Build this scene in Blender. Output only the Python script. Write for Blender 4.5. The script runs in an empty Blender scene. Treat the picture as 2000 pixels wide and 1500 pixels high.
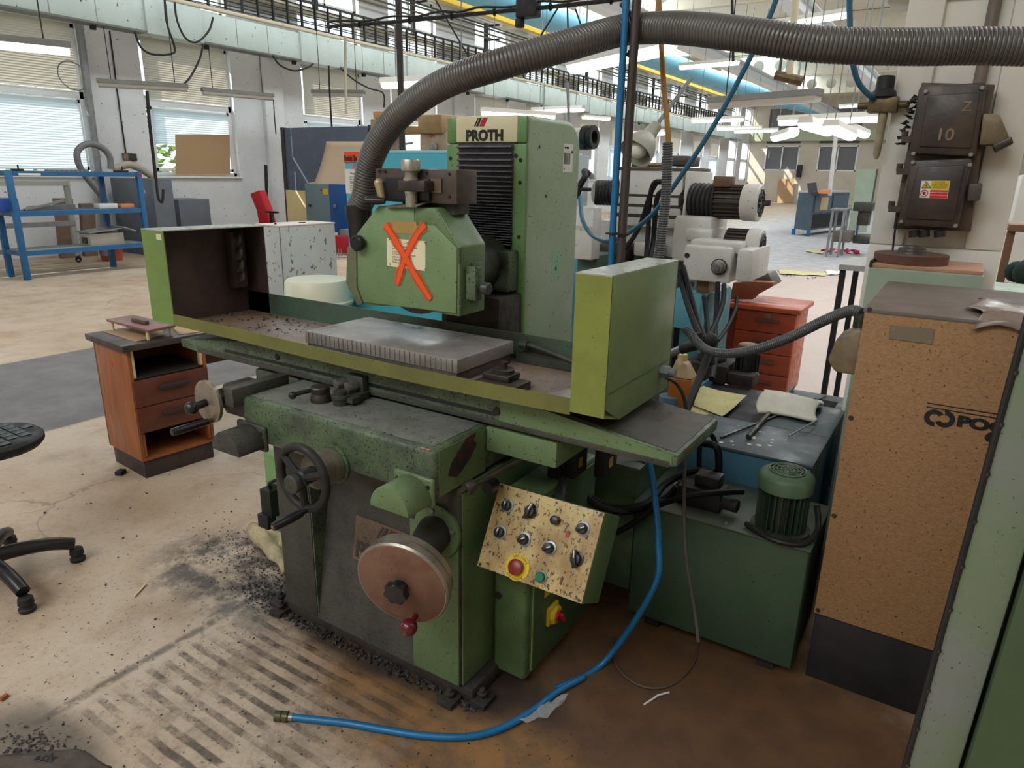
import bpy, bmesh, math, random
from mathutils import Vector, Matrix
random.seed(7)
C = bpy.context.scene.collection
S = bpy.context.scene
# ---------------------------------------------------------------- camera
CAM = Vector((0.0, 0.0, 1.68)); FPX = 1348.2
YAW, PITCH, ROLL = -0.567358, 0.295119, 0.0192712
FW = Vector((math.sin(YAW)*math.cos(PITCH), math.cos(YAW)*math.cos(PITCH), -math.sin(PITCH)))
_r = Vector((math.cos(YAW), -math.sin(YAW), 0)); _u = _r.cross(FW)
RT = _r*math.cos(ROLL) + _u*math.sin(ROLL); UP = -_r*math.sin(ROLL) + _u*math.cos(ROLL)
cd = bpy.data.cameras.new('camera'); cam = bpy.data.objects.new('camera', cd); C.objects.link(cam)
cd.sensor_fit = 'HORIZONTAL'; cd.sensor_width = 36.0; cd.lens = 36.0*FPX/2000.0; cd.clip_end = 300; cd.clip_start = 0.05
Mx = Matrix((RT, UP, -FW)).transposed().to_4x4(); Mx.translation = CAM
cam.matrix_world = Mx; S.camera = cam
# ---------------------------------------------------------------- world, sun, daylight, exposure
W = bpy.data.worlds.new('world'); S.world = W; W.use_nodes = True
_b = W.node_tree.nodes['Background']; _b.inputs[0].default_value = (0.80, 0.90, 1.0, 1); _b.inputs[1].default_value = 2.4
def sun(d, e, col, ang):
    l = bpy.data.lights.new('sun', 'SUN'); l.energy = e; l.color = col; l.angle = ang
    o = bpy.data.objects.new('sun', l); C.objects.link(o)
    o.rotation_euler = Vector(d).to_track_quat('-Z', 'Y').to_euler(); return o
sun((0.50, 0.62, -0.62), 7.0, (1.0, 0.95, 0.86), 0.01)
def skylight(x0, x1, y0, y1, z, e, col=(0.86, 0.94, 1.0)):
    l = bpy.data.lights.new('skylight', 'AREA'); l.shape = 'RECTANGLE'; l.size = x1-x0; l.size_y = y1-y0
    l.energy = e; l.color = col
    o = bpy.data.objects.new('skylight', l); C.objects.link(o); o.location = ((x0+x1)/2, (y0+y1)/2, z)
SKZ = 7.2
skylight(-11.2, -8.4, 2, 50, SKZ-0.05, 2600)
skylight(-1.2, 2.4, 4.4, 50, SKZ-0.05, 1750)
skylight(-7.5, 1.5, -6.9, -3.4, SKZ-0.05, 720)  # unseen, added behind the camera to brighten the front faces
skylight(3.4, 7.4, 1.0, 14.0, SKZ-0.05, 400)  # unseen, added at the right to brighten the right-facing sides
S.view_settings.view_transform = 'Standard'; S.view_settings.look = 'None'
S.view_settings.exposure = 0.0; S.view_settings.gamma = 1.0; S.view_settings.use_curve_mapping = False
S.cycles.use_denoising = True
S.cycles.max_bounces = 8; S.cycles.diffuse_bounces = 5; S.cycles.glossy_bounces = 3
S.cycles.transmission_bounces = 6; S.cycles.transparent_max_bounces = 8
S.cycles.sample_clamp_indirect = 6.0; S.cycles.caustics_reflective = False; S.cycles.caustics_refractive = False
# ---------------------------------------------------------------- projection helpers: a pixel of the 2000x1500 photo onto a world plane
def ray(px, py): return FW + RT*((px-1000)/FPX) - UP*((py-750)/FPX)
def on(px, py, ax, v):
    d = ray(px, py); return CAM + d*((v-CAM[ax])/d[ax])
def PX(px, py, x): return on(px, py, 0, x)
def PY(px, py, y): return on(px, py, 1, y)
def PZ(px, py, z): return on(px, py, 2, z)
# ---------------------------------------------------------------- mesh builder
def spline(pts, per=6):
    P = [Vector(p) for p in pts]; out = []
    n = len(P)
    for i in range(n-1):
        p0 = P[max(i-1, 0)]; p1 = P[i]; p2 = P[i+1]; p3 = P[min(i+2, n-1)]
        for k in range(per):
            t = k/per
            out.append(0.5*((2*p1)+(-p0+p2)*t+(2*p0-5*p1+4*p2-p3)*t*t+(-p0+3*p1-3*p2+p3)*t*t*t))
    out.append(P[-1]); return out
def resample(pts, step):
    out = [pts[0].copy()]; acc = 0.0
    for a, b in zip(pts, pts[1:]):
        L = (b-a).length
        if L < 1e-9: continue
        t = step-acc
        while t <= L:
            out.append(a.lerp(b, t/L)); t += step
        acc = (acc+L) % step
    return out
class MB:
    def __init__(s): s.bm = bmesh.new(); s.mi = 0
    def face(s, vs):
        try:
            f = s.bm.faces.new(vs); f.material_index = s.mi; return f
        except ValueError: return None
    def poly(s, pts): 
        s.face([s.bm.verts.new(p) for p in pts]); return s
    def prism(s, pts, vec):
        vec = Vector(vec); a = [s.bm.verts.new(p) for p in pts]; b = [s.bm.verts.new(Vector(p)+vec) for p in pts]
        n = len(a); s.face(a); s.face(b[::-1])
        for i in range(n): s.face([a[i], b[i], b[(i+1) % n], a[(i+1) % n]])
        return s
    def box(s, x0, x1, y0, y1, z0, z1):
        return s.prism([(x0, y0, z0), (x1, y0, z0), (x1, y1, z0), (x0, y1, z0)], (0, 0, z1-z0))
    def obox(s, c, sz, R=None):
        R = R or Matrix.Identity(3); c = Vector(c); hx, hy, hz = sz[0]/2, sz[1]/2, sz[2]/2
        return s.prism([c+R@Vector(p) for p in ((-hx, -hy, -hz), (hx, -hy, -hz), (hx, hy, -hz), (-hx, hy, -hz))], R@Vector((0, 0, sz[2])))
    def hexa(s, b, t):
        B = [s.bm.verts.new(p) for p in b]; T = [s.bm.verts.new(p) for p in t]
        s.face(B[::-1]); s.face(T)
        for i in range(len(B)): s.face([B[i], B[(i+1) % len(B)], T[(i+1) % len(B)], T[i]])
        return s
    def lathe(s, p, d, prof, n=20, a0=0.0, a1=None):
        p = Vector(p); d = Vector(d).normalized()
        u = d.orthogonal().normalized(); v = d.cross(u)
        if abs(d.z) < 0.9: v = (Vector((0, 0, 1))-d*d.z).normalized(); u = v.cross(d)
        full = a1 is None; m = n if full else n+1; rings = []
        for (h, r) in prof:
            if r < 1e-6: rings.append([s.bm.verts.new(p+d*h)]); continue
            rg = []
            for k in range(m):
                a = 2*math.pi*k/n if full else a0+(a1-a0)*k/n
                rg.append(s.bm.verts.new(p+d*h+u*(r*math.cos(a))+v*(r*math.sin(a))))
            rings.append(rg)
        for A, B in zip(rings, rings[1:]):
            for k in range(m if full else m-1):
                j = (k+1) % m
                if len(A) == 1 and len(B) > 1: s.face([A[0], B[j], B[k]])
                elif len(B) == 1 and len(A) > 1: s.face([A[k], A[j], B[0]])
                elif len(A) > 1: s.face([A[k], A[j], B[j], B[k]])
        if full:
            if len(rings[0]) > 2: s.face(rings[0][::-1])
            if len(rings[-1]) > 2: s.face(rings[-1])
        return s
    def cyl(s, a, b, r, r2=None, n=18):
        a = Vector(a); b = Vector(b); L = (b-a).length
        return s.lathe(a, b-a, [(0, r), (L, r if r2 is None else r2)], n)
    def ball(s, c, r, n=14, k=8):
        return s.lathe(Vector(c)-Vector((0, 0, r)), (0, 0, 1), [(r-r*math.cos(math.pi*i/k), r*math.sin(math.pi*i/k) if 0 < i < k else 0) for i in range(k+1)], n)
    def tube(s, pts, r, n=8, rf=None, cap=True):
        pts = [Vector(p) for p in pts]; N = len(pts); prev = None; rings = []
        for i, p in enumerate(pts):
            t = (pts[min(i+1, N-1)]-pts[max(i-1, 0)]).normalized()
            if prev is None: u = t.orthogonal().normalized()
            else:
                u = prev-t*prev.dot(t)
                u = u.normalized() if u.length > 1e-6 else t.orthogonal().normalized()
            prev = u; v = t.cross(u); rr = rf(i) if rf else r
            rings.append([s.bm.verts.new(p+u*(rr*math.cos(2*math.pi*k/n))+v*(rr*math.sin(2*math.pi*k/n))) for k in range(n)])
        for A, B in zip(rings, rings[1:]):
            for k in range(n): s.face([A[k], A[(k+1) % n], B[(k+1) % n], B[k]])
        if cap: s.face(rings[0][::-1]); s.face(rings[-1])
        return s
    def seamed(s, path, r, pitch, depth=0.06, n=20):
        pts = resample(path, pitch/6)
        return s.tube(pts, r, n, rf=lambda i: r*(1-depth) if i % 6 == 0 else r*(1+.012*(1 if i % 6 == 3 else 0)))
    def ribbed(s, path, r, pitch, depth=0.12, n=16):
        pts = resample(path, pitch/4)
        return s.tube(pts, r, n, rf=lambda i: r*(1-depth) if i % 4 == 0 else r*(1 - (0.0 if i % 4 == 2 else depth*0.25)))
    def ring(s, c, d, R, r, n=28, k=8):
        c = Vector(c); d = Vector(d).normalized(); u = d.orthogonal().normalized(); v = d.cross(u)
        G = []
        for i in range(n):
            a = 2*math.pi*i/n; e = u*math.cos(a)+v*math.sin(a)
            G.append([s.bm.verts.new(c+e*(R+r*math.cos(2*math.pi*j/k))+d*(r*math.sin(2*math.pi*j/k))) for j in range(k)])
        for i in range(n):
            A, B = G[i], G[(i+1) % n]
            for j in range(k): s.face([A[j], B[j], B[(j+1) % k], A[(j+1) % k]])
        return s
    def sheet(s, P, nu, nv, fn):
        g = [[s.bm.verts.new(fn(i/nu, j/nv)) for j in range(nv+1)] for i in range(nu+1)]
        for i in range(nu):
            for j in range(nv): s.face([g[i][j], g[i+1][j], g[i+1][j+1], g[i][j+1]])
        return s
    def clump(s, c, r):
        c = Vector(c); q = [Vector((random.uniform(-1, 1), random.uniform(-1, 1), random.uniform(-.3, .8)))*r for _ in range(6)]
        vs = [s.bm.verts.new(c+p) for p in q]
        try: bmesh.ops.convex_hull(s.bm, input=vs)
        except Exception: pass
        return s
    def done(s, name, m, parent=None, bev=0.0, seg=2, ang=38, fix=True):
        bm = s.bm
        if fix: bmesh.ops.recalc_face_normals(bm, faces=bm.faces)
        if bev > 0:
            es = [e for e in bm.edges if len(e.link_faces) == 2 and e.calc_face_angle(0) > 0.6]
            bmesh.ops.bevel(bm, geom=es, offset=bev, segments=seg, profile=0.5, affect='EDGES', clamp_overlap=True)
        if parent is not None:
            L = wl(parent); bmesh.ops.translate(bm, verts=bm.verts, vec=-L)
        me = bpy.data.meshes.new(name); bm.to_mesh(me); bm.free()
        for mm in (m if isinstance(m, (list, tuple)) else [m]): me.materials.append(mm)
        me.polygons.foreach_set('use_smooth', [True]*len(me.polygons)); me.set_sharp_from_angle(angle=math.radians(ang))
        o = bpy.data.objects.new(name, me); C.objects.link(o)
        if parent is not None: o.parent = parent
        return o
def wl(o):
    v = Vector((0, 0, 0))
    while o is not None: v = v+o.location; o = o.parent
    return v
def thing(name, label, cat, loc=(0, 0, 0), group=None):
    o = bpy.data.objects.new(name, None); C.objects.link(o); o.location = loc; o.empty_display_size = 0.1
    return tag(o, label, cat, group)
def tag(o, label, cat, group=None):
    o['label'] = label; o['category'] = cat
    if group: o['group'] = group
    return o
def struct(o): o['kind'] = 'structure'; return o
def stuff(o): o['kind'] = 'stuff'; return o
def copy_tree(o, parent=None):
    c = o.copy(); C.objects.link(c)
    if parent is not None: c.parent = parent
    for ch in list(o.children): copy_tree(ch, c)
    return c
def text(name, s, size, p, xd, yd, m, parent, ext=0.001, bold=0.0, align='LEFT', sx=1.0):
    cu = bpy.data.curves.new(name, 'FONT'); cu.body = s; cu.size = size; cu.extrude = ext; cu.offset = bold; cu.align_x = align; cu.resolution_u = 3
    t = bpy.data.objects.new(name+'_curve', cu); C.objects.link(t)
    dg = bpy.context.evaluated_depsgraph_get(); me = bpy.data.meshes.new_from_object(t.evaluated_get(dg))
    bpy.data.objects.remove(t); bpy.data.curves.remove(cu); me.name = name
    xd = Vector(xd).normalized(); yd = (Vector(yd)-xd*Vector(yd).dot(xd)).normalized(); zd = xd.cross(yd)
    R = Matrix((xd*sx, yd, zd)).transposed().to_4x4(); R.translation = Vector(p)-(wl(parent) if parent else Vector((0, 0, 0)))
    me.transform(R); me.materials.clear(); me.materials.append(m)
    o = bpy.data.objects.new(name, me); C.objects.link(o)
    if parent: o.parent = parent
    return o
# ---------------------------------------------------------------- materials
def lin(c):
    return tuple(((v/255)/12.92 if v/255 <= 0.04045 else ((v/255+0.055)/1.055)**2.4) for v in c)+(1.0,)
def nodes(name):
    m = bpy.data.materials.new(name); m.use_nodes = True; nt = m.node_tree
    return m, nt, nt.nodes['Principled BSDF']
def N(nt, t, **k):
    n = nt.nodes.new(t)
    for a, v in k.items(): setattr(n, a, v)
    return n
def noise(nt, vec, scale, detail=4, rough=0.55, dist=0.0):
    n = N(nt, 'ShaderNodeTexNoise'); n.inputs['Scale'].default_value = scale; n.inputs['Detail'].default_value = detail
    n.inputs['Roughness'].default_value = rough; n.inputs['Distortion'].default_value = dist
    nt.links.new(vec, n.inputs['Vector']); return n.outputs['Fac']
def rng(nt, v, a, b, c=0.0, d=1.0):
    n = N(nt, 'ShaderNodeMapRange', interpolation_type='SMOOTHSTEP'); nt.links.new(v, n.inputs[0])
    for i, x in enumerate((a, b, c, d)): n.inputs[i+1].default_value = x
    return n.outputs[0]
def mth(nt, op, a, b=None):
    n = N(nt, 'ShaderNodeMath', operation=op)
    for i, x in enumerate((a, b)):
        if x is None: continue
        if isinstance(x, (int, float)): n.inputs[i].default_value = x
        else: nt.links.new(x, n.inputs[i])
    return n.outputs[0]
def mix(nt, f, a, b):
    n = N(nt, 'ShaderNodeMix', data_type='RGBA')
    if isinstance(f, (int, float)): n.inputs[0].default_value = f
    else: nt.links.new(f, n.inputs[0])
    for i, x in ((6, a), (7, b)):
        if isinstance(x, tuple): n.inputs[i].default_value = x
        else: nt.links.new(x, n.inputs[i])
    return n.outputs[2]
def pos(nt, world=True):
    if world: return N(nt, 'ShaderNodeNewGeometry').outputs['Position']
    return N(nt, 'ShaderNodeTexCoord').outputs['Object']
def M(name, col, rough=0.5, metal=0.0, dirt=0.0, dcol=(40, 36, 32), ds=6.0, speck=0.0, ss=70.0, bump=0.0, bs=90.0, stretch=None, spec=0.5, chip=0.0, ccol=(90, 84, 60), cs=14.0):
    m, nt, b = nodes(name); v = pos(nt, False); c = lin(col)
    if stretch:
        mp = N(nt, 'ShaderNodeMapping'); mp.inputs['Scale'].default_value = stretch; nt.links.new(v, mp.inputs['Vector']); v = mp.outputs[0]
    out = c
    if dirt > 0:
        f = mth(nt, 'MULTIPLY', rng(nt, noise(nt, v, ds, 7, 0.62), 0.36, 0.66), dirt); out = mix(nt, f, out, lin(dcol))
    if chip > 0:
        f = rng(nt, noise(nt, v, cs, 5, 0.6), 0.66-chip*0.25, 0.69-chip*0.25); out = mix(nt, f, out, lin(ccol))
    if speck > 0:
        f = mth(nt, 'MULTIPLY', rng(nt, noise(nt, v, ss*1.9, 3, 0.6), 0.685-speck*0.16, 0.715-speck*0.16), 0.88); out = mix(nt, f, out, lin((26, 24, 22)))
    if isinstance(out, tuple): b.inputs['Base Color'].default_value = out
    else: nt.links.new(out, b.inputs['Base Color'])
    b.inputs['Roughness'].default_value = rough; b.inputs['Metallic'].default_value = metal; b.inputs['Specular IOR Level'].default_value = spec
    if dirt > 0:
        nt.links.new(rng(nt, noise(nt, v, ds*1.7, 5), 0.3, 0.7, max(rough-0.12, 0.05), min(rough+0.18, 1)), b.inputs['Roughness'])
    if bump > 0:
        bp = N(nt, 'ShaderNodeBump'); bp.inputs['Strength'].default_value = bump; bp.inputs['Distance'].default_value = 0.004
        nt.links.new(noise(nt, v, bs, 4, 0.65), bp.inputs['Height']); nt.links.new(bp.outputs[0], b.inputs['Normal'])
    return m
def EM(name, col, e):
    m, nt, b = nodes(name); b.inputs['Base Color'].default_value = lin(col); b.inputs['Emission Color'].default_value = lin(col); b.inputs['Emission Strength'].default_value = e
    return m
GRN = (100, 124, 84)
green = M('green_paint', GRN, 0.42, dirt=0.45, dcol=(84, 92, 66), ds=5, speck=0.25, ss=60, bump=0.08)
green_pale = M('green_paint_pale', (158, 174, 148), 0.38, dirt=0.4, dcol=(132, 152, 122), ds=4, speck=0.12, ss=45)  # column shell, paler than its front strips
green_front = M('green_paint_column_front', (104, 140, 84), 0.4, dirt=0.3, dcol=(84, 110, 64), ds=5, speck=0.12, ss=45)
lime = M('green_yellow_reflection', (128, 138, 62), 0.4, dirt=0.4, dcol=(104, 110, 50), ds=6, speck=0.14, ss=70)  # yellowish reflection on apron and guard edges mixed into the green
olive = M('olive_green_sheet', (112, 132, 86), 0.4, dirt=0.4, dcol=(94, 108, 74), ds=3, speck=0.08, ss=60)
guard_top = M('guard_top_sky_lit', (168, 172, 160), 0.35, dirt=0.4, dcol=(132, 138, 124), ds=6, speck=0.06)  # sky light falling on the guard tops put into the colour
grimy = M('grimy_green_paint', (86, 104, 76), 0.42, dirt=0.8, dcol=(58, 62, 56), ds=7, speck=0.62, ss=55, bump=0.35, bs=70)
filthy = M('filthy_green_paint', (68, 68, 60), 0.55, dirt=0.8, dcol=(52, 50, 46), ds=9, speck=0.45, ss=70, bump=0.6, bs=60)
black_muck = M('black_swarf_crust', (40, 36, 34), 0.75, dirt=0.7, dcol=(62, 52, 44), ds=14, bump=1.0, bs=60)
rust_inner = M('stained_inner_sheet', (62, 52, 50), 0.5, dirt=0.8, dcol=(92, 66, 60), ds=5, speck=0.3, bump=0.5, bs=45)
tray_floor = M('stained_tray_floor', (134, 120, 114), 0.4, dirt=0.75, dcol=(124, 92, 44), ds=3.2, speck=0.3, ss=40, bump=0.3)
saddle_top = M('saddle_top_sheen', (124, 126, 118), 0.3, dirt=0.55, dcol=(90, 88, 86), ds=5, speck=0.4, ss=60, bump=0.15)  # grey sheen on the saddle top put into its colour
steel = M('ground_steel', (150, 146, 142), 0.32, 0.75, dirt=0.4, dcol=(92, 88, 86), ds=9, speck=0.05)
chuckm = M('magnetic_chuck_steel', (164, 158, 154), 0.36, 0.35, dirt=0.6, dcol=(128, 120, 116), ds=5, speck=0.05)
chuckside = M('magnetic_chuck_side', (96, 90, 86), 0.5, 0.3, dirt=0.6, dcol=(62, 58, 56), ds=14, speck=0.25)
darksteel = M('dark_oiled_steel', (74, 68, 62), 0.42, 0.5, dirt=0.6, dcol=(44, 40, 38), ds=10)
castdark = M('oily_dark_casting', (64, 66, 58), 0.45, 0.1, dirt=0.7, dcol=(44, 42, 40), ds=10, speck=0.4, bump=0.3)
blackp = M('black_plastic', (26, 26, 28), 0.32)
blackrub = M('black_rubber', (20, 20, 21), 0.6, dirt=0.3, dcol=(40, 37, 35), ds=12)
blackhose = M('black_hose_rubber', (13, 13, 14), 0.6, spec=0.25)
blackpaint = M('black_paint', (24, 23, 26), 0.55, dirt=0.4, dcol=(44, 40, 40), ds=6)
signm = M('cream_sign', (214, 204, 168), 0.4, dirt=0.25, dcol=(196, 182, 140), ds=10)
signdirty = M('grimy_cream_sign', (112, 92, 74), 0.5, dirt=0.7, dcol=(70, 60, 52), ds=10, speck=0.5)
inkblack = M('sign_black', (28, 28, 30), 0.4)
inkred = M('sign_red', (176, 32, 48), 0.4)
inkgrey = M('faded_print', (92, 88, 80), 0.6)
inkdred = M('grimy_red', (96, 36, 34), 0.5)
bellm = M('black_bellows', (92, 90, 96), 0.28, dirt=0.3, dcol=(44, 42, 44), ds=8)
whitep = M('white_paint', (222, 220, 214), 0.5, dirt=0.3, dcol=(196, 190, 180), ds=4)
paper = M('white_paper', (226, 224, 216), 0.7)
dirtypaper = M('yellowed_oily_paper', (206, 196, 142), 0.8, dirt=0.4, dcol=(184, 168, 108), ds=8, speck=0.18, ss=60)
orange_spray = M('orange_spray', (238, 84, 28), 0.6)
redknob = M('dark_red_ball', (92, 22, 32), 0.2)
rustdisc = M('rusty_wheel_face', (124, 92, 76), 0.5, 0.2, dirt=0.7, dcol=(98, 66, 50), ds=9, speck=0.05)
creamgrime = M('scratched_cream_panel', (190, 166, 112), 0.42, dirt=0.75, dcol=(132, 96, 52), ds=10, speck=0.62, ss=60, stretch=(1, 1, 0.55))
yellowp = M('yellow_plastic', (214, 180, 30), 0.4)
redp = M('red_plastic', (168, 30, 36), 0.35)
estop = M('dull_red_button', (128, 42, 34), 0.35)
greenbtn = M('green_button', (16, 104, 78), 0.25)
teal = M('sky_blue_sheet', (74, 172, 196), 0.45, dirt=0.15, dcol=(60, 150, 176), ds=2)
tealdark = M('teal_machine_paint', (66, 122, 130), 0.45, dirt=0.4, dcol=(52, 96, 104), ds=6)
bluetank = M('blue_grey_tank_lid', (78, 90, 96), 0.38, dirt=0.6, dcol=(58, 66, 72), ds=5, speck=0.12)
bluetankside = M('blue_tank_side', (74, 122, 146), 0.45, dirt=0.4, dcol=(60, 94, 112), ds=5)
bluerack = M('blue_rack_paint', (28, 96, 146), 0.42, dirt=0.35, dcol=(24, 72, 122), ds=5)
bluehose = M('blue_air_hose', (20, 106, 158), 0.35, dirt=0.4, dcol=(22, 88, 134), ds=6)
tealhose = M('teal_air_hose', (40, 96, 124), 0.4)
hosem = M('ribbed_grey_hose', (102, 100, 97), 0.34, 0.4, dirt=0.6, dcol=(82, 78, 74), ds=5)
conduit = M('grey_conduit', (92, 92, 94), 0.4, 0.2, dirt=0.4, dcol=(62, 60, 60), ds=10)
ochre = M('ochre_cable', (168, 124, 56), 0.5, dirt=0.4, dcol=(120, 86, 40), ds=12)
wood = M('brown_varnished_wood', (156, 92, 50), 0.4, dirt=0.6, dcol=(112, 58, 32), ds=4, stretch=(3, 3, 0.5))
woodred = M('red_brown_drawer_wood', (106, 56, 40), 0.4, dirt=0.6, dcol=(84, 44, 34), ds=4, stretch=(3, 0.5, 3))
woodorange = M('orange_varnished_wood', (186, 88, 48), 0.4, dirt=0.5, dcol=(148, 60, 34), ds=4, stretch=(0.5, 3, 3))
wooddark = M('dark_worn_worktop', (76, 66, 62), 0.5, dirt=0.6, dcol=(52, 46, 44), ds=6)
woodpale = M('pale_plywood', (226, 204, 152), 0.45, dirt=0.3, dcol=(208, 178, 118), ds=3, stretch=(4, 4, 0.5))
hardboard = M('brown_hardboard', (178, 146, 110), 0.8)
pinkboard = M('faded_board', (204, 178, 152), 0.75)
chipb = M('particle_board', (164, 124, 84), 0.65, dirt=0.5, dcol=(136, 98, 64), ds=70, speck=0.22, ss=60, bump=0.8, bs=130)
dusty = M('dusty_cabinet_top', (116, 102, 94), 0.7, dirt=0.6, dcol=(98, 84, 74), ds=6)
film = M('dirty_plastic_film', (140, 122, 112), 0.3, dirt=0.5, dcol=(128, 104, 90), ds=8)
castbeige = M('grimy_beige_casting', (136, 118, 88), 0.55, dirt=0.7, dcol=(84, 70, 52), ds=9)
alu = M('aluminium_plate', (128, 116, 100), 0.4, 0.3)
colpaint = M('cream_column_paint', (226, 222, 214), 0.55, dirt=0.35, dcol=(204, 196, 184), ds=3, bump=0.25, bs=12)
boxblack = M('black_cast_box', (46, 41, 40), 0.45, dirt=0.7, dcol=(84, 66, 50), ds=7, bump=0.15)
palegreen = M('pale_green_paint', (162, 178, 158), 0.5, dirt=0.35, dcol=(140, 154, 134), ds=4)
millwhite = M('cream_machine_paint', (206, 204, 200), 0.42, dirt=0.4, dcol=(180, 172, 158), ds=5, speck=0.06, ss=30)
chipgrey = M('chipped_grey_paint', (188, 192, 190), 0.5, dirt=0.2, dcol=(170, 172, 168), ds=4, chip=0.2, ccol=(116, 104, 66), cs=14)
pinktop = M('pinkish_lid', (206, 192, 184), 0.5)
creamlid = M('cream_plastic_lid', (226, 224, 200), 0.35)
drumgreen = M('pale_green_drum', (170, 184, 150), 0.5, dirt=0.4, dcol=(120, 136, 100), ds=5)
greycab = M('grey_cabinet', (98, 103, 112), 0.5, dirt=0.3, dcol=(84, 88, 96), ds=3)
greypart = M('blue_grey_board', (88, 96, 114), 0.5, dirt=0.4, dcol=(72, 78, 94), ds=2)
lockgrey = M('grey_green_locker', (106, 126, 132), 0.45, dirt=0.2, dcol=(92, 112, 118))
lockblue = M('deep_blue_locker', (10, 74, 138), 0.4)
redfab = M('red_upholstery', (176, 26, 34), 0.8)
walm = M('white_plaster', (222, 222, 224), 0.8, dirt=0.4, dcol=(200, 199, 200), ds=1.2, speck=0.03, ss=9)
walfar = M('cream_plaster', (206, 196, 180), 0.8, dirt=0.4, dcol=(176, 164, 146), ds=0.8)
ceilm = M('cream_ceiling', (226, 218, 200), 0.85, dirt=0.2, dcol=(206, 196, 176), ds=0.6)
beamm = M('pale_grey_green_steel', (190, 200, 194), 0.5, dirt=0.35, dcol=(166, 176, 168), ds=1.5, speck=0.03, ss=6)
beamcream = M('cream_steel', (214, 204, 178), 0.5, dirt=0.35, dcol=(190, 178, 148), ds=2)
blackrail = M('black_cable_ladder', (38, 34, 33), 0.6)
duct = M('light_blue_duct', (118, 182, 204), 0.5, dirt=0.2, dcol=(104, 164, 186), ds=1.5)
yellowrail = M('yellow_rail', (216, 176, 40), 0.5)
framew = M('white_window_frame', (226, 228, 228), 0.4)
lamphouse = M('grey_lamp_housing', (112, 110, 104), 0.5, dirt=0.3, dcol=(126, 122, 114), ds=4)
lampwhite = M('white_lamp_housing', (222, 218, 208), 0.5)
diffoff = M('unlit_diffuser', (186, 182, 172), 0.3)
diffon = EM('lit_diffuser', (246, 248, 255), 7.0)
tubeon = EM('lit_blue_white_tube', (206, 238, 250), 4.5)
galv = M('galvanised_steel', (142, 144, 146), 0.4, 0.5, dirt=0.4, dcol=(110, 110, 110), ds=8)
cloth = M('white_knit_rag', (222, 218, 204), 0.9, dirt=0.3, dcol=(190, 182, 164), ds=10, bump=0.9, bs=120)
felt = M('oily_cream_felt', (176, 162, 128), 0.9, dirt=0.6, dcol=(120, 104, 76), ds=10, speck=0.3)
oilm = M('amber_oil', (168, 98, 40), 0.25)
brass = M('brass', (112, 96, 66), 0.4, 0.5, dirt=0.6, dcol=(70, 60, 46), ds=20)
pinkrag = M('magenta_rag', (206, 44, 104), 0.8)
bluebin = M('blue_plastic_bin', (52, 84, 168), 0.4)
orangebox = M('orange_card', (224, 146, 92), 0.7)
terra = M('terracotta_pot', (168, 86, 62), 0.7)
signorange = M('orange_sign', (226, 84, 36), 0.6)
swarf = M('black_swarf', (38, 35, 34), 0.6, dirt=0.5, dcol=(70, 64, 58), ds=40)
def glassmat():
    m, nt, b = nodes('clear_film'); b.inputs['Base Color'].default_value = (0.9, 0.92, 0.94, 1); b.inputs['Roughness'].default_value = 0.12
    b.inputs['Alpha'].default_value = 0.28; return m
clear = glassmat()
def winglass():
    m, nt, b = nodes('window_glass'); out = nt.nodes['Material Output']
    t = N(nt, 'ShaderNodeBsdfTransparent'); t.inputs[0].default_value = (0.93, 0.96, 0.97, 1); g = N(nt, 'ShaderNodeBsdfGlossy'); g.inputs['Roughness'].default_value = 0.03
    x = N(nt, 'ShaderNodeMixShader'); x.inputs[0].default_value = 0.07; nt.links.new(t.outputs[0], x.inputs[1]); nt.links.new(g.outputs[0], x.inputs[2]); nt.links.new(x.outputs[0], out.inputs[0]); return m
wglass = winglass()
def blindmat(name, col, tr):
    m, nt, b = nodes(name); out = nt.nodes['Material Output']
    d = N(nt, 'ShaderNodeBsdfDiffuse'); d.inputs[0].default_value = lin(col); t = N(nt, 'ShaderNodeBsdfTranslucent'); t.inputs[0].default_value = lin(col)
    x = N(nt, 'ShaderNodeMixShader'); x.inputs[0].default_value = tr; nt.links.new(d.outputs[0], x.inputs[1]); nt.links.new(t.outputs[0], x.inputs[2]); nt.links.new(x.outputs[0], out.inputs[0]); return m
blindcream = blindmat('cream_blind', (196, 190, 176), 0.3)
blindpale = blindmat('pale_blue_blind', (214, 226, 230), 0.55)
blinddark = M('grey_blind', (118, 118, 120), 0.6)
farpane = M('dim_far_pane', (112, 112, 116), 0.15)
spraysoft = M('orange_overspray', (232, 96, 40), 0.7)
spraysoft.node_tree.nodes['Principled BSDF'].inputs['Alpha'].default_value = 0.28
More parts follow.
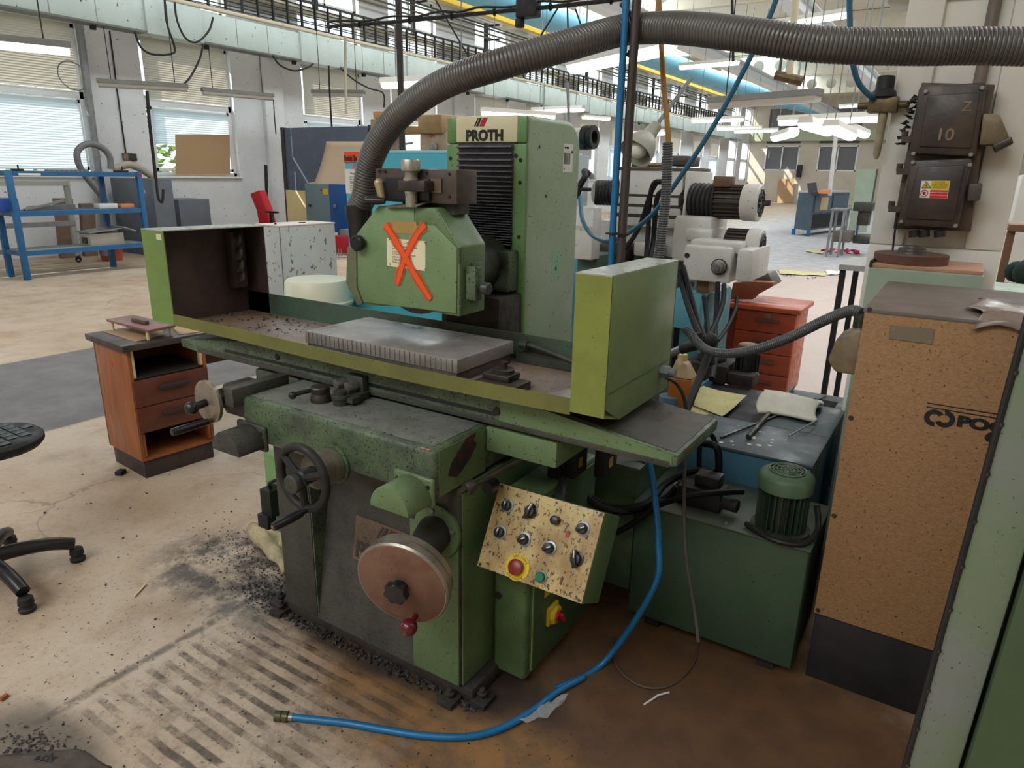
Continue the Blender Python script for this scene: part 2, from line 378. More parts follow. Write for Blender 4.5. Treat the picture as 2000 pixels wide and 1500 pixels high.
# floor: worn concrete with real stains (rust, oil, mat prints) that have their own shapes
def floormat():
    m, nt, b = nodes('worn_concrete'); p = pos(nt, True); sx = N(nt, 'ShaderNodeSeparateXYZ'); nt.links.new(p, sx.inputs[0]); X, Y = sx.outputs[0], sx.outputs[1]
    big = noise(nt, p, 0.7, 6, 0.6); med = noise(nt, p, 3.5, 7, 0.65); fine = noise(nt, p, 40, 5, 0.7)
    c = mix(nt, rng(nt, big, 0.3, 0.7), lin((176, 152, 126)), lin((198, 180, 160)))
    c = mix(nt, mth(nt, 'MULTIPLY', rng(nt, med, 0.42, 0.75), 0.55), c, lin((146, 120, 96)))
    c = mix(nt, mth(nt, 'MULTIPLY', rng(nt, fine, 0.45, 0.8), 0.35), c, lin((120, 98, 80)))
    # far hall: paler grey sealed floor
    c = mix(nt, mth(nt, 'MULTIPLY', rng(nt, Y, 9.0, 15.0), rng(nt, X, -9.0, -5.5)), c, mix(nt, rng(nt, med, .3, .7), lin((186, 184, 186)), lin((164, 162, 164))))
    c = mix(nt, mth(nt, 'MULTIPLY', mth(nt, 'MULTIPLY', rng(nt, Y, 3.6, 5.5), rng(nt, X, -3.5, -2.0)), mth(nt, 'SUBTRACT', 1.0, rng(nt, Y, 13.0, 16.0))), c, lin((192, 174, 164)))
    # dark grey painted lane at the left
    e = mth(nt, 'MULTIPLY', mth(nt, 'MULTIPLY', rng(nt, X, LANE[0], LANE[0]+0.03), mth(nt, 'SUBTRACT', 1.0, rng(nt, X, LANE[1], LANE[1]+0.03))), mth(nt, 'SUBTRACT', 1.0, rng(nt, Y, 7.5, 8.0)))
    c = mix(nt, mth(nt, 'MULTIPLY', e, 0.95), c, mix(nt, rng(nt, med, .3, .7), lin((112, 108, 108)), lin((98, 94, 96))))
    # cracks
    wv = N(nt, 'ShaderNodeTexVoronoi', feature='DISTANCE_TO_EDGE'); wv.inputs['Scale'].default_value = 1.1
    ad = N(nt, 'ShaderNodeVectorMath', operation='MULTIPLY_ADD'); nn = N(nt, 'ShaderNodeTexNoise'); nn.inputs['Scale'].default_value = 3.0; nn.inputs['Detail'].default_value = 6
    nt.links.new(p, nn.inputs['Vector']); nt.links.new(nn.outputs['Color'], ad.inputs[0]); ad.inputs[1].default_value = (0.5, 0.5, 0); nt.links.new(p, ad.inputs[2]); nt.links.new(ad.outputs[0], wv.inputs['Vector'])
    ck = mth(nt, 'MULTIPLY', mth(nt, 'SUBTRACT', 1.0, rng(nt, wv.outputs['Distance'], 0.002, 0.008)), rng(nt, noise(nt, p, 0.9, 2), 0.45, 0.6))
    c = mix(nt, mth(nt, 'MULTIPLY', ck, 0.5), c, lin((84, 70, 60)))
    # rust-brown oil soak around and in front of the grinder
    def blob(cx, cy, rx, ry, k, a, bb):
        dx = mth(nt, 'MULTIPLY', mth(nt, 'SUBTRACT', X, cx), 1/rx); dy = mth(nt, 'MULTIPLY', mth(nt, 'SUBTRACT', Y, cy), 1/ry)
        d = mth(nt, 'SQRT', mth(nt, 'ADD', mth(nt, 'MULTIPLY', dx, dx), mth(nt, 'MULTIPLY', dy, dy)))
        d = mth(nt, 'ADD', d, mth(nt, 'MULTIPLY', mth(nt, 'SUBTRACT', med, 0.5), k))
        return mth(nt, 'SUBTRACT', 1.0, rng(nt, d, a, bb))
    rust = blob(-0.7, 1.85, 1.45, 0.85, 0.9, 0.72, 1.08)
    c = mix(nt, mth(nt, 'MULTIPLY', rust, 0.9), c, mix(nt, rng(nt, noise(nt, p, 9, 6, .6), .35, .65), lin((148, 104, 56)), lin((106, 78, 54))))
    c = mix(nt, mth(nt, 'MULTIPLY', blob(-0.35, 1.9, 0.95, 0.62, 0.7, 0.45, 1.15), 0.75), c, lin((74, 52, 38)))
    # ribbed mat print: stripes of black dirt along x, spaced along y
    inx = mth(nt, 'MULTIPLY', rng(nt, X, -2.16, -2.10), mth(nt, 'SUBTRACT', 1.0, rng(nt, X, -1.6, -0.95))); iny = mth(nt, 'MULTIPLY', rng(nt, Y, 0.72, 0.86), mth(nt, 'SUBTRACT', 1.0, rng(nt, Y, 1.42, 1.52)))
    wob = mth(nt, 'ADD', Y, mth(nt, 'MULTIPLY', mth(nt, 'SUBTRACT', med, 0.5), 0.03))
    st = rng(nt, mth(nt, 'SINE', mth(nt, 'MULTIPLY', wob, 2*math.pi/RIB)), -0.1, 0.55)
    rb = mth(nt, 'MULTIPLY', mth(nt, 'MULTIPLY', inx, iny), mth(nt, 'MULTIPLY', st, rng(nt, noise(nt, p, 5, 8, .78), 0.38, 0.62)))
    c = mix(nt, mth(nt, 'MULTIPLY', mth(nt, 'MULTIPLY', mth(nt, 'MULTIPLY', inx, iny), rng(nt, noise(nt, p, 6, 8, .75), .42, .66)), 0.55), c, lin((96, 80, 66)))
    c = mix(nt, mth(nt, 'MULTIPLY', rb, 0.8), c, lin((58, 48, 40)))
    edge = mth(nt, 'MULTIPLY', mth(nt, 'SUBTRACT', 1.0, rng(nt, mth(nt, 'ABSOLUTE', mth(nt, 'ADD', X, 2.19)), 0.005, 0.03)), rng(nt, noise(nt, p, 12, 4, .7), 0.38, 0.55))
    c = mix(nt, mth(nt, 'MULTIPLY', mth(nt, 'MULTIPLY', edge, mth(nt, 'MULTIPLY', rng(nt, Y, .6, .8), mth(nt, 'SUBTRACT', 1.0, rng(nt, Y, 1.5, 1.6)))), 0.7), c, lin((66, 56, 48)))
    # swarf smears at the left of the grinder foot
    sm = mth(nt, 'MULTIPLY', blob(-2.4, 1.6, 0.55, 0.36, 0.7, 0.5, 1.1), rng(nt, noise(nt, p, 8, 7, .7), 0.36, 0.6)); c = mix(nt, mth(nt, 'MULTIPLY', sm, 0.9), c, lin((58, 52, 49)))
    sm2 = blob(-2.05, 0.62, 0.42, 0.2, 0.7, 0.5, 1.0); c = mix(nt, mth(nt, 'MULTIPLY', sm2, 0.75), c, lin((64, 54, 48)))
    oil = blob(-1.55, 1.62, 0.75, 0.2, 0.5, 0.7, 1.15); c = mix(nt, mth(nt, 'MULTIPLY', oil, 0.85), c, lin((48, 42, 40)))
    sp = rng(nt, noise(nt, p, 55, 2, .5), 0.66, 0.7); c = mix(nt, mth(nt, 'MULTIPLY', mth(nt, 'MULTIPLY', sp, blob(-1.7, 1.2, 1.6, 1.2, .5, .6, 1.2)), 0.7), c, lin((56, 48, 44)))
    nt.links.new(c, b.inputs['Base Color'])
    nt.links.new(rng(nt, med, 0.3, 0.7, 0.42, 0.62), b.inputs['Roughness']); b.inputs['Specular IOR Level'].default_value = 0.4
    bp = N(nt, 'ShaderNodeBump'); bp.inputs['Strength'].default_value = 0.25; bp.inputs['Distance'].default_value = 0.004
    nt.links.new(mth(nt, 'ADD', fine, mth(nt, 'MULTIPLY', rb, 1.0)), bp.inputs['Height']); nt.links.new(bp.outputs[0], b.inputs['Normal'])
    return m
LANE = (-6.92, -4.88); RIB = 0.056
floorm = floormat()
# ---------------------------------------------------------------- the hall
XW, YF, YB, XR, ZC = -14.78, 56.0, -7.0, 9.0, 7.25
struct(MB().box(XW-0.6, XR, YB, YF+0.5, -0.1, 0.0).done('floor', floorm))
struct(MB().box(XW-0.6, XR, YB, YF+0.5, ZC, ZC+0.2).done('ceiling', ceilm))
WT = 0.42
wy = []
y = -2.0
while y < YF-3: wy += [(y, y+2.15), (y+3.3, y+5.45)]; y += 7.5
# piers, sill wall and upper wall of the window side
mb = MB(); mb.box(XW-WT, XW, YB, YF, 0, 1.5); mb.box(XW-WT, XW, YB, YF, 4.25, 4.95); mb.box(XW-WT, XW, YB, YF, 6.6, ZC)
edges = [YB]+[v for ab in wy for v in ab]+[YF]
for a, b in zip(edges[0::2], edges[1::2]):
    mb.box(XW-WT, XW, a, b, 1.5, 4.25); mb.box(XW-WT, XW, a, b, 4.95, 6.6)
struct(mb.done('wall_left', walm))
struct(MB().box(XR, XR+0.3, YB, YF, 0, ZC).done('wall_right', walfar))
struct(MB().box(XW-0.4, XR+0.3, YB-0.3, YB, 0, ZC).done('wall_back', walfar))
# pilasters of the window wall
for i, yy in enumerate([11.75, 19.25, 26.75, 34.25]):
    struct(MB().box(XW, XW+0.12, yy+0.0, yy+0.55, 0, 4.2).done('trim_%d' % (i+1), walm, bev=0.01))
def slats(mb, x, y0, y1, z0, z1, pitch=0.045, tilt=0.017):
    z = z0
    while z < z1:
        mb.poly([(x-0.012, y0, z), (x-0.012, y1, z), (x+0.012, y1, z+pitch*1.02), (x+0.012, y0, z+pitch*1.02)]); z += pitch
nw = 0
for k, (a, b) in enumerate(wy):
    if b < 3: continue
    nw += 1; xi = XW-0.16
    w = thing('window_%d' % nw, '', ''); del w['label']; del w['category']; w['kind'] = 'structure'; w.location = (xi, (a+b)/2, 1.5)
    f = MB()
    for z0, z1 in ((1.5, 1.58), (2.92, 3.06), (4.17, 4.25)): f.box(xi-0.04, xi+0.04, a, b, z0, z1)
    for y0 in (a, b-0.08): f.box(xi-0.04, xi+0.04, y0, y0+0.08, 1.5, 4.25)
    f.done('frame', framew, w, bev=0.006)
    s = MB(); sa, sb = a+0.14, b-0.10
    for z0, z1 in ((1.6, 1.67), (2.84, 2.91)): s.box(xi+0.0, xi+0.06, sa, sb, z0, z1)
    for y0 in (sa, sb-0.06): s.box(xi, xi+0.06, y0, y0+0.06, 1.6, 2.91)
    s.box(xi+0.06, xi+0.09, (a+b)/2-0.07, (a+b)/2+0.07, 2.86, 2.88)
    s.done('sash', framew, w, bev=0.005)
    MB().poly([(xi, a+.05, 1.55), (xi, b-.05, 1.55), (xi, b-.05, 4.2), (xi, a+.05, 4.2)]).done('pane', wglass, w)
    MB().box(XW-0.12, XW+0.06, a-0.03, b+0.03, 1.46, 1.5).done('sill', framew, w, bev=0.006)
    if k < 14:
        m = MB(); slats(m, xi+0.10, a+.1, b-.1, 3.06, 4.2); stuff(m.done('upper_blind', blindcream, w, fix=False))
        lo = 1.62 if k % 2 == 1 else 2.05
        if k == 3: lo = 2.15
        if k == 2: lo = 1.62
        if k == 2 or k % 3 != 2:
            m = MB(); slats(m, xi+0.10, a+.16, b-.16, lo, 2.84); stuff(m.done('lower_blind', blindpale, w, fix=False))
# clerestory panes over the crane beam
for k, (a, b) in enumerate(wy):
    if b < 5: continue
    nw += 1
    w = thing('window_%d' % nw, '', ''); del w['label']; del w['category']; w['kind'] = 'structure'; w.location = (XW-0.2, (a+b)/2, 4.95)
    f = MB()
    for z0 in (4.95, 5.75, 6.54): f.box(XW-.24, XW-.16, a, b, z0, z0+.06)
    for y0 in (a, (a+b)/2-.03, b-.06): f.box(XW-.24, XW-.16, y0, y0+.06, 4.95, 6.6)
    f.done('frame', framew, w)
    MB().poly([(XW-.2, a, 4.95), (XW-.2, b, 4.95), (XW-.2, b, 6.6), (XW-.2, a, 6.6)]).done('pane', wglass, w)
# far wall with four dim windows
mb = MB(); fx = [(-13.6, -11.2), (-9.9, -7.3), (-5.6, -3.0), (-1.2, 1.4)]
FW0, FW1 = [], []
cuts = sorted([v for ab in fx for v in ab])
mb.box(XW-.4, XR, YF, YF+.3, 0, 2.3); mb.box(XW-.4, XR, YF, YF+.3, 4.05, 4.2); mb.box(XW-.4, XR, YF, YF+.3, 6.6, ZC)
e2 = [XW-.4]+cuts+[XR]
for a, b in zip(e2[0::2], e2[1::2]): mb.box(a, b, YF, YF+.3, 2.3, 4.05); mb.box(a, b, YF, YF+.3, 4.2, 6.6)
struct(mb.done('wall_far', walfar))
for a, b in fx:
    nw += 1
    w = thing('window_%d' % nw, '', ''); del w['label']; del w['category']; w['kind'] = 'structure'; w.location = ((a+b)/2, YF, 2.3)
    f = MB()
    for x0 in (a, (a+b)/2-.04, b-.09): f.box(x0, x0+.09, YF+.0, YF+.1, 2.3, 4.05)
    for z0 in (2.3, 3.96): f.box(a, b, YF, YF+.1, z0, z0+.09)
    f.done('frame', framew, w)
    MB().box(a, b, YF+.12, YF+.14, 2.3, 4.05).done('pane', farpane, w); MB().box(a, b, YF+.12, YF+.16, 4.2, 6.6).done('upper_blind', blinddark, w)
struct(MB().box(XW, XR, YF-.5, YF-.1, 4.35, 5.1).done('far_beam', M('far_green_beam', (176, 184, 158), 0.6)))
# trees outside the second window
m = MB()
for _ in range(1100):
    m.clump((XW-3-random.random()*2.5, 7.6+random.random()*4.4, 0.4+random.random()*3.0), 0.13)
t = stuff(m.done('foliage', M('leaf_green', (96, 140, 58), 0.7, dirt=.6, dcol=(150, 176, 96), ds=3))); t['label'] = 'green foliage outside behind the window of the cardboard sheet'; t['category'] = 'foliage'
m = MB().box(-60, XW-.6, -30, 90, -0.2, -0.1).done('ground_outside', M('outside_ground', (150, 146, 138), .9)); struct(m)
# ---------------------------------------------------------------- crane beam, cable ladder, pipes along the window wall
BX = -14.15
b = thing('crane_beam', 'pale grey-green box girder running along above the left windows', 'beam', (BX, 20, 4.2))
mb = MB(); mb.box(BX, BX+0.30, YB+.2, 50, 4.17, 4.74); mb.done('web', beamm, b, bev=0.008)
for i, yy in enumerate([1.0, 4.75, 8.5, 12.25, 16.0, 19.75, 23.5, 27.25, 31, 34.75, 38.5, 42.25, 46]):
    MB().box(BX-0.02, BX+0.36, yy-.05, yy+1.15, 4.13, 4.77).done('stiffened_section', beamm, b, bev=0.01)
    for yj in (yy+2.0, yy+2.8): MB().box(BX+.30, BX+.304, yj-.008, yj+.008, 4.18, 4.73).done('seam', galv, b)
MB().box(BX-.02, BX+.34, YB+.2, 50, 4.135, 4.17).done('lower_flange', M('dark_beam_flange', (104, 104, 96), .6), b)
for i in range(14): MB().box(BX+.1, BX+.18, 5.2+i*2.3, 5.28+i*2.3, 4.06, 4.135).done('bolt', blackrail, b)
tag(MB().cyl((BX+.30, YB+.3, 4.825), (BX+.30, 50, 4.825), 0.045, n=12).done('conduit_pipe', M('pale_pipe', (196, 184, 158), .5)), 'long cream pipe lying on top of the grey-green crane girder', 'pipe')
lad = thing('cable_ladder', 'long black cable ladder full of dark cables above the crane girder', 'cable tray', (BX-.1, 20, 4.9))
mb = MB(); mb.box(BX-.12, BX-.08, YB+.3, 48, 4.92, 4.97); mb.box(BX-.12, BX-.08, YB+.3, 48, 5.52, 5.57); mb.done('side_rail', blackrail, lad)
mb = MB()
for i in range(7):
    pts = [Vector((BX-.14+random.uniform(-.02, .02), yy, 5.0+i*.075+random.uniform(-.025, .025))) for yy in range(-4, 49, 2)]
    mb.tube(spline(pts, 3), 0.013, 5)
stuff(mb.done('cables', blackrail, lad))
i = 0; yy = 3.0
while yy < 47:
    MB().box(BX-.13, BX-.07, yy, yy+.035, 4.92, 5.57).done('rung', blackrail, lad); yy += .42; i += 1
# rows of thin pipes on brackets above the ladder
rack = thing('pipe_rack', 'rack of thin dark pipes on black brackets high on the left wall', 'pipe rack', (XW+.5, 20, 5.7))
for i, (dz, dx) in enumerate([(6.0, .3), (6.12, .3), (6.24, .42), (6.36, .3)]):
    MB().cyl((XW+dx, YB+.3, dz), (XW+dx, 50, dz), .028, n=8).done('pipe', M('olive_pipe_%d' % i, (104-10*i, 98-8*i, 80-6*i), .5), rack)
for i in range(12):
    yy = 6+i*3.75
    mb = MB(); mb.box(XW, XW+.10, yy, yy+.12, 5.55, 6.5); mb.box(XW, XW+.6, yy, yy+.07, 5.95, 6.0); mb.box(XW, XW+.6, yy, yy+.07, 6.38, 6.43); mb.done('bracket', blackrail, rack)
struct(MB().box(XW, XW+.7, YB+.2, 50, 6.62, 6.95).done('upper_beam', beamcream, bev=.01))
struct(MB().box(XW+.0, XW+.45, YB+.2, 50, 5.36, 5.46).done('wall_ledge', beamcream, bev=.005))
# ceiling beams along the hall and castellated cross beams
def ibeam(name, x, z, y0, y1, h=.42, w=.3, m=beamm):
    mb = MB(); mb.box(x-w/2, x+w/2, y0, y1, z, z+.03); mb.box(x-w/2, x+w/2, y0, y1, z+h-.03, z+h); mb.box(x-.012, x+.012, y0, y1, z+.03, z+h-.03)
    return struct(mb.done(name, m))
ibeam('beam_1', -7.7, 5.2, YB+.2, 50, .40, .34, framew); ibeam('beam_2', -4.0, 5.2, 7.0, 50, .40, .34, framew); ibeam('beam_3', 3.6, 5.6, YB+.2, 50)
for i, yy in enumerate([13.5, 21.0, 28.5, 36.0, 43.5]):
    mb = MB(); z0, z1 = 6.25, 7.2; x = XW+.75
    # castellated web: plate with round holes, built as strips around each hole
    n = 12; R = .26; P = 1.0; zc = (z0+z1)/2
    while x < XR-1:
        cx = x+P/2; ring = [(cx+R*math.cos(2*math.pi*k/n+math.pi/n), zc+R*math.sin(2*math.pi*k/n+math.pi/n)) for k in range(n)]
        def outer(a):
            c, s_ = math.cos(a), math.sin(a); t = min((P/2)/abs(c) if abs(c) > 1e-6 else 9, ((z1-z0)/2)/abs(s_) if abs(s_) > 1e-6 else 9)
            return (cx+c*t, zc+s_*t)
        outp = [outer(2*math.pi*k/n+math.pi/n) for k in range(n)]
        for k in range(n):
            j = (k+1) % n; mb.poly([(ring[k][0], yy, ring[k][1]), (ring[j][0], yy, ring[j][1]), (outp[j][0], yy, outp[j][1]), (outp[k][0], yy, outp[k][1])])
        x += P
    mb.box(XW+.75, XR, yy-.12, yy+.12, z0-.03, z0); mb.box(XW+.75, XR, yy-.12, yy+.12, z1, z1+.03)
    struct(mb.done('beam_%d' % (4+i), ceilm, fix=False))
# light blue fabric ventilation duct
pts = [(-10.6, 3, 6.1), (-10.6, 8, 5.98), (-10.6, 12, 5.82), (-10.4, 20, 5.75), (-10.2, 30, 5.7), (-9.5, 40, 5.7), (-8.5, 47, 5.7)]
tag(MB().tube(spline(pts, 5), .36, 16).done('air_duct', duct), 'big light blue fabric air duct hanging along under the roof', 'duct')
tag(MB().box(-11.4, -11.25, 3, 40, 5.55, 5.66).done('crane_rail', yellowrail), 'yellow crane rail running below the light blue duct', 'rail')
# ---------------------------------------------------------------- the surface grinder
G = thing('surface_grinder', 'large grimy green surface grinding machine with an orange sprayed X on its wheel guard', 'machine', (-1.57, 1.85, 0))
FY = 1.51
# base casting: left ridge, raked centre panel, right pillar
base = MB(); base.box(-2.0, -1.14, FY+.14, 2.75, .05, .777); base.box(-2.0, -1.819, FY, FY+.15, .05, .777); base.box(-1.30, -1.14, FY, FY+.15, .05, .777)
base_o = base.done('base', filthy, G, bev=.012)
MB().prism([(-1.82, FY+.002, .05), (-1.82, FY+.13, .777), (-1.82, FY+.15, .777), (-1.82, FY+.15, .05)], (.54, 0, 0)).done('base_panel', filthy, G)
MB().box(-1.34, -1.145, FY-.004, FY+.003, .06, .62).done('base_corner_panel', green, G, bev=.003)
MB().box(-1.143, -1.137, FY+.01, 2.7, .06, .775).done('base_side_panel', green, G)
MB().prism([(-1.8185, FY+.004, .06), (-1.8185, FY+.135, .775), (-1.8185, FY+.004, .775)], (.004, 0, 0)).done('ridge_side_face', grimy, G)
MB().box(-2.03, -1.10, FY+.012, 2.80, 0.0, .055).done('base_plate', black_muck, G, bev=.01)
for x, y in ((-2.07, FY+.03), (-2.02, FY-.01), (-1.17, FY-.02), (-1.08, FY+.04)):
    p = MB(); p.box(x-.03, x+.03, y-.035, y+.035, 0, .02); p.cyl((x, y, .02), (x, y, .055), .011, n=6); p.cyl((x, y, .03), (x, y, .042), .019, n=6); p.done('leveling_pad', black_muck, G, bev=.004)
m = MB()
for _ in range(420):
    x = random.uniform(-2.06, -1.08); m.clump((x, FY+.005-abs(random.gauss(0, .018)), .004), random.uniform(.004, .011))
stuff(m.done('swarf_crust', swarf, G))
# brand plate on the raked base panel
rx = Vector((1, 0, 0)); rake = Vector((0, .13, .727)).normalized(); nr = Vector((0, -.727, .13)).normalized()
def rp(x, h, off=0.0): return Vector((x, FY+.002, .05))+rake*h+nr*off
bp = MB(); bp.prism([rp(-1.665, .29, .001), rp(-1.30, .29, .001), rp(-1.30, .455, .001), rp(-1.665, .455, .001)], nr*.003)
bp = bp.done('brand_plate', signdirty, G)
text('lettering', 'PROTH', .085, rp(-1.655, .305, .005), rx, rake, M('grimy_ink', (52, 44, 42), .6), bp, bold=.002)
def logo(p, xd, yd, s, nrm, parent, cb, cr):
    xd = Vector(xd); yd = Vector(yd); p = Vector(p)
    def par(a, b, c, nm):
        MB().prism([p+xd*a*s, p+xd*b*s, p+xd*(b+.55)*s+yd*s, p+xd*(a+.55)*s+yd*s], Vector(nrm)*.0015).done(nm, c, parent)
    par(0, .16, cb, 'logo_thin_bar'); par(.32, .62, cb, 'logo_bar'); par(.80, 1.52, cr, 'logo_red_bar')
logo(rp(-1.56, .40, .004), rx, rake, .046, nr, bp, M('grimy_ink_2', (50, 44, 42), .6), inkdred)
# saddle
SY = 1.40
sd = MB(); sd.box(-2.0, -1.147, SY, 2.35, .777, .932); sd.done('saddle', grimy, G, bev=.018, seg=3)
MB().box(-1.975, -1.17, SY+.025, 1.66, .9315, .9335).done('saddle_top', saddle_top, G)
MB().box(-1.1475, -1.1455, SY+.02, 1.65, .782, .925).done('saddle_side', green, G)
c = MB()   # chipped paint patch showing primer on the saddle side
c.prism([(-1.1455, y, z) for y, z in ((1.46, .835), (1.475, .87), (1.51, .895), (1.55, .925), (1.60, .928), (1.585, .905), (1.605, .89), (1.57, .855), (1.53, .83), (1.50, .815))], (.0012, 0, 0)).done('chipped_patch', M('dark_primer', (34, 40, 40), .4, dirt=.5, dcol=(96, 26, 30), ds=30), G)
MB().obox((-1.178, SY+.0052, .9268), (.034, .0155, .0035), Matrix.Rotation(-.785, 3, 'X')).done('chipped_edge', M('red_primer', (168, 74, 66), .45, dirt=.5, dcol=(210, 196, 190), ds=40), G, bev=.006)
MB().box(-1.147, -.893, 1.651, 2.1, .850, .933).done('saddle_wing', green, G, bev=.008)
MB().box(-2.25, -2.0, 1.651, 2.1, .855, .933).done('saddle_wing', grimy, G, bev=.008)
def way_cover(x, m, mp):
    p = MB(); p.box(x-.005, x+.145, SY-.014, SY+.004, .755, .848); p = p.done('wiper_plate', mp, G, bev=.014, seg=3)
    q = MB(); n = 14; prof = [(x+.07+.072*math.cos(math.pi*i/n), .772+.075*math.sin(math.pi*i/n)) for i in range(n+1)]
    q.prism([(a, SY-.012, z) for a, z in prof], (0, -.105, 0)); q.done('way_cover', m, G, bev=.005)
    for bx in (x+.012, x+.128): MB().cyl((bx, SY-.014, .822), (bx, SY-.016, .822), .007, n=10).done('bolt_hole', blackpaint, p)
way_cover(-1.288, green, green); way_cover(-2.015, filthy, filthy)
# cross-feed handwheel
hx, hz = -1.548, .797
q = MB(); q.lathe((hx, SY+.002, hz), (0, -1, 0), [(0, .066), (.012, .066), (.014, .058), (.02, .058)], 26); q.done('handwheel_flange', grimy, G)
q = MB(); q.lathe((hx, SY-.018, hz), (0, -1, 0), [(0, .056), (.03, .056), (.031, .053), (.034, .053), (.035, .056), (.072, .056), (.075, .048)], 28); q.done('graduated_collar', M('worn_collar', (128, 120, 104), .45, .3, dirt=.6, dcol=(84, 78, 68), ds=10), G)
hw = MB(); hc = Vector((hx+.005, SY-.135, hz)); hw.ring(hc, (0, 1, 0), .098, .0135, 36, 10)
hw.lathe(hc+Vector((0, .05, 0)), (0, -1, 0), [(0, .024), (.06, .026), (.066, .02), (.068, 0)], 18)
for a in (2.55, .35, -1.55):
    e = Vector((math.cos(a), 0, math.sin(a))); hw.tube([hc+e*.02+Vector((0, -.005, 0)), hc+e*.06+Vector((0, -.004, 0)), hc+e*.098], .012, 8)
hw = hw.done('handwheel', blackrub, G)
q = MB(); q.lathe(hc+Vector((-.01, -.006, -.012)), (0, -1, 0), [(0, .018), (.01, .03), (.03, .032), (.036, .028), (.038, 0)], 9); q.done('clamp_knob', castdark, hw, bev=.004)
hp = hc+Vector((.02, -.012, -.098))
q = MB(); q.lathe(hp, (0, -1, 0), [(0, .007), (.02, .007), (.022, .012), (.06, .0145), (.12, .0135), (.124, .011), (.125, 0)], 16); q.done('handle', blackp, hw)
q = MB(); q.lathe(hp+Vector((0, -.125, 0)), (0, -1, 0), [(0, .006), (.001, .006), (.001, 0)], 10); q.done('handle_screw', steel, hw)
# elevating handwheel with a plain rusty disc
fl = Vector((-1.222, FY-.002, .615)); wc = Vector((-1.158, 1.262, .573)); wd = (wc-fl).normalized()
q = MB(); q.lathe(fl, (0, -1, 0), [(0, .088), (.012, .088), (.016, .08)], 30); fo = q.done('elevating_flange', green, G)
for a in (.3, 1.75, 3.3, 4.8): MB().lathe(fl+Vector((.07*math.cos(a), -.016, .07*math.sin(a))), (0, -1, 0), [(0, .009), (.005, .009), (.005, .004), (.002, 0)], 10).done('bolt', galv, fo)
q = MB(); q.lathe(fl+Vector((0, -.015, 0)), wd, [(0, .058), (.03, .056), (.16, .046), (.21, .05)], 24); q.done('elevating_sleeve', M('black_sleeve', (36, 36, 36), .4, dirt=.5, dcol=(80, 76, 70), ds=6), G)
q = MB(); q.lathe(wc-wd*.062, wd, [(0, .11), (.004, .132), (.026, .134), (.028, .128), (.032, .128), (.034, .139), (.058, .141), (.064, .136)], 44); ew = q.done('elevating_wheel', M('wheel_rim_metal', (150, 142, 130), .38, .5, dirt=.5, dcol=(110, 96, 84), ds=10), G)
MB().lathe(wc+wd*.0018, wd, [(0, .134), (.003, .13), (.0035, 0)], 44).done('wheel_face', rustdisc, ew)
q = MB(); kr = []
for i in range(42):
    a = 2*math.pi*i/42; kr.append(.033+.004*math.cos(7*a))
u = Vector((0, 0, 1)); u = (u-wd*u.dot(wd)).normalized(); v = wd.cross(u)
pts = [wc+wd*.02+(u*math.cos(2*math.pi*i/42)+v*math.sin(2*math.pi*i/42))*kr[i] for i in range(42)]
q.prism(pts, wd*.026); q.cyl(wc, wc+wd*.02, .022); q.done('star_knob', blackp, ew, bev=.004)
kp = wc+wd*.004-u*.100+v*(-.036 if v.x < 0 else .036)
q = MB(); q.cyl(kp, kp+wd*.03, .008); q.ball(kp+wd*.048, .025, 18, 12); q.done('ball_knob', redknob, ew)
MB().cyl(kp+wd*.0715, kp+wd*.0745, .007, n=10).done('knob_pin', brass, ew)
# table traverse dial on its bracket at the left end of the saddle
MB().box(-2.035, -1.985, 1.36, 1.60, .90, .968).done('dial_bracket', filthy, G, bev=.006)
q = MB(); q.box(-2.15, -1.985, 1.43, 1.55, .83, .945); q.done('bracket_foot', filthy, G, bev=.015)
dc = Vector((-2.112, 1.35, .903))
q = MB(); q.lathe(Vector((-2.105, 1.44, .903)), Vector((0, -1, 0)), [(0, .036), (.04, .036), (.042, .028), (.09, .026)], 18); q.done('dial_shaft', castdark, G)
dd = Vector((-.05, -1, 0)).normalized()
q = MB(); q.lathe(dc, dd, [(-.010, .072), (-.008, .077), (.004, .077), (.008, .070)], 36); dl = q.done('traverse_dial', M('brushed_dial', (152, 142, 128), .32, .55, dirt=.3, dcol=(120, 108, 94), ds=8), G)
q = MB(); q.cyl(dc+Vector((0, -.01, .0)), dc+Vector((.0, -.05, -.005)), .014); q.ball(dc+Vector((.0, -.062, -.005)), .024, 16, 10); q.done('ball_knob', blackp, dl)
hs = dc+Vector((.030, -.008, -.058))
q = MB(); q.lathe(hs, (-.1, -1, -.03), [(0, .008), (.02, .008)], 12); q.done('handle_stem', brass, dl)
q = MB(); q.lathe(hs+Vector((-.002, -.02, -.001)), (-.1, -1, -.03), [(0, .011), (.05, .013), (.12, .0135), (.126, .011), (.127, 0)], 16); q.done('handle', blackp, dl)
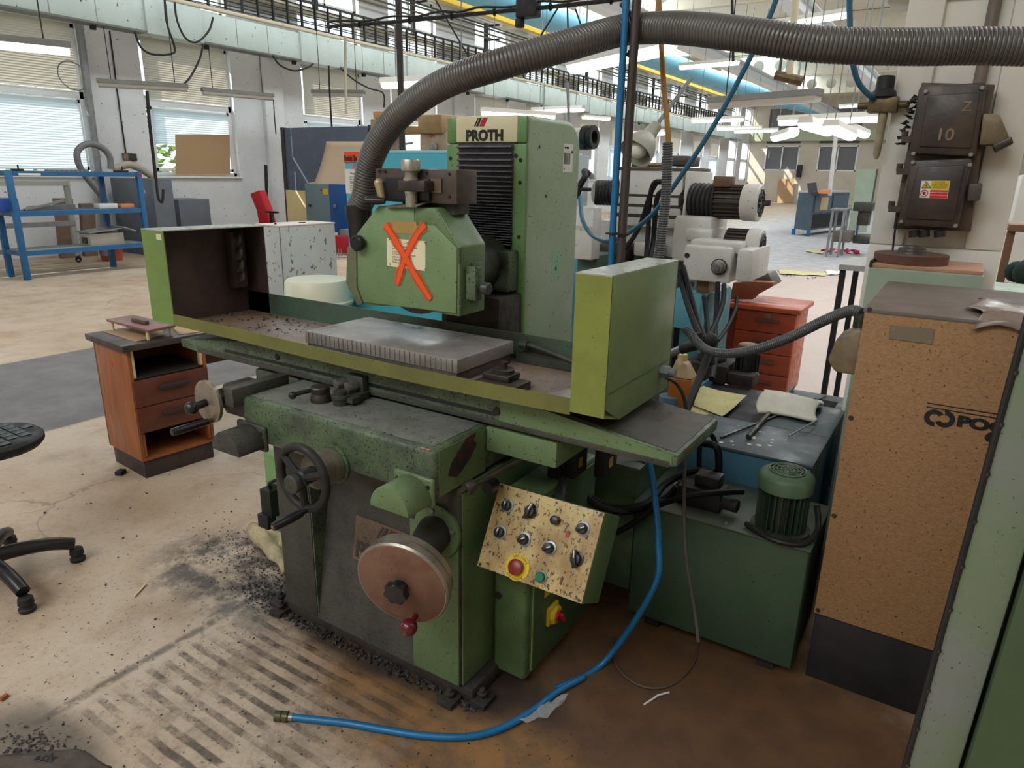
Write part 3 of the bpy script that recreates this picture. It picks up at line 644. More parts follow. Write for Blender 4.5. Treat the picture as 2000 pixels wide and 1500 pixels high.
# reversing lever, table dogs and dog stop on the saddle top
lp = Vector((-1.735, 1.522, .932))
q = MB(); q.lathe(lp, (0, 0, 1), [(0, .034), (.006, .036), (.02, .034), (.03, .03), (.034, .032), (.05, .033), (.054, .03), (.055, 0)], 26); rv = q.done('reversing_lever', darksteel, G)
q = MB(); q.tube([lp+Vector((-.02, -.02, .04)), lp+Vector((-.03, -.055, .04)), lp+Vector((-.035, -.075, .038))], .008, 8); q.ball(lp+Vector((-.037, -.086, .037)), .0135); q.done('lever_ball', blackp, rv)
q = MB(); q.box(-1.71, -1.63, 1.615, 1.643, .94, 1.012); q.box(-1.66, -1.62, 1.56, 1.64, .932, .96); dg_ = q.done('table_dog', castdark, G, bev=.004)
for x in (-1.708, -1.655): MB().lathe((x, 1.62, .982), (-.3, -1, -.1), [(0, .016), (.01, .016), (.012, .019), (.045, .019), (.047, .014), (.047, 0)], 18).done('dog_screw', steel, dg_)
q = MB(); q.lathe((-1.655, 1.535, .932), (0, 0, 1), [(0, .024), (.022, .026), (.024, .03), (.034, .03), (.036, .022), (.05, .022), (.05, 0)], 20); q.box(-1.65, -1.60, 1.535, 1.575, .945, .962); q.done('dog_stop', castdark, G)
# table with T slot, sloping ends
TY, TB = 1.645, 1.995
t = MB()
prof = [(-2.72, .952), (-2.60, .944), (-.57, .943), (-.53, .950), (-.53, .985), (-1.0, 1.036), (-2.30, 1.036), (-2.72, .985)]
t.prism([(x, TY, z) for x, z in prof], (0, TB-TY, 0)); t.done('table', grimy, G, bev=.006)
MB().prism([(-.97, TY+.012, 1.0335), (-.542, TY+.012, .9868), (-.542, TB-.012, .9868), (-.97, TB-.012, 1.0335)], (0, 0, .0015)).done('table_end_top', M('dark_end_sheet', (74, 70, 64), .35, dirt=.5, dcol=(54, 52, 48), ds=5, speck=.15), G)  # dark top laid over the sloping table end
MB().box(-2.42, -1.105, TY-.0015, TY+.002, .975, .987).done('slot', blackpaint, G)
MB().cyl((-1.10, TY-.002, .992), (-1.10, TY+.001, .992), .014, n=16).done('slot_hole', blackpaint, G)
MB().cyl((-2.10, TY-.002, 1.004), (-2.10, TY+.001, 1.004), .013, n=16).done('slot_hole', blackpaint, G)
MB().box(-2.60, -.55, TY-.0035, TY, .946, .963).done('table_lower_strip', filthy, G, bev=.001)
MB().prism([(-.96, TY-.002, 1.032), (-.545, TY-.002, .982), (-.545, TY-.002, .955), (-1.09, TY-.002, .957), (-1.09, TY-.002, 1.03)], (0, .0015, 0)).done('table_end_face', green, G)
# splash tray: floor, apron strips, end guards
AY, AB, AZ = 1.58, 2.055, 1.035
MB().box(-2.79, -.722, AY+.1, AB, AZ+.002, AZ+.008).done('tray_floor', tray_floor, G)
n = 24; fr = []; 
def sag(x): 
    k = (x+1.45)/.8; return -.018*math.exp(-k*k)
xs = [-2.643+(2.643-.819)*i/n for i in range(n+1)]
a = MB()
for x0, x1 in zip(xs, xs[1:]):
    a.hexa([(x0, AY, 1.066+sag(x0)), (x1, AY, 1.066+sag(x1)), (x1, AY+.0035, 1.066+sag(x1)), (x0, AY+.0035, 1.066+sag(x0))], [(x0, AY, 1.113+sag(x0)), (x1, AY, 1.113+sag(x1)), (x1, AY+.0035, 1.113+sag(x1)), (x0, AY+.0035, 1.113+sag(x0))])
a.done('front_apron', M('olive_apron', (112, 112, 58), .4, dirt=.5, dcol=(84, 84, 48), ds=5, speck=.2), G)  # yellowish reflection is part of the apron colour
MB().prism([(-2.79, AY, 1.066), (-2.79, AY+.004, 1.070), (-2.79, AY+.104, AZ+.004), (-2.79, AY+.10, AZ)], (2.07, 0, 0)).done('apron_underside', lime, G)
MB().box(-2.79, -.722, AB-.004, AB, AZ, 1.135).done('rear_apron', M('green_rear_apron', (70, 96, 80), .5, dirt=.7, dcol=(84, 70, 58), ds=6, speck=.3), G)
def end_guard(xo, xi, mend, mfront, minner, nm):
    s = 1 if xo > xi else -1; th = .004*s
    prof = [(AY, 1.44), (AY, 1.092 if s > 0 else 1.07), (AY+.10, AZ), (AB, AZ), (AB, 1.436)]
    g = MB(); g.prism([(xo, y_, z_) for y_, z_ in prof], (-th, 0, 0)); g = g.done(nm, mend, G, bev=.001)
    x0, x1 = sorted((xo, xi))
    MB().box(x0, x1, AY-.0005, AY+.0035, 1.066, 1.44).done('front_flange', mfront, g)
    MB().box(x0, x1, AB-.004, AB, AZ, 1.436).done('back_flange', minner, g)
    MB().prism([(x0, AY-.001, 1.4395), (x1, AY-.001, 1.4395), (x1, AB+.001, 1.4355), (x0, AB+.001, 1.4355)], (0, 0, .004)).done('top_flange', guard_top, g)
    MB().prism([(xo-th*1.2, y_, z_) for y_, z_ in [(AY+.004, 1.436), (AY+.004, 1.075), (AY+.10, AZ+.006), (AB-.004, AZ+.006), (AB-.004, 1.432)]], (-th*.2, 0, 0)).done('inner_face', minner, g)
    return g
gr = end_guard(-.717, -.819, olive, lime, rust_inner, 'right_end_guard')
gl = end_guard(-2.795, -2.643, olive, M('left_guard_front', (112, 138, 72), .42, dirt=.4, dcol=(94, 116, 62), ds=5, speck=.1), rust_inner, 'left_end_guard')
MB().box(-2.69, -2.655, AY-.0015, AY+.001, 1.405, 1.428).done('small_label', signm, gl)
MB().box(-.7165, -.7155, AY+.02, AB-.02, 1.128, 1.131).done('folded_seam', grimy, gr)
q = MB(); q.cyl((-.717, 1.985, 1.105), (-.690, 1.985, 1.105), .02, n=6); q.cyl((-.690, 1.985, 1.105), (-.672, 1.985, 1.105), .014); q.done('cable_gland', galv, gr)
# fixings inside the left guard, dried coolant crust
q = MB(); q.box(-2.786, -2.74, 1.95, 2.02, 1.16, 1.41); q.done('guard_bracket', rust_inner, gl, bev=.004)
for z in (1.40, 1.34, 1.285, 1.235): MB().tube(spline([(-2.74, 1.985, z), (-2.70, 1.965, z-.005), (-2.685, 1.95, z-.03), (-2.70, 1.945, z-.045)], 4), .010, 6).done('bolt', black_muck, gl)
m = MB()
for _ in range(120):
    x = -2.45+random.gauss(0, .2); m.clump((max(x, -2.77), random.uniform(1.72, 2.03), AZ+.01), random.uniform(.003, .009))
stuff(m.done('crust', black_muck, G))
# magnetic chuck with its inlaid pole strips
cx0, cx1, cy0, cy1, cz = -1.955, -1.262, 1.66, 1.985, 1.122
MB().box(cx0+.006, cx1-.006, cy0+.004, cy1-.004, AZ+.008, 1.078).done('chuck_base', chuckside, G, bev=.003)
ck = MB().box(cx0, cx1, cy0, cy1, 1.078, cz).done('chuck_top', chuckm, G, bev=.002)
pm = M('pole_strip', (88, 80, 74), .5)
for i in range(31):
    x = cx0+.02+i*(cx1-cx0-.04)/30; MB().box(x-.0015, x+.0015, cy0-.0008, cy0+.002, 1.081, cz-.003).done('pole_strip', pm, ck)
MB().cyl((cx1-.13, cy0+.001, 1.058), (cx1-.13, cy0+.006, 1.058), .009, n=12).done('chuck_hole', blackpaint, G)
# stop clamp right of the chuck, coolant pipe, white plate
q = MB(); q.box(-1.20, -1.05, 1.66, 1.76, AZ+.008, AZ+.035); q.box(-1.19, -1.09, 1.69, 1.76, AZ+.035, AZ+.055); cl = q.done('stop_clamp', darksteel, G, bev=.005)
q = MB(); q.lathe((-1.13, 1.725, AZ+.055), (0, 0, 1), [(0, .034), (.012, .034), (.014, .03), (.014, .012), (.035, .012), (.036, 0)], 16); q.done('clamp_nut', darksteel, cl)
q = MB(); q.tube(spline([(-1.25, 2.02, 1.105), (-1.20, 2.02, 1.105), (-1.05, 2.0, 1.085), (-.90, 1.96, 1.062), (-.80, 1.95, 1.055)], 6), .008, 8); q.done('coolant_pipe', castdark, G)
q = MB(); q.lathe((-1.255, 2.02, 1.105), (1, 0, 0), [(0, .016), (.03, .016), (.03, .01)], 8); q.done('pipe_nut', castdark, G)
MB().prism([(-1.0, 1.67, AZ+.010), (-.83, 1.67, AZ+.010), (-.83, 1.95, AZ+.010), (-.90, 1.95, AZ+.010)], (0, 0, .003)).done('cover_plate', M('bare_sheet', (150, 138, 134), .3, .3), G)
MB().box(-1.26, -.80, 2.0, 2.05, AZ+.01, AZ+.04).done('rear_way_strip', castdark, G)
# ---------------------------------------------------------------- column with bellows and sign
CX0, CX1, CY, CBK = -1.778, -1.402, 2.28, 2.70
c = MB(); r = .11; prof = [(CY+.006, .78), (CY+.006, 1.885)]
prof = [(CY+.006, .70), (CY+.006, 1.888)] + [(CBK-r+r*math.sin(a*math.pi/12), 1.888-r+r*math.cos(a*math.pi/12)) for a in range(0, 7)] + [(CBK, .70)]
c.prism([(CX0, y_, z_) for y_, z_ in prof], (CX1-CX0, 0, 0)); col = c.done('column', green_pale, G, bev=.022, seg=4, ang=30)
MB().box(CX0+.05, CX1-.04, CBK, CBK+.045, .75, 1.70).done('rear_cover', green_pale, col, bev=.01)
for z0, z1 in ((1.0, 1.788),):
    MB().box(CX0+.0, CX0+.062, CY-.004, CY+.014, z0, z1).done('left_front_strip', green_front, col, bev=.006)
    MB().box(CX1-.068, CX1-.006, CY-.004, CY+.014, z0, z1).done('right_front_strip', green_front, col, bev=.006)
MB().box(CX1-.005, CX1-.002, CY+.03, CY+.034, .75, 1.788).done('panel_seam', blackpaint, col)
MB().box(CX0, CX0+.05, CY-.004, CY+.012, 1.79, 1.886).done('top_left_corner', green_front, col, bev=.012)
MB().box(CX1-.064, CX1-.006, CY-.004, CY+.012, 1.79, 1.886).done('top_right_corner', green_front, col, bev=.012)
sg = MB().box(-1.728, -1.447, CY-.006, CY+.006, 1.794, 1.887).done('sign', signm, col, bev=.002)
text('lettering', 'PROTH', .052, (-1.681, CY-.0075, 1.801), (1, 0, 0), (0, 0, 1), inkblack, sg, bold=.0025, sx=1.02)
logo((-1.642, CY-.0065, 1.851), (1, 0, 0), (0, 0, 1), .030, (0, -1, 0), sg, inkblack, inkred)
bx0, bx1 = -1.716, -1.462
MB().box(bx0-.01, bx1+.012, CY-.001, CY+.012, 1.38, 1.79).done('bellows_backing', blackpaint, col)
z = 1.786; bel = MB().box(bx0-.004, bx1+.004, CY-.002, CY+.004, 1.40, 1.788).done('bellows', blackpaint, G)
while z > 1.415:
    p = .0225*max(.30, ((z-1.40)/.386)**1.15)+.0028
    vs = [(CY-.004, z), (CY-.022, z-p*.25), (CY-.024, z-p*.42), (CY-.006, z-p*.66), (CY-.003, z-p*.98)]; b = MB()
    b.prism([(bx0, y_, z_) for y_, z_ in vs], (bx1-bx0, 0, 0)); b.done('pleat', bellm, bel, ang=20); z -= p
for x, z in ((CX1-.03, 1.73), (CX1-.03, 1.45), (CX1-.05, 1.745), (CX1-.03, 1.65), (CX0+.02, 1.735)):
    MB().lathe((x, CY-.004, z), (0, -1, 0), [(0, .008), (.001, .008), (.001, 0)], 10).done('screw_hole', blackpaint, col)
for y_, z in ((2.36, 1.78), (2.42, 1.60), (2.62, 1.77)): MB().lathe((CX1, y_, z), (1, 0, 0), [(0, .006), (.001, .006), (.001, 0)], 10).done('screw_hole', blackpaint, col)
# barcode sticker and an unpainted patch on the column side
st = MB().prism([(CX1, y_, z_) for y_, z_ in ((2.548, 1.69), (2.628, 1.69), (2.628, 1.80), (2.548, 1.80))], (.001, 0, 0)).done('barcode_sticker', paper, col)
for k in range(11): MB().box(CX1+.001, CX1+.0014, 2.553+k*.005, 2.553+k*.005+random.choice((.0018, .003)), 1.722, 1.766).done('bar', inkblack, st)
text('print', 'PL 00501', .010, (CX1+.0013, 2.556, 1.782), (0, 1, 0), (0, 0, 1), inkblack, st); text('print', '5', .012, (CX1+.0013, 2.555, 1.700), (0, 1, 0), (0, 0, 1), inkblack, st)
MB().prism([(CX1, y_, z_) for y_, z_ in ((2.478, 1.262), (2.563, 1.262), (2.57, 1.38), (2.49, 1.385))], (.0006, 0, 0)).done('repainted_patch', M('mint_patch', (140, 178, 146), .4, speck=.3, ss=40), col)
text('marking', '4', .03, (CX1+.0014, 2.512, 1.30), (0, 1, 0), (0, 0, 1), inkblack, col, bold=-.0005)
# vertical slide under the bellows, black with swarf
MB().box(-1.672, -1.415, 2.12, CY+.01, .80, 1.235).done('vertical_slide', black_muck, G, bev=.01)
MB().box(-1.712, -1.664, 2.15, CY+.01, .80, 1.225).done('slide_gib', darksteel, G, bev=.004)
MB().box(-1.60, -1.432, 2.205, CY+.01, 1.245, 1.40).done('head_plate', grimy, G, bev=.006)
for x in (-1.462, -1.45): MB().lathe((x, 2.204, 1.345+(x+1.462)*.5), (0, -1, 0), [(0, .008), (.008, .008), (.008, .004), (.004, 0)], 10).done('bolt', darksteel, G)
MB().cyl((-1.57, CY, 1.345), (-1.57, 1.90, 1.345), .105, n=32).done('spindle_housing', castdark, G, bev=.006)
# wheel guard
WY, WD = 1.78, .145
f = lambda pts, y=WY: [PY(a, b, y) for a, b in pts]
outline = [(697, 456), (738, 402), (852, 406), (898, 482), (897, 619), (868, 614), (850, 611)]
arc = [(840, 608), (825, 604), (806, 600.5), (790, 599), (772, 598.5)]
wg = MB().prism(f(outline+arc+[(712, 597), (697, 560)]), (0, WD, 0)).done('wheel_guard', green, G, bev=.006)
MB().prism([p+Vector((0, -.006, 0)) for p in f([(698, 458), (739, 404), (811, 404), (811, 440), (850, 440), (894, 484), (893, 612), (848, 606), (712, 590), (700, 560)])], (0, .006, 0)).done('guard_door', M('door_green', (116, 142, 100), .4, dirt=.35, dcol=(92, 112, 78), ds=6, speck=.22, ss=55), wg, bev=.003)
MB().prism([p+Vector((0, -.004, 0)) for p in f([(811, 404), (851, 407), (893, 482), (850, 441), (811, 441)])], (0, .005, 0)).done('guard_upper_plate', green, wg, bev=.002)
MB().prism([p+Vector((0, -.012, 0)) for p in f([(682, 482), (700, 482), (701, 560), (712, 592), (702, 596), (680, 552)])], (0, .02, 0)).done('left_guard_flap', M('rusty_flap', (96, 108, 76), .5, dirt=.8, dcol=(104, 82, 72), ds=16, speck=.2), wg, bev=.004)
for z0, z1 in ((484, 500), (502, 516), (582, 592), (594, 606)):
    a_, b_ = PY(897, z0, WY-.010), PY(897, z1, WY-.010); MB().cyl(a_, b_, .007, n=10).done('hinge', grimy, wg)
kn = PY(707, 474, WY-.006)
q = MB(); q.lathe(kn, (0, -1, 0), [(0, .012), (.01, .012), (.012, .027), (.03, .027), (.034, .023), (.034, 0)], 22); q.done('door_knob', blackp, wg)
pl = MB().prism([p+Vector((0, -.0085, 0)) for p in f([(758.5, 464.5), (834, 471), (834, 529), (759.5, 519)])], (0, .0025, 0)).done('instruction_plate', M('plate_cream', (226, 218, 186), .45, dirt=.2, dcol=(200, 186, 140), ds=8), wg)
for sx in ((761, 467), (831, 474), (762, 516), (831, 526)):
    MB().lathe(PY(sx[0], sx[1], WY-.0086), (0, -1, 0), [(0, .003), (.001, .003), (.001, 0)], 8).done('rivet', steel, pl)
Y3 = WY-.0088
p0 = PY(758.5, 464.5, Y3); xd = PY(834, 471, Y3)-p0; yd = p0-PY(759.5, 519, Y3); Lx, Ly = xd.length, yd.length; xd.normalize()
for k, ln in enumerate(['1 Balance wheel and flanges', 'to obtain best grinding', 'accuracy and finish.', '2 Check the wheel speed', 'not to exceed its limit.', '3 Run idle before use.', 'Keep guard closed.']):
    text('print', ln, Ly*.105, p0+xd*Lx*.10-yd*(.30+k*.095), xd, yd, inkgrey, pl, ext=.0002)
text('print_heading', '\u2014 NOTE', Ly*.14, p0+xd*Lx*.38-yd*.18, xd, yd, inkgrey, pl, ext=.0002)
tp = M('old_tape', (176, 138, 80), .4, dirt=.4, dcol=(146, 120, 70), ds=10)
MB().prism([p+Vector((0, -.0075, 0)) for p in f([(767, 431), (816, 433), (818, 457), (768, 455)])], (0, .001, 0)).done('tape_patch', tp, wg)
# orange sprayed X: strokes with a soft overspray edge
def stroke(pts, w, m, y, nm):
    P = spline([PY(a, b, y) for a, b in pts], 5); b = MB()
    L_, R_ = [], []
    for i, p in enumerate(P):
        t = (P[min(i+1, len(P)-1)]-P[max(i-1, 0)]).normalized(); nn = Vector((-t.z, 0, t.x)); k = w*(.95+.12*math.sin(i*1.3))
        if i in (0, len(P)-1): k *= .55
        L_.append(p+nn*k); R_.append(p-nn*k)
    for i in range(len(P)-1): b.prism([L_[i], L_[i+1], R_[i+1], R_[i]], (0, .0003, 0))
    return b.done(nm, m, wg)
A_ = [(752, 437), (768, 463), (790, 500), (812, 540), (841, 585)]; B_ = [(830, 438), (812, 462), (793, 500), (782, 530), (775, 556)]
stroke(A_, .020, spraysoft, WY-.0096, 'overspray'); stroke(A_, .0145, spraysoft, WY-.0099, 'overspray'); stroke(B_, .018, spraysoft, WY-.0101, 'overspray'); stroke(B_, .0135, spraysoft, WY-.0103, 'overspray')
stroke(A_, .0098, orange_spray, WY-.0106, 'spray_stroke'); stroke(B_, .0088, orange_spray, WY-.0112, 'spray_stroke')
# latch on the right side of the guard
lx = PY(897, 560, WY).x
q = MB(); q.box(lx-.002, lx+.012, WY+.06, WY+.115, 1.27, 1.40); q.box(lx+.01, lx+.05, WY+.02, WY+.035, 1.285, 1.395); q.box(lx+.0, lx+.05, WY+.035, WY+.06, 1.285, 1.39); lt = q.done('latch_bracket', grimy, wg, bev=.004)
q = MB(); q.lathe((lx+.05, WY+.045, 1.325), (1, 0, 0), [(0, .01), (.012, .01), (.014, .02), (.034, .02), (.038, .017), (.038, 0)], 20); q.done('latch_knob', castdark, lt)
# grinding wheel
wcx = -1.572
q = MB(); q.lathe((wcx, WY+.05, 1.385), (0, 1, 0), [(0, .05), (.0, .178), (.002, .18), (.038, .18), (.04, .178), (.04, .05)], 48); q.done('grinding_wheel', M('grey_abrasive', (92, 88, 84), .9, bump=.3, bs=300), G)
# wheel dresser on top of the guard
d0 = WY+.02
ds = MB(); a0, a1 = PY(735, 392, d0), PY(892, 331, d0)
ds.box(a0.x, a1.x, d0, d0+.11, a0.z, a1.z); ds = ds.done('dresser_slide', M('bronze_grey_casting', (86, 74, 66), .4, .3, dirt=.6, dcol=(58, 50, 46), ds=10), G, bev=.004)
a0, a1 = PY(752, 389, d0-.012), PY(838, 349, d0-.012); MB().box(a0.x, a1.x, d0-.014, d0+.002, a0.z, a1.z).done('dresser_block', M('dark_block', (44, 42, 48), .4, .3), ds, bev=.003)
a0, a1 = PY(838, 376, d0-.004), PY(862, 349, d0-.004); MB().box(a0.x, a1.x, d0-.006, d0, a0.z, a1.z).done('dresser_plate', M('bare_plate', (122, 106, 90), .35, .4), ds)
a0, a1 = PY(779, 373, d0-.05), PY(830, 353, d0-.05); MB().box(a0.x, a1.x, d0-.055, d0-.005, a0.z, a1.z).done('sleeve_clamp', darksteel, ds, bev=.004)
cxp = PY(803, 365, d0-.03)
zt, zb = PY(803, 311, d0-.03).z, PY(803, 404, d0-.03).z
q = MB(); H_ = zt-zb; q.lathe((cxp.x, d0-.03, zb), (0, 0, 1), [(0, .020), (H_*.30, .020), (H_*.30, .022), (H_*.48, .022), (H_*.50, .0245), (H_*.60, .0245), (H_*.61, .021), (H_*.70, .022), (H_*.76, .030), (H_*.97, .031), (H_, .028)], 28); q.done('micrometer_sleeve', M('bright_sleeve', (168, 164, 154), .3, .6, dirt=.3, dcol=(132, 126, 118), ds=20), ds)
p1, p2 = PY(740, 358, d0-.02), PY(748, 392, d0-.02)
q = MB(); q.tube([p1, p1.lerp(p2, .5), p2], .012, 10, rf=lambda i: (.016, .014, .011)[i]); q.ball(p1, .016); q.done('crank_arm', M('pale_crank', (178, 160, 122), .35, .4), ds)
p3 = p2+Vector((-.01, -.012, .0)); q = MB(); q.lathe(p3+Vector((.03, 0, 0)), (-1, -.5, 0), [(0, .009), (.02, .013), (.06, .014), (.068, .011), (.068, 0)], 14); q.done('crank_handle', blackp, ds)
for px_, py_ in ((741, 335), (752, 335), (834, 338), (878, 340), (878, 385), (834, 385)): MB().lathe(PY(px_, py_, d0-.0005), (0, -1, 0), [(0, .005), (.003, .005), (.003, .002), (0, 0)], 8).done('cap_screw', blackpaint, ds)
MB().box(-1.62, -1.40, d0+.03, WY+.13, PY(800, 404, d0).z-.02, PY(800, 390, d0).z).done('dresser_foot', castdark, ds)
MB().prism(f([(752, 403), (800, 400), (828, 397), (812, 405), (760, 406)], WY-.02), (0, .06, .006)).done('bent_cover_plate', M('grey_plate', (104, 98, 88), .45, .2), G)
# spout joining the extraction hose
hb = PY(707, 440, 1.90)
q = MB(); q.lathe((hb.x-.005, 1.90, 1.40), (-.06, 0, 1), [(0, .042), (.10, .044), (.14, .05), (.16, .05)], 20); q.done('extraction_spout', blackp, G)
# clutch rod behind the saddle corner
q = MB(); q.cyl((-1.10, 1.455, .795), (-1.02, 1.68, .845), .0075, n=10); q.lathe((-1.093, 1.475, .80), (.33, .92, .2), [(0, .01), (.0, .02), (.01, .024), (.03, .02), (.03, .01)], 16); q.done('lock_rod', darksteel, G)
MB().cyl((-1.075, 1.56, .775), (-1.075, 1.60, .775), .02, n=14).done('lock_knob', blackp, G)
# small junction box on the left side of the base
MB().box(-2.315, -2.0, 1.70, 1.98, .19, .545).done('side_box', M('light_green_box', (118, 156, 98), .45, dirt=.3, dcol=(96, 128, 80)), G, bev=.006)
q = MB(); q.box(-2.265, -2.20, 1.63, 1.70, .30, .42); q.box(-2.275, -2.21, 1.615, 1.66, .25, .31); q.tube(spline([(-2.23, 1.66, .42), (-2.22, 1.65, .45), (-2.18, 1.69, .47)], 4), .008, 6); q.done('limit_switch', blackrub, G, bev=.005)
# ---------------------------------------------------------------- electrical cabinet under the table
E_ = thing('electrical_cabinet', 'dark green switch cabinet with a red and yellow main switch at right foot of grinder', 'cabinet', (-1.09, 1.9, 0))
MB().box(-1.125, -.996, 1.675, 2.16, .03, .70).done('body', M('dark_green_paint', (92, 118, 74), .45, dirt=.6, dcol=(66, 78, 56), ds=5, speck=.3), E_, bev=.014, seg=3)
MB().box(-.996, -.990, 1.70, 2.14, .05, .68).done('door', M('dark_green_door', (68, 92, 58), .45, dirt=.4, dcol=(52, 66, 46), ds=5, speck=.1), E_, bev=.003)
MB().box(-.99, -.987, 1.704, 1.712, .06, .67).done('door_seal', M('yellow_green_edge', (120, 138, 74), .5), E_)
MB().cyl((-1.105, 1.6745, .33), (-1.105, 1.672, .33), .013, n=16).done('cable_hole', blackpaint, E_)
q = MB(); q.lathe((-.990, 1.80, .445), (1, 0, 0), [(0, .02), (.006, .02), (.007, .013), (.004, .01), (.004, 0)], 18); q.done('door_lock', M('old_lock', (120, 116, 100), .4, .5), E_)
MB().box(-.990, -.989, 1.785, 1.87, .30, .345).done('warning_label', yellowp, E_)
text('print', 'HLAVNI\nVYPINAC', .014, (-.9885, 1.79, .33), (0, 1, 0), (0, 0, 1), inkblack, E_, ext=.0002)
q = MB(); q.box(-.990, -.978, 1.80, 1.87, .18, .25); q.lathe((-.978, 1.835, .215), (1, 0, 0), [(0, .036), (.010, .036), (.018, .03), (.019, 0)], 8); sw = q.done('switch_plate', yellowp, E_, bev=.003)
q = MB(); q.cyl((-.960, 1.835, .215), (-.952, 1.835, .215), .021, n=20); q.obox((-.944, 1.835, .215), (.018, .011, .04), Matrix.Rotation(.5, 3, 'X')); q.done('switch_knob', redp, sw, bev=.002)
# second low cabinet and hydraulic valves in the shade under the table
V_ = thing('valve_cabinet', 'low dark green cabinet with folded lid in the shade under the table end', 'cabinet', (-1.0, 2.45, 0))
MB().box(-1.13, -.87, 2.25, 2.7, .12, .62).done('body', M('dark_green_low_box', (70, 92, 62), .5, dirt=.5, dcol=(50, 62, 48), ds=4), V_, bev=.008)  # low cabinet and its lid are dark green
MB().box(-1.14, -.86, 2.24, 2.71, .62, .645).done('lid', M('dark_green_low_lid', (78, 88, 76), .45, dirt=.5, dcol=(56, 60, 54), ds=4), V_, bev=.006)
q = MB(); q.ring((-.88, 2.30, .70), (0, 1, .2), .05, .006, 20, 6); q.done('lid_handle', castdark, V_)
for i, (x, y_) in enumerate(((-1.03, 1.93), (-.985, 1.96), (-.90, 2.02))):
    v = thing('solenoid_valve', ('black solenoid valve with a yellow label, nearest the pendant box', 'black solenoid valve with a yellow label, middle of three under the table', 'black solenoid valve with a yellow label, farthest from the pendant box')[i], 'valve', (x, y_, .7), 'solenoid valves under the table')
    q = MB(); q.box(x-.02, x+.02, y_-.05, y_+.05, .70, .82); q.cyl((x, y_, .80), (x, y_, .85), .016); q.done('body', blackrub, v, bev=.004)
    MB().box(x+.02, x+.021, y_-.016, y_+.012, .73, .765).done('yellow_label', M('ochre_label_%d' % i, (176, 142, 36), .5, speck=.5, ss=90), v)
# ---------------------------------------------------------------- control pendant
K = thing('control_pendant', 'tilted control box with a scratched cream panel of black knobs', 'control panel', (-.906, 1.70, .5))
KT, KB = [PY(977, 943, 1.65), PY(1183, 1002, 1.65)], [PY(932, 1105, 1.525), PY(1140, 1183, 1.525)]
kx = (KT[1]-KT[0]).normalized(); ky = (KT[0]-KB[0]); KH = ky.length; ky.normalize(); kn = kx.cross(ky).normalized(); KW = (KT[1]-KT[0]).length
ky = kn.cross(kx).normalized(); K0 = KB[0]
if kn.y > 0: kn = -kn
def kp(u, v, h=0.0): return K0+kx*(u*KW)+ky*(v*KH)+kn*h
bx = MB(); bx.hexa([kp(0, 0), kp(1, 0), kp(1, 1), kp(0, 1)], [kp(0, 0)+Vector((0, .112, -.06)), kp(1, 0)+Vector((0, .112, -.06)), kp(1, 1)+Vector((0, .112, -.06)), kp(0, 1)+Vector((0, .112, -.06))]); bx.done('box', M('pendant_green', (86, 112, 70), .45, dirt=.4, dcol=(62, 80, 52), ds=5), K, bev=.004)
MB().prism([kp(.005, .005, 0), kp(.995, .005, 0), kp(.995, .995, 0), kp(.005, .995, 0)], kn*.004).done('face_plate', creamgrime, K)
q = MB(); q.cyl(kp(.5, .6)+Vector((0, .10, -.05)), kp(.5, .6)+Vector((-.1, .30, .02)), .022); q.done('arm', castdark, K)
iu = lambda px_, py_: (lambda P: ((P-K0).dot(kx)/KW, (P-K0).dot(ky)/KH))((lambda d: CAM+d*((K0-CAM).dot(kn)/d.dot(kn)))(ray(px_, py_)))
def selector(px_, py_, ang, big=False):
    u_, v_ = iu(px_, py_); p = kp(u_, v_, .004); r = .017
    s = MB(); s.lathe(p, kn, [(0, r*1.25), (.003, r*1.25), (.004, r)], 22); s = s.done('bezel', galv if not big else blackp, K)
    k = MB(); k.lathe(p+kn*.004, kn, [(0, r*.95), (.014, r*.88), (.015, r*.8), (.015, 0)], 20)
    e = kx*math.cos(ang)+ky*math.sin(ang); g = kn.cross(e); L = r*(1.5 if big else .85)
    k.prism([p+kn*.012-e*L-g*r*.3, p+kn*.012+e*L-g*r*.3, p+kn*.012+e*L+g*r*.3, p+kn*.012-e*L+g*r*.3], kn*.014); k.done('knob', blackp, s, bev=.0015)
    MB().prism([p+kn*.0262-g*.0012+e*L*.1, p+kn*.0262+e*L*.95-g*.0012, p+kn*.0262+e*L*.95+g*.0012, p+kn*.0262+e*L*.1+g*.0012], kn*.0004).done('pointer', paper, s)
selector(993, 988, 1.5); selector(979, 1040, 1.45); selector(1026, 1054, .6); selector(1075, 1071, .5); selector(1140, 1033, .55)
selector(1039, 999, 1.3, True); selector(1128, 1092, 1.8, True)
u_, v_ = iu(1088, 1017); q = MB(); q.lathe(kp(u_, v_, .004), kn, [(0, .014), (.02, .013), (.022, .009), (.022, 0)], 14); q.done('potentiometer_knob', blackp, K)
u_, v_ = iu(1110, 1045); MB().prism([kp(u_-.015, v_-.025, .004), kp(u_+.015, v_-.025, .004), kp(u_+.015, v_+.025, .004), kp(u_-.015, v_+.025, .004)], kn*.003).done('red_lamp', redp, K)
u_, v_ = iu(1012, 1108); p = kp(u_, v_, .004)
es = MB().lathe(p, kn, [(0, .040), (.002, .040), (.002, 0)], 30).done('stop_collar', yellowp, K)
q = MB(); q.lathe(p+kn*.002, kn, [(0, .016), (.006, .016), (.007, .0235), (.014, .024), (.018, .019), (.019, 0)], 28); q.done('stop_button', estop, es)
for k, ch in enumerate('NOUZOVE'): 
    a = 2.35-k*.26; e = kx*math.cos(a)+ky*math.sin(a); text('print', ch, .011, p+kn*.0024+e*.0285-e.cross(kn)*(-.003), e.cross(kn)*-1 if (e.cross(kn)*-1).dot(kx)*math.sin(a) > 0 else e.cross(kn), e, inkblack, es, ext=.0001)
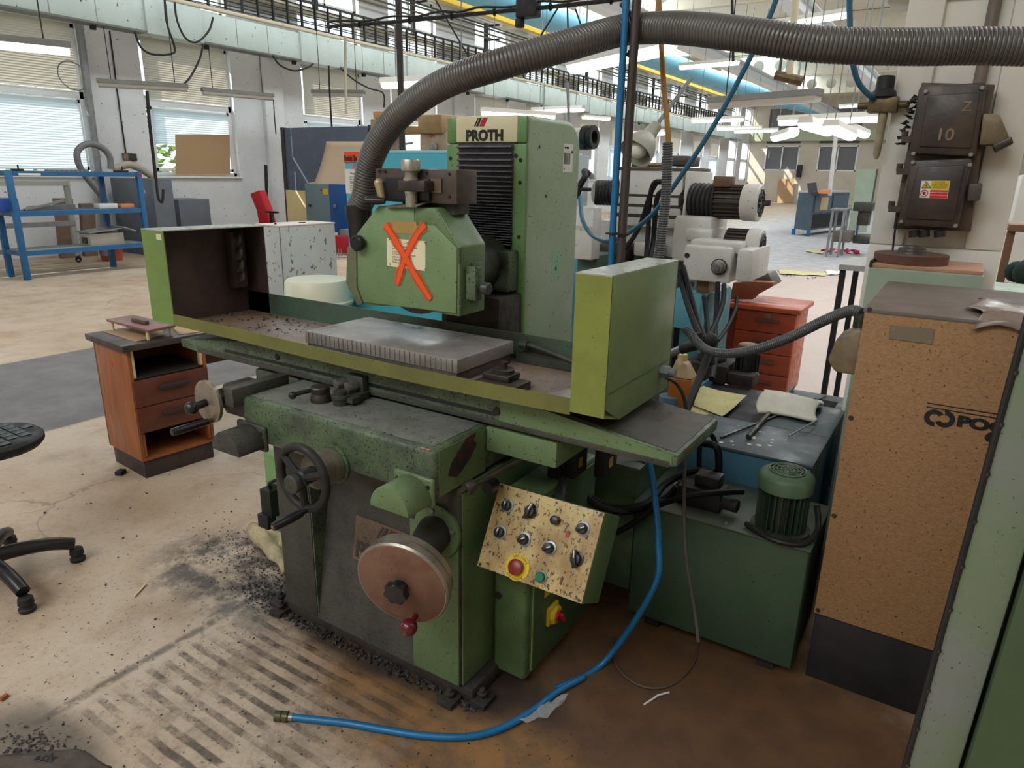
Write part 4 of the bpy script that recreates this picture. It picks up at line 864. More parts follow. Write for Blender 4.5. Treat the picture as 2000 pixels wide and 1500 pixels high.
for k, ch in enumerate('ZASTAVENI'):
    a = -2.35+k*.2; e = kx*math.cos(a)+ky*math.sin(a); td = kx*(-math.sin(a))+ky*math.cos(a); text('print', ch, .010, p+kn*.0024+e*.0375-td*.003, td, -e, inkblack, es, ext=.0001)
u_, v_ = iu(1059, 1127); p = kp(u_, v_, .004)
gb = MB().lathe(p, kn, [(0, .018), (.004, .018), (.005, .015)], 22).done('bezel', galv, K); MB().lathe(p, kn, [(.004, .0145), (.016, .0145), (.018, .012), (.018, 0)], 20).done('start_button', greenbtn, gb)
u_, v_ = iu(1098, 1134); MB().prism([kp(u_-.012, v_-.04, .004), kp(u_+.006, v_-.05, .004), kp(u_+.012, v_+.03, .004), kp(u_-.004, v_+.05, .004)], kn*.002).done('broken_lamp', inkdred, K)
for a in ((.03, .03), (.97, .03), (.97, .97), (.03, .97)): MB().lathe(kp(a[0], a[1], .004), kn, [(0, .005), (.002, .005), (.002, 0)], 8).done('screw', darksteel, K)
# ---------------------------------------------------------------- hydraulic tank with its motor
H = thing('hydraulic_tank', 'dark green hydraulic tank with a finned motor on its lid', 'tank', (-.6, 2.42, 0))
HX0, HX1, HY0, HY1, HZ = -.86, -.25, 2.225, 2.60, .52
tg = M('tank_green', (60, 82, 60), .42, dirt=.5, dcol=(46, 62, 48), ds=4, speck=.1, ss=40)
MB().box(HX0, HX1, HY0, HY1, .05, HZ-.008).done('body', tg, H, bev=.006)
MB().box(HX0-.008, HX1+.006, HY0-.008, HY1+.008, HZ-.008, HZ).done('lid', M('tank_lid', (84, 94, 78), .38, dirt=.6, dcol=(58, 60, 54), ds=6, speck=.2), H, bev=.003)
for x in (HX0+.06, HX1-.12):
    MB().box(x, x+.06, HY0+.03, HY1-.03, 0, .05).done('foot', blackpaint, H)
mc = PZ(1522, 1032, HZ)
q = MB(); q.lathe((mc.x, mc.y, HZ), (0, 0, 1), [(0, .098), (.012, .098), (.014, .085)], 32); q.done('motor_flange', castdark, H)
q = MB(); R0 = .066; q.lathe((mc.x, mc.y, HZ+.012), (0, 0, 1), [(0, R0), (.15, R0)], 28)
mot = q.done('motor', M('motor_green', (32, 42, 34), .4, dirt=.5, dcol=(24, 28, 24), ds=8), H)
fm = M('fin_green', (48, 64, 50), .4, dirt=.5, dcol=(32, 38, 32), ds=8)
for k in range(26):
    a = 2*math.pi*k/26; e = Vector((math.cos(a), math.sin(a), 0)); g = Vector((-e.y, e.x, 0)); c0 = Vector((mc.x, mc.y, HZ+.018))
    MB().prism([c0+e*R0*.97-g*.0022, c0+e*(R0+.018)-g*.0016, c0+e*(R0+.018)+g*.0016, c0+e*R0*.97+g*.0022], (0, 0, .135)).done('cooling_fin', fm, mot)
q = MB(); q.lathe((mc.x, mc.y, HZ+.155), (0, 0, 1), [(0, .088), (.002, .091), (.04, .091), (.052, .086), (.062, .072), (.064, .055)], 36); fc = q.done('fan_cowl', M('cowl_green', (84, 108, 82), .4, dirt=.4, dcol=(66, 84, 64), ds=5), mot)
MB().lathe((mc.x, mc.y, HZ+.2192), (0, 0, 1), [(0, .060), (.001, .058), (.001, 0)], 30).done('cowl_recess', blackpaint, mot)
for rr in (.008, .021, .034, .047, .058): MB().ring((mc.x, mc.y, HZ+.2215), (0, 0, 1), rr, .0026, 30, 6).done('grille_ring', fc.data.materials[0], mot)
for k in range(8):
    a = 2*math.pi*k/8+.2; e = Vector((math.cos(a), math.sin(a), 0)); MB().tube([Vector((mc.x, mc.y, HZ+.221))+e*.008, Vector((mc.x, mc.y, HZ+.221))+e*.058], .0026, 6).done('grille_spoke', fc.data.materials[0], mot)
MB().tube(spline([(mc.x-.10, mc.y-.055, HZ+.012), (mc.x, mc.y-.115, HZ+.012), (mc.x+.09, mc.y-.09, HZ+.012), (mc.x+.12, mc.y, HZ+.03), (mc.x+.10, mc.y+.06, HZ+.09)], 6), .010, 8).done('motor_cable', blackrub, H)
for x, y_ in ((HX0+.05, HY0+.05), (HX0+.33, HY0+.02), (HX1-.04, HY0+.03), (HX1-.03, HY1-.05)): MB().lathe((x, y_, HZ), (0, 0, 1), [(0, .008), (.006, .007), (.006, 0)], 8).done('lid_bolt', galv, H)
# pump and valve block with hoses
pb = PZ(1375, 985, HZ)
q = MB(); q.box(pb.x-.09, pb.x+.07, pb.y-.05, pb.y+.06, HZ, HZ+.075); q.box(pb.x-.04, pb.x+.05, pb.y-.02, pb.y+.05, HZ+.07, HZ+.12); q.cyl((pb.x+.05, pb.y-.02, HZ+.04), (pb.x+.13, pb.y-.03, HZ+.04), .024); q.done('valve_block', blackrub, H, bev=.006)
q = MB(); q.cyl((pb.x-.11, pb.y+.04, HZ), (pb.x-.11, pb.y+.04, HZ+.035), .024); q.cyl((pb.x-.11, pb.y+.04, HZ+.035), (pb.x-.11, pb.y+.04, HZ+.055), .012, n=6); q.done('filler_cap', galv, H)
def hz(*a): return [PY(x, y_, v) for x, y_, v in a]
def hose(name, pts, r, m, label, cat='hose', grp=None, per=7, n=8):
    o = MB().tube(spline(pts, per), r, n).done(name, m); return tag(o, label, cat, grp)
gh = 'black hydraulic hoses at the tank'
hose('hydraulic_hose', hz((1105, 880, 2.06), (1130, 950, 2.10), (1190, 990, 2.15), (1260, 985, 2.2), (1300, 945, 2.35), (1350, 920, 2.42), (1395, 924, 2.42)), .014, blackhose, 'thick black hose looping from below the table to the valve block', grp=gh)
hose('hydraulic_hose', hz((1100, 905, 2.05), (1150, 975, 2.09), (1215, 1000, 2.15), (1290, 980, 2.3), (1330, 945, 2.4), (1360, 940, 2.45)), .012, blackhose, 'thinner black hose hanging lowest under the table wing', grp=gh)
hose('hydraulic_hose', hz((1205, 1040, 2.18), (1240, 1020, 2.18), (1290, 985, 2.2), (1370, 965, 2.22), (1450, 960, 2.36)), .012, blackhose, 'black hose running across the tank lid to the finned motor', grp=gh)
hose('hydraulic_hose', hz((1402, 940, 2.43), (1404, 900, 2.43), (1398, 872, 2.43), (1375, 866, 2.45)), .014, blackhose, 'short black hose bent upright over the valve block', grp=gh)
hose('hydraulic_hose', hz((1366, 935, 2.48), (1366, 880, 2.48), (1372, 850, 2.5), (1390, 850, 2.55), (1402, 880, 2.55)), .010, blackhose, 'narrow black hose arched behind the valve block', grp=gh)
# ---------------------------------------------------------------- blue coolant tank
B = thing('coolant_tank', 'long blue-grey coolant tank with worn lid behind the finned motor', 'tank', (-.55, 3.1, 0))
BZ = .655
MB().box(-.83, -.335, 2.63, 2.985, .04, BZ-.012).box(-.60, -.335, 2.985, 3.62, .04, BZ-.012).done('body', bluetankside, B)
MB().box(-.84, -.328, 2.62, 2.98, BZ-.012, BZ).done('front_lid', bluetank, B, bev=.002)
MB().box(-.60, -.328, 2.985, 3.62, BZ-.012, BZ).done('rear_lid', bluetank, B, bev=.002)
MB().box(-1.02, -.605, 2.985, 3.66, BZ-.06, BZ-.05).done('sump_floor', blackpaint, B)
MB().box(-1.03, -.60, 2.98, 2.99, BZ-.06, BZ-.01).done('sump_edge', bluetank, B); MB().box(-1.03, -1.02, 2.98, 3.66, .04, BZ-.01).done('sump_side', bluetankside, B); MB().box(-1.03, -.84, 2.98, 3.66, .04, BZ-.065).done('sump_body', bluetankside, B)
MB().box(-.50, -.375, 3.42, 3.52, BZ, BZ+.001).done('lid_opening', M('black_hole', (10, 10, 10), .9), B)
MB().tube([(-.605, 2.76, BZ+.012), (-.605, 3.62, BZ+.012)], .011, 8).done('edge_rod', darksteel, B)
tag(MB().tube([(-.70, 2.70, BZ+.006), (-.44, 3.55, BZ+.008)], .005, 6).done('thin_rod', darksteel), 'thin dark rod lying across the blue-grey tank lid', 'rod')
tag(MB().tube(spline([(-.47, 2.88, BZ+.008), (-.42, 3.0, BZ+.03), (-.40, 3.10, BZ+.03)], 4), .004, 6).done('wire_stub', galv), 'bent bare wire sticking out from under the white rag', 'wire')
m = MB()
for _ in range(16):
    x, y_ = random.uniform(-.72, -.5), random.uniform(2.66, 2.92); m.lathe((x, y_, BZ+.0006), (0, 0, 1), [(0, random.uniform(.004, .012)), (.0005, .003), (.0005, 0)], 7)
stuff(m.done('paint_drips', whitep, B))
RC_ = [PZ(x, y_, BZ+.01) for x, y_ in ((1480, 808), (1490, 764), (1604, 784), (1598, 824))]
def rag(u, v):
    p = RC_[0]*(1-u)*(1-v)+RC_[3]*u*(1-v)+RC_[2]*u*v+RC_[1]*(1-u)*v
    z = .010+.012*abs(math.sin(u*8+v*2))*math.sin(v*3.1)+.030*math.exp(-((u-.72)**2+(v-.35)**2)*22)+.024*math.exp(-((v-.55)**2)*30)+.018*math.exp(-((u-.18)**2+(v-.3)**2)*30)
    return p+Vector((-.015*math.sin(v*6), .018*math.sin(u*5), z))
r_ = MB().sheet(None, 30, 24, rag); sol = r_.done('rag', cloth); tag(sol, 'crumpled white knitted rag lying on the blue-grey tank lid', 'rag')
md = sol.modifiers.new('s', 'SOLIDIFY'); md.thickness = .010
P_ = [PZ(x, y_, BZ-.03) for x, y_ in ((1340, 800), (1352, 758), (1445, 782), (1395, 822))]
def sheetq(P, k):
    return lambda u, v: (P[0]*(1-u)*(1-v)+P[3]*u*(1-v)+P[2]*u*v+P[1]*(1-u)*v)+Vector((0, 0, k*math.sin(u*4)*math.sin(v*5)))
for i, (dz, lab) in enumerate(((0, 'oily yellowed paper sheet lying in the coolant sump, lower one'), (.012, 'oily yellowed paper sheet lying in the coolant sump, upper one'))):
    PP = [p+Vector((.02*i, .05*i, dz)) for p in P_]; tag(MB().sheet(None, 10, 10, sheetq(PP, .006)).done('paper_sheet', dirtypaper, ang=180), lab, 'paper', 'oily paper sheets in the sump')
def at(px_, py_, y_): return PY(px_, py_, y_)
# black coolant pump and motor standing in the sump, canister, cup
q0 = thing('coolant_pump', 'black oily pump with small motor standing in the sump by the orange desk', 'pump', (-.85, 3.4, BZ-.05))
bz = BZ-.05; pp = PZ(1455, 745, bz)-Vector((.05, 0, 0))
q = MB(); q.lathe((pp.x+.05, pp.y, bz+.0), (0, 0, 1), [(0, .07), (.05, .07), (.06, .055), (.17, .055), (.18, .05)], 20)
for k in range(14):
    a = 2*math.pi*k/14; e = Vector((math.cos(a), math.sin(a), 0)); q.obox(Vector((pp.x+.05, pp.y, bz+.115))+e*.058, (.014, .005, .10), Matrix.Rotation(a, 3, 'Z'))
q.done('motor', blackrub, q0); MB().lathe((pp.x+.05, pp.y, bz+.18), (0, 0, 1), [(0, .058), (.02, .06), (.03, .056), (.034, .04), (.034, 0)], 20).done('motor_cap', castbeige, q0)
q = MB(); q.box(pp.x-.26, pp.x-.02, pp.y-.14, pp.y+.10, bz, bz+.10); q.lathe((pp.x-.14, pp.y-.02, bz+.10), (0, 0, 1), [(0, .085), (.03, .075), (.05, .03), (.09, .025)], 18); q.box(pp.x-.02, pp.x+.12, pp.y-.13, pp.y-.02, bz, bz+.07); q.done('housing', black_muck, q0, bev=.01)
q = MB(); c0 = at(1318, 795, 2.90); cz = BZ-.05
oc = thing('oil_canister', 'half full plastic canister of amber oil behind the right end guard', 'canister', (-.95, 3.05, cz))
cx, cy = PZ(1328, 800, cz)[:2]
q = MB(); q.box(cx-.055, cx+.055, cy-.05, cy+.05, cz, cz+.17); q.done('oil', oilm, oc, bev=.012); q = MB(); q.hexa([(cx-.057, cy-.052, cz+.168), (cx+.057, cy-.052, cz+.168), (cx+.057, cy+.052, cz+.168), (cx-.057, cy+.052, cz+.168)], [(cx-.03, cy-.03, cz+.26), (cx+.02, cy-.03, cz+.24), (cx+.02, cy+.03, cz+.24), (cx-.03, cy+.03, cz+.26)]); q.done('neck', M('hazy_plastic', (196, 168, 128), .3), oc, bev=.012)
q = MB(); q.cyl((cx-.01, cy, cz+.235), (cx-.01, cy, cz+.275), .022); q.done('cap', M('cream_cap', (214, 188, 128), .5), oc)
cu = at(1305, 800, 2.95); tag(MB().lathe(tuple(PZ(1306, 800, cz)), (0, 0, 1), [(0, .048), (.07, .05), (.072, .046), (.072, 0)], 24).done('tin', M('blue_grey_tin', (92, 122, 138), .4)), 'round blue-grey tin standing beside the amber canister', 'tin')
# ---------------------------------------------------------------- particle board dust extractor
D = thing('dust_extractor', 'tall brown particle-board fronted extractor cabinet with black plinth', 'cabinet', (.1, 2.55, 0))
DX0, DX1, DY = -.212, .42, 2.28
MB().box(DX0+.004, DX1, DY+.016, 2.95, 0, .265).done('plinth', blackpaint, D, bev=.004)
MB().box(DX0, DX1, DY+.016, 2.98, .265, 1.305).done('body', castbeige, D)
MB().box(DX0, DX1, DY, DY+.016, .265, 1.308).done('front_board', chipb, D, bev=.002)
MB().box(DX0-.004, DX1+.004, DY-.002, 2.985, 1.305, 1.318).done('top', dusty, D, bev=.003)
for px_, py_ in ((1712, 606), (1694, 822), (1640, 1010), (1592, 1190)):
    p = PY(px_, py_, DY); s = MB().lathe((DX0+.012, DY, p.z), (0, -1, 0), [(0, .008), (.003, .007), (.0035, 0)], 12).done('screw', darksteel, D)
npl = MB().prism([p+Vector((0, -.003, 0)) for p in (PY(1738, 635, DY), PY(1826, 643, DY), PY(1821, 672, DY), PY(1736, 661, DY))], (0, .003, 0)).done('name_plate', alu, D)
for px_, py_ in ((1745, 643), (1815, 665)): MB().lathe(PY(px_, py_, DY-.003), (0, -1, 0), [(0, .003), (.002, .003), (.002, 0)], 8).done('rivet', galv, npl)
lx0 = PY(1868, 822, DY-.0005)
text('lettering', 'POOL', .043, PY(1868, 831, DY-.0003), (1, 0, 0), (0, 0, 1), inkblack, D, ext=.0006, bold=.003, sx=1.35)
text('lettering', '600', .040, PY(1923, 860, DY-.0003), (1, 0, 0), (0, 0, 1), inkblack, D, ext=.0006, bold=.003, sx=1.3)
text('lettering', '...', .02, PY(1920, 868, DY-.0003), (1, 0, 0), (0, 0, 1), inkblack, D, ext=.0006)
for dz in (0, -.012): 
    a_ = PY(1811, 788, DY); MB().box(a_.x, DX1-.05, DY-.0006, DY, a_.z+dz, a_.z+dz+.0035).done('printed_line', inkblack, D)
lc = PY(1834, 818, DY-.0006)
def swirl(a0, a1, r0, r1, off):
    n = 16; o_ = []; i_ = []
    for k in range(n+1):
        a = a0+(a1-a0)*k/n; o_.append(lc+off+Vector((r1*math.cos(a), 0, r1*math.sin(a)))); i_.append(lc+off+Vector((r0*math.cos(a), 0, r0*math.sin(a))))
    b = MB()
    for k in range(n): b.prism([o_[k], o_[k+1], i_[k+1], i_[k]], (0, .0006, 0))
    b.done('logo_swirl', inkblack, D)
swirl(.6, 4.9, .012, .026, Vector((-.012, 0, 0))); swirl(3.7, 8.0, .012, .026, Vector((.014, 0, .002)))
q = MB(); pf = [PY(1634, 660, 2.36), PY(1680, 640, 2.36), PY(1690, 655, 2.36), PY(1678, 735, 2.36), PY(1630, 728, 2.36), PY(1615, 705, 2.36)]
q.prism(pf, (0, .12, 0)); q.done('outlet_box', castbeige, D, bev=.012)
MB().prism([p+Vector((0, -.001, 0)) for p in (PY(1652, 680, 2.36), PY(1679, 683, 2.36), PY(1678, 697, 2.36), PY(1650, 694, 2.36))], (0, .003, 0)).done('outlet_label', alu, D)
q = MB(); a_ = PY(1678, 640, 2.40); q.cyl(a_, a_+Vector((0, 0, .045)), .02); q.done('outlet_neck', castdark, D)
def filmf(u, v):
    x = .06+.40*u; y_ = 2.262+.36*v; z = 1.326+.010*math.sin(u*7+v*3)+.012*math.sin(u*3+v*9)*v+(.014*math.sin(u*11))*(1-v)
    if v < .1: z -= (.1-v)*.35
    return Vector((x+.02*math.sin(v*9), y_, max(z, 1.321) if v >= .1 else z))
fo = tag(MB().sheet(None, 26, 20, filmf).done('plastic_film', film), 'crumpled dusty plastic film lying on top of the particle-board cabinet', 'film')
fo.modifiers.new('s', 'SOLIDIFY').thickness = .002
# ---------------------------------------------------------------- sloping grey-green machine side close at the right edge
Q = thing('neighbour_machine', 'grey-green steel machine side with bolted edge at the right border', 'machine', (.5, 1.5, 0))
q = MB(); lean = .045
def qx(x, z): return x+.0265*(z-.685)
def slab(xa, xb, y0, y1, z0, z1, back=0.0):
    return [(qx(xa, z0), y0, z0), (qx(xb, z0), y0, z0), (qx(xb, z0), y1, z0), (qx(xa+back, z0), y1, z0)], [(qx(xa, z1), y0, z1), (qx(xb, z1), y0, z1), (qx(xb, z1), y1, z1), (qx(xa+back, z1), y1, z1)]
gm = M('grey_green_fade', (116, 118, 118), .36, dirt=.75, dcol=(96, 118, 76), ds=2.6, speck=.08)
MB().hexa(*slab(.0715, .146, 1.2, 1.5, 0, 1.9, .05)).done('front_strip', gm, Q, bev=.004)
MB().hexa(*slab(.149, 1.0, 1.18, 1.9, 0, 1.9, .08)).done('side_panel', M('dark_side_green', (66, 84, 58), .42, dirt=.5, dcol=(50, 64, 46), ds=3), Q, bev=.012)
q = MB(); q.tube([(qx(.0725, z), 1.199, z) for z in (0, .5, 1.0, 1.5, 1.9)], .005, 8); q.done('edge_bead', blackrub, Q)
for k in range(12):
    z = .70+k*.08; MB().lathe((qx(.0755, z), 1.2, z), (-.6, -1, 0), [(0, .005), (.005, .004), (.006, 0)], 8).done('bolt', darksteel, Q)
# ---------------------------------------------------------------- building column with its switch boxes
KX0, KX1, KY = -.345, .135, 3.40
q = MB(); q.box(KX0, KX1, KY+.03, KY+.42, 0, ZC)
q.box(KX0, KX0+.13, KY, KY+.04, 1.42, ZC); q.box(KX1-.13, KX1, KY, KY+.04, 1.42, ZC); q.box(KX0, KX1, KY, KY+.04, 0, 1.42); q.box(KX0, KX1, KY, KY+.04, 2.36, 2.40)
struct(q.done('pillar', colpaint, bev=.012))
struct(MB().box(KX0-.09, KX0+.05, KY+.05, KY+.3, 2.38, ZC).done('pillar_bracket', colpaint, bev=.01))
tag(MB().cyl((-.055, KY+.005, 2.03), (-.055, KY-.0, 4.2), .022, n=14).done('cable_conduit', M('brown_grey_conduit', (116, 104, 96), .5, dirt=.5, dcol=(86, 76, 70), ds=6)), 'brown-grey conduit running up the cream pillar from the upper switch box', 'pipe')
X_ = thing('switch_boxes', 'two black cast-iron switch boxes stacked on the cream pillar', 'electrical box', (-.12, KY, 1.75))
BY = KY-.14
def bq(pts, y0, y1, nm, m, par, bev=.012):
    a_ = [PY(x, z, y0) for x, z in pts]
    return MB().prism(a_, (0, y1-y0, 0)).done(nm, m, par, bev=bev)
bq([(1800, 161), (1944, 165), (1914, 310), (1896, 452), (1744, 447), (1764, 330)], BY+.05, KY+.001, 'back_plate', M('brown_black_plate', (72, 60, 50), .6, dirt=.6, dcol=(104, 84, 62), ds=5), X_, bev=.004)
ub = bq([(1795, 168), (1928, 160), (1906, 306), (1775, 301)], BY-.01, BY+.05, 'upper_box', boxblack, X_)
lb = bq([(1779, 313), (1900, 308), (1871, 447), (1752, 441)], BY-.01, BY+.05, 'lower_box', boxblack, X_)
bq([(1812, 186), (1915, 180), (1897, 290), (1794, 287)], BY-.018, BY-.005, 'upper_lid', boxblack, ub, bev=.008)
bq([(1792, 326), (1886, 322), (1862, 432), (1768, 428)], BY-.018, BY-.005, 'lower_lid', boxblack, lb, bev=.008)
nm_ = M('stencil_paint', (142, 120, 92), .6, dirt=.5, dcol=(90, 76, 60), ds=20)
tx = (PY(1900, 250, BY)-PY(1800, 252, BY)).normalized()
text('number', '10', .062, PY(1825, 274, BY-.0186), (1, 0, 0), (0, 0, 1), nm_, ub, bold=.001)
text('number', 'Z', .05, PY(1877, 217, BY-.0186), (1, 0, 0), (.16, 0, 1), nm_, ub)
for px_, py_, b_ in ((1808, 179, ub), (1918, 172, ub), (1784, 300, ub), (1896, 302, ub), (1783, 317, lb), (1894, 322, lb), (1760, 433, lb), (1866, 441, lb)):
    MB().lathe(PY(px_, py_, BY-.012), (0, -1, 0), [(0, .008), (.005, .008), (.007, .006), (.007, 0)], 10).done('lid_screw', galv, b_)
for px_, py_ in ((1774, 272), (1764, 335), (1748, 408)):
    p = PY(px_, py_, BY+.02); q = MB(); q.box(p.x-.022, p.x+.022, BY, BY+.04, p.z-.012, p.z+.012); q.cyl((p.x-.015, BY+.02, p.z), (p.x-.015, BY+.02, p.z+.03), .012, n=8); q.done('clamp_lug', boxblack, X_)
wl_ = MB().prism([PY(x, z, BY-.0195) for x, z in ((1800, 353), (1856, 353), (1850, 388), (1795, 386))], (0, .001, 0)).done('warning_label', paper, lb)
MB().prism([PY(x, z, BY-.0201) for x, z in ((1819, 353.5), (1855, 353.5), (1852, 371), (1817, 370))], (0, .0005, 0)).done('yellow_field', yellowp, wl_)
MB().prism([PY(x, z, BY-.0201) for x, z in ((1817, 371), (1852, 372), (1849.5, 387.5), (1815, 386.5))], (0, .0005, 0)).done('red_field', M('label_red', (206, 24, 40), .5), wl_)
for k, s_ in enumerate(('POZOR', 'ELEKTRICKE', 'ZARIZENI !')): text('print', s_, .0095, PY(1836, 358+k*4.8, BY-.0203), (1, 0, 0), (0, 0, 1), inkblack, wl_, ext=.0001, align='CENTER')
for k, s_ in enumerate(('NEHAS VODOU ANI', 'PENOVYMI PRISTROJI')): text('print', s_, .0066, PY(1833.5, 377+k*5.5, BY-.0203), (1, 0, 0), (0, 0, 1), paper, wl_, ext=.0001, align='CENTER')
tri = [PY(1809.5, 354.5, BY-.0201), PY(1818, 367, BY-.0201), PY(1800.5, 367, BY-.0201)]; MB().prism(tri, (0, .0004, 0)).done('warning_triangle', yellowp, wl_)
cT = sum(tri, Vector())/3
for i in range(3): MB().tube([tri[i], tri[(i+1) % 3]], .0012, 4).done('triangle_edge', inkblack, wl_)
bt = cT+Vector((0, -.0005, 0)); MB().poly([bt+Vector((.003, 0, .009)), bt+Vector((-.004, 0, .0)), bt+Vector((-.0005, 0, .0)), bt+Vector((-.003, 0, -.009)), bt+Vector((.004, 0, .002)), bt+Vector((.0005, 0, .002))]).done('lightning_bolt', inkblack, wl_)
cR = PY(1805, 377.5, BY-.0205); MB().ring(cR, (0, 1, 0), .012, .0016, 20, 5).done('prohibition_ring', M('ring_red', (206, 24, 40), .5), wl_); MB().tube([cR+Vector((-.008, 0, .008)), cR+Vector((.008, 0, -.008))], .0014, 4).done('prohibition_bar', M('bar_red', (206, 24, 40), .5), wl_)
MB().obox(cR+Vector((0, .0003, 0)), (.008, .0004, .010), Matrix.Rotation(.6, 3, 'Y')).done('bucket_symbol', inkblack, wl_)
bq([(1920, 222), (1952, 222), (1960, 240), (1972, 268), (1950, 283), (1912, 283)], BY, BY+.09, 'side_hood', castbeige, X_, bev=.006); bq([(1938, 284), (1976, 266), (1980, 280), (1944, 297)], BY-.01, BY+.09, 'hood_flange', darksteel, X_, bev=.004)
bq([(1892, 358), (1920, 358), (1914, 392), (1888, 394)], BY+.0, BY+.06, 'side_coupler', M('grey_coupler', (70, 64, 62), .5, dirt=.5, dcol=(96, 80, 64), ds=8), X_, bev=.008)
q = MB(); 
for k in range(26):
    t = k/25; q.clump(PY(1786-26*t+5*math.sin(k*1.7), 190+95*t, BY+.03), .017)
stuff(q.done('cable_grime', black_muck, X_))
for k, px_ in enumerate((1785, 1805, 1835)): MB().cyl(PY(px_, 450, BY+.02), PY(px_, 463, BY+.02), .02, n=10).done('cable_gland', blackpaint, X_)
tag(MB().tube(spline([PY(1751, 420, BY), PY(1748, 450, BY), PY(1742, 500, BY)], 3), .004, 6).done('earth_wire', blackrub), 'thin black wire hanging from the lower switch box', 'wire')
# pale green box with wooden lid and a grinding wheel on it
Z_ = thing('tool_box', 'pale green metal box with wooden lid in front of the cream pillar', 'box', (-.1, 3.15, 0))
MB().box(-.292, .085, 3.02, 3.36, 0, 1.36).done('body', palegreen, Z_, bev=.006); MB().box(-.285, .08, 3.03, 3.36, 1.36, 1.374).done('lid', M('pinkish_wood_lid', (206, 158, 130), .6, dirt=.5, dcol=(170, 126, 100), ds=4), Z_, bev=.002)
MB().box(-.292, -.283, 3.02, 3.36, 1.36, 1.385).done('lid_edge', darksteel, Z_)
w_ = thing('spare_wheel', 'brown abrasive disc with grey hub lying on the pale green box', 'grinding wheel', (-.15, 3.16, 1.374))
wp = (-.165, 3.17, 1.374)
MB().lathe(wp, (0, 0, 1), [(0, .128), (.002, .13), (.034, .13), (.036, .128), (.036, 0)], 40).done('disc', M('brown_abrasive', (112, 78, 64), .85, dirt=.5, dcol=(88, 60, 50), ds=12, bump=.3, bs=300), w_)
MB().lathe(wp, (0, 0, 1), [(.036, .062), (.044, .06), (.046, .05), (.056, .048), (.058, .034), (.066, .032), (.066, .012), (.05, .012), (.05, 0)], 28).done('hub', M('grey_hub', (88, 82, 80), .4, .5), w_)
# ---------------------------------------------------------------- overhead extraction hose, service pole, air hoses
def pys(*a): return [PY(x, y_, v) for x, y_, v in a]
hp_ = spline([Vector((hb.x-.015, 1.90, 1.55))]+pys((712, 380, 1.90), (722, 320, 1.89), (752, 258, 1.88), (805, 203, 1.87), (880, 158, 1.86), (990, 122, 1.88), (1110, 88, 2.0), (1200, 63, 2.14), (1245, 56, 2.19), (1330, 55, 2.15), (1450, 67, 2.10), (1600, 87, 2.12), (1780, 92, 2.2), (1900, 90, 2.25), (2040, 92, 2.3), (2300, 96, 2.4)), 12)
tag(MB().seamed(hp_, .045, .0108, .055, 22).done('extraction_hose', hosem, ang=70), 'thick grey ribbed extraction hose arching over the green grinder', 'hose')
pt, pb_ = PY(1246, -60, 2.13), PY(1213, 515, 2.13)
px0 = (pt.x+pb_.x)/2
tag(MB().cyl((px0, 2.13, .66), (px0, 2.13, ZC), .014, n=14).done('service_pole', M('dark_brown_pole', (72, 62, 58), .5, .2, dirt=.5, dcol=(50, 44, 42), ds=6)), 'dark brown vertical pipe rising behind the right end guard', 'pole')
ah = thing('air_hose', 'blue air hose tied to the dark pole, its end lying on the floor', 'hose', (px0-.026, 2.1, 1.5))
pts = [(px0-.030, 2.118, 4.6), (px0-.030, 2.118, 3.4), (px0-.029, 2.118, 2.6), (px0-.029, 2.118, 1.9), (px0-.028, 2.12, 1.4), (px0-.03, 2.15, 1.15)]+pys((1262, 880, 2.08), (1280, 980, 2.06), (1286, 1060, 2.05), (1276, 1150, 2.0))+[Vector((-.82, 1.93, .02)), Vector((-.90, 1.73, .0125))]+[PZ(x, y_, .0125) for x, y_ in ((1140, 1322), (1090, 1350), (1040, 1388), (985, 1420), (920, 1438), (840, 1438), (760, 1427), (680, 1413), (600, 1404), (572, 1401))]
MB().tube(spline(pts, 8), .0115, 10).done('hose', bluehose, ah)
e0, e1 = PZ(572, 1401, .0125), PZ(548, 1399, .0135); ed = (e1-e0).normalized()
MB().cyl(e0-ed*.0, e0+ed*.014, .0125).done('ferrule', galv, ah)
q = MB(); q.lathe(e0+ed*.012, ed, [(0, .012), (.004, .017), (.02, .017), (.021, .014), (.024, .014), (.025, .017), (.045, .017), (.047, .012), (.047, .008), (.03, .008)], 16); q.done('coupling', M('olive_brass', (92, 88, 58), .4, .5, dirt=.4, dcol=(60, 58, 40), ds=20), ah)
for z in (2.42, 2.25, 1.50): 
    q = MB(); q.tube([(px0-.044, 2.10, z), (px0-.012, 2.105, z), (px0+.016, 2.112, z), (px0+.018, 2.14, z), (px0-.04, 2.14, z), (px0-.044, 2.10, z)], .003, 6); q.done('cable_tie', blackrub, ah)
q = MB(); tie = PY(1228, 60, 2.15); q.tube(spline([tie+Vector((-.03, .0, .075)), tie+Vector((.02, -.02, .03)), tie+Vector((.03, -.01, -.03)), tie+Vector((.0, .0, -.07))], 6), .007, 8); tag(q.done('hose_strap', blackrub), 'black strap holding the ribbed hose at the dark pole', 'strap')
hose('cable', pys((1284, -40, 2.35), (1290, 60, 2.33), (1296, 160, 2.31), (1304, 250, 2.30), (1306, 300, 2.30)), .009, ochre, 'ochre yellow cable dropping from the roof into a grey conduit', 'cable')
cp = spline(pys((1304, 278, 2.30), (1303, 330, 2.30), (1299, 400, 2.29), (1291, 470, 2.28), (1284, 530, 2.27), (1282, 600, 2.27)), 10)
tag(MB().ribbed(cp, .0175, .008, .16, 14).done('conduit', conduit, ang=60), 'upright grey corrugated conduit around the ochre cable', 'conduit')
cp = spline(pys((1340, 640, 2.75), (1372, 678, 2.72), (1410, 690, 2.68), (1470, 684, 2.62), (1540, 660, 2.56), (1610, 626, 2.48), (1660, 607, 2.42), (1682, 612, 2.40)), 10)
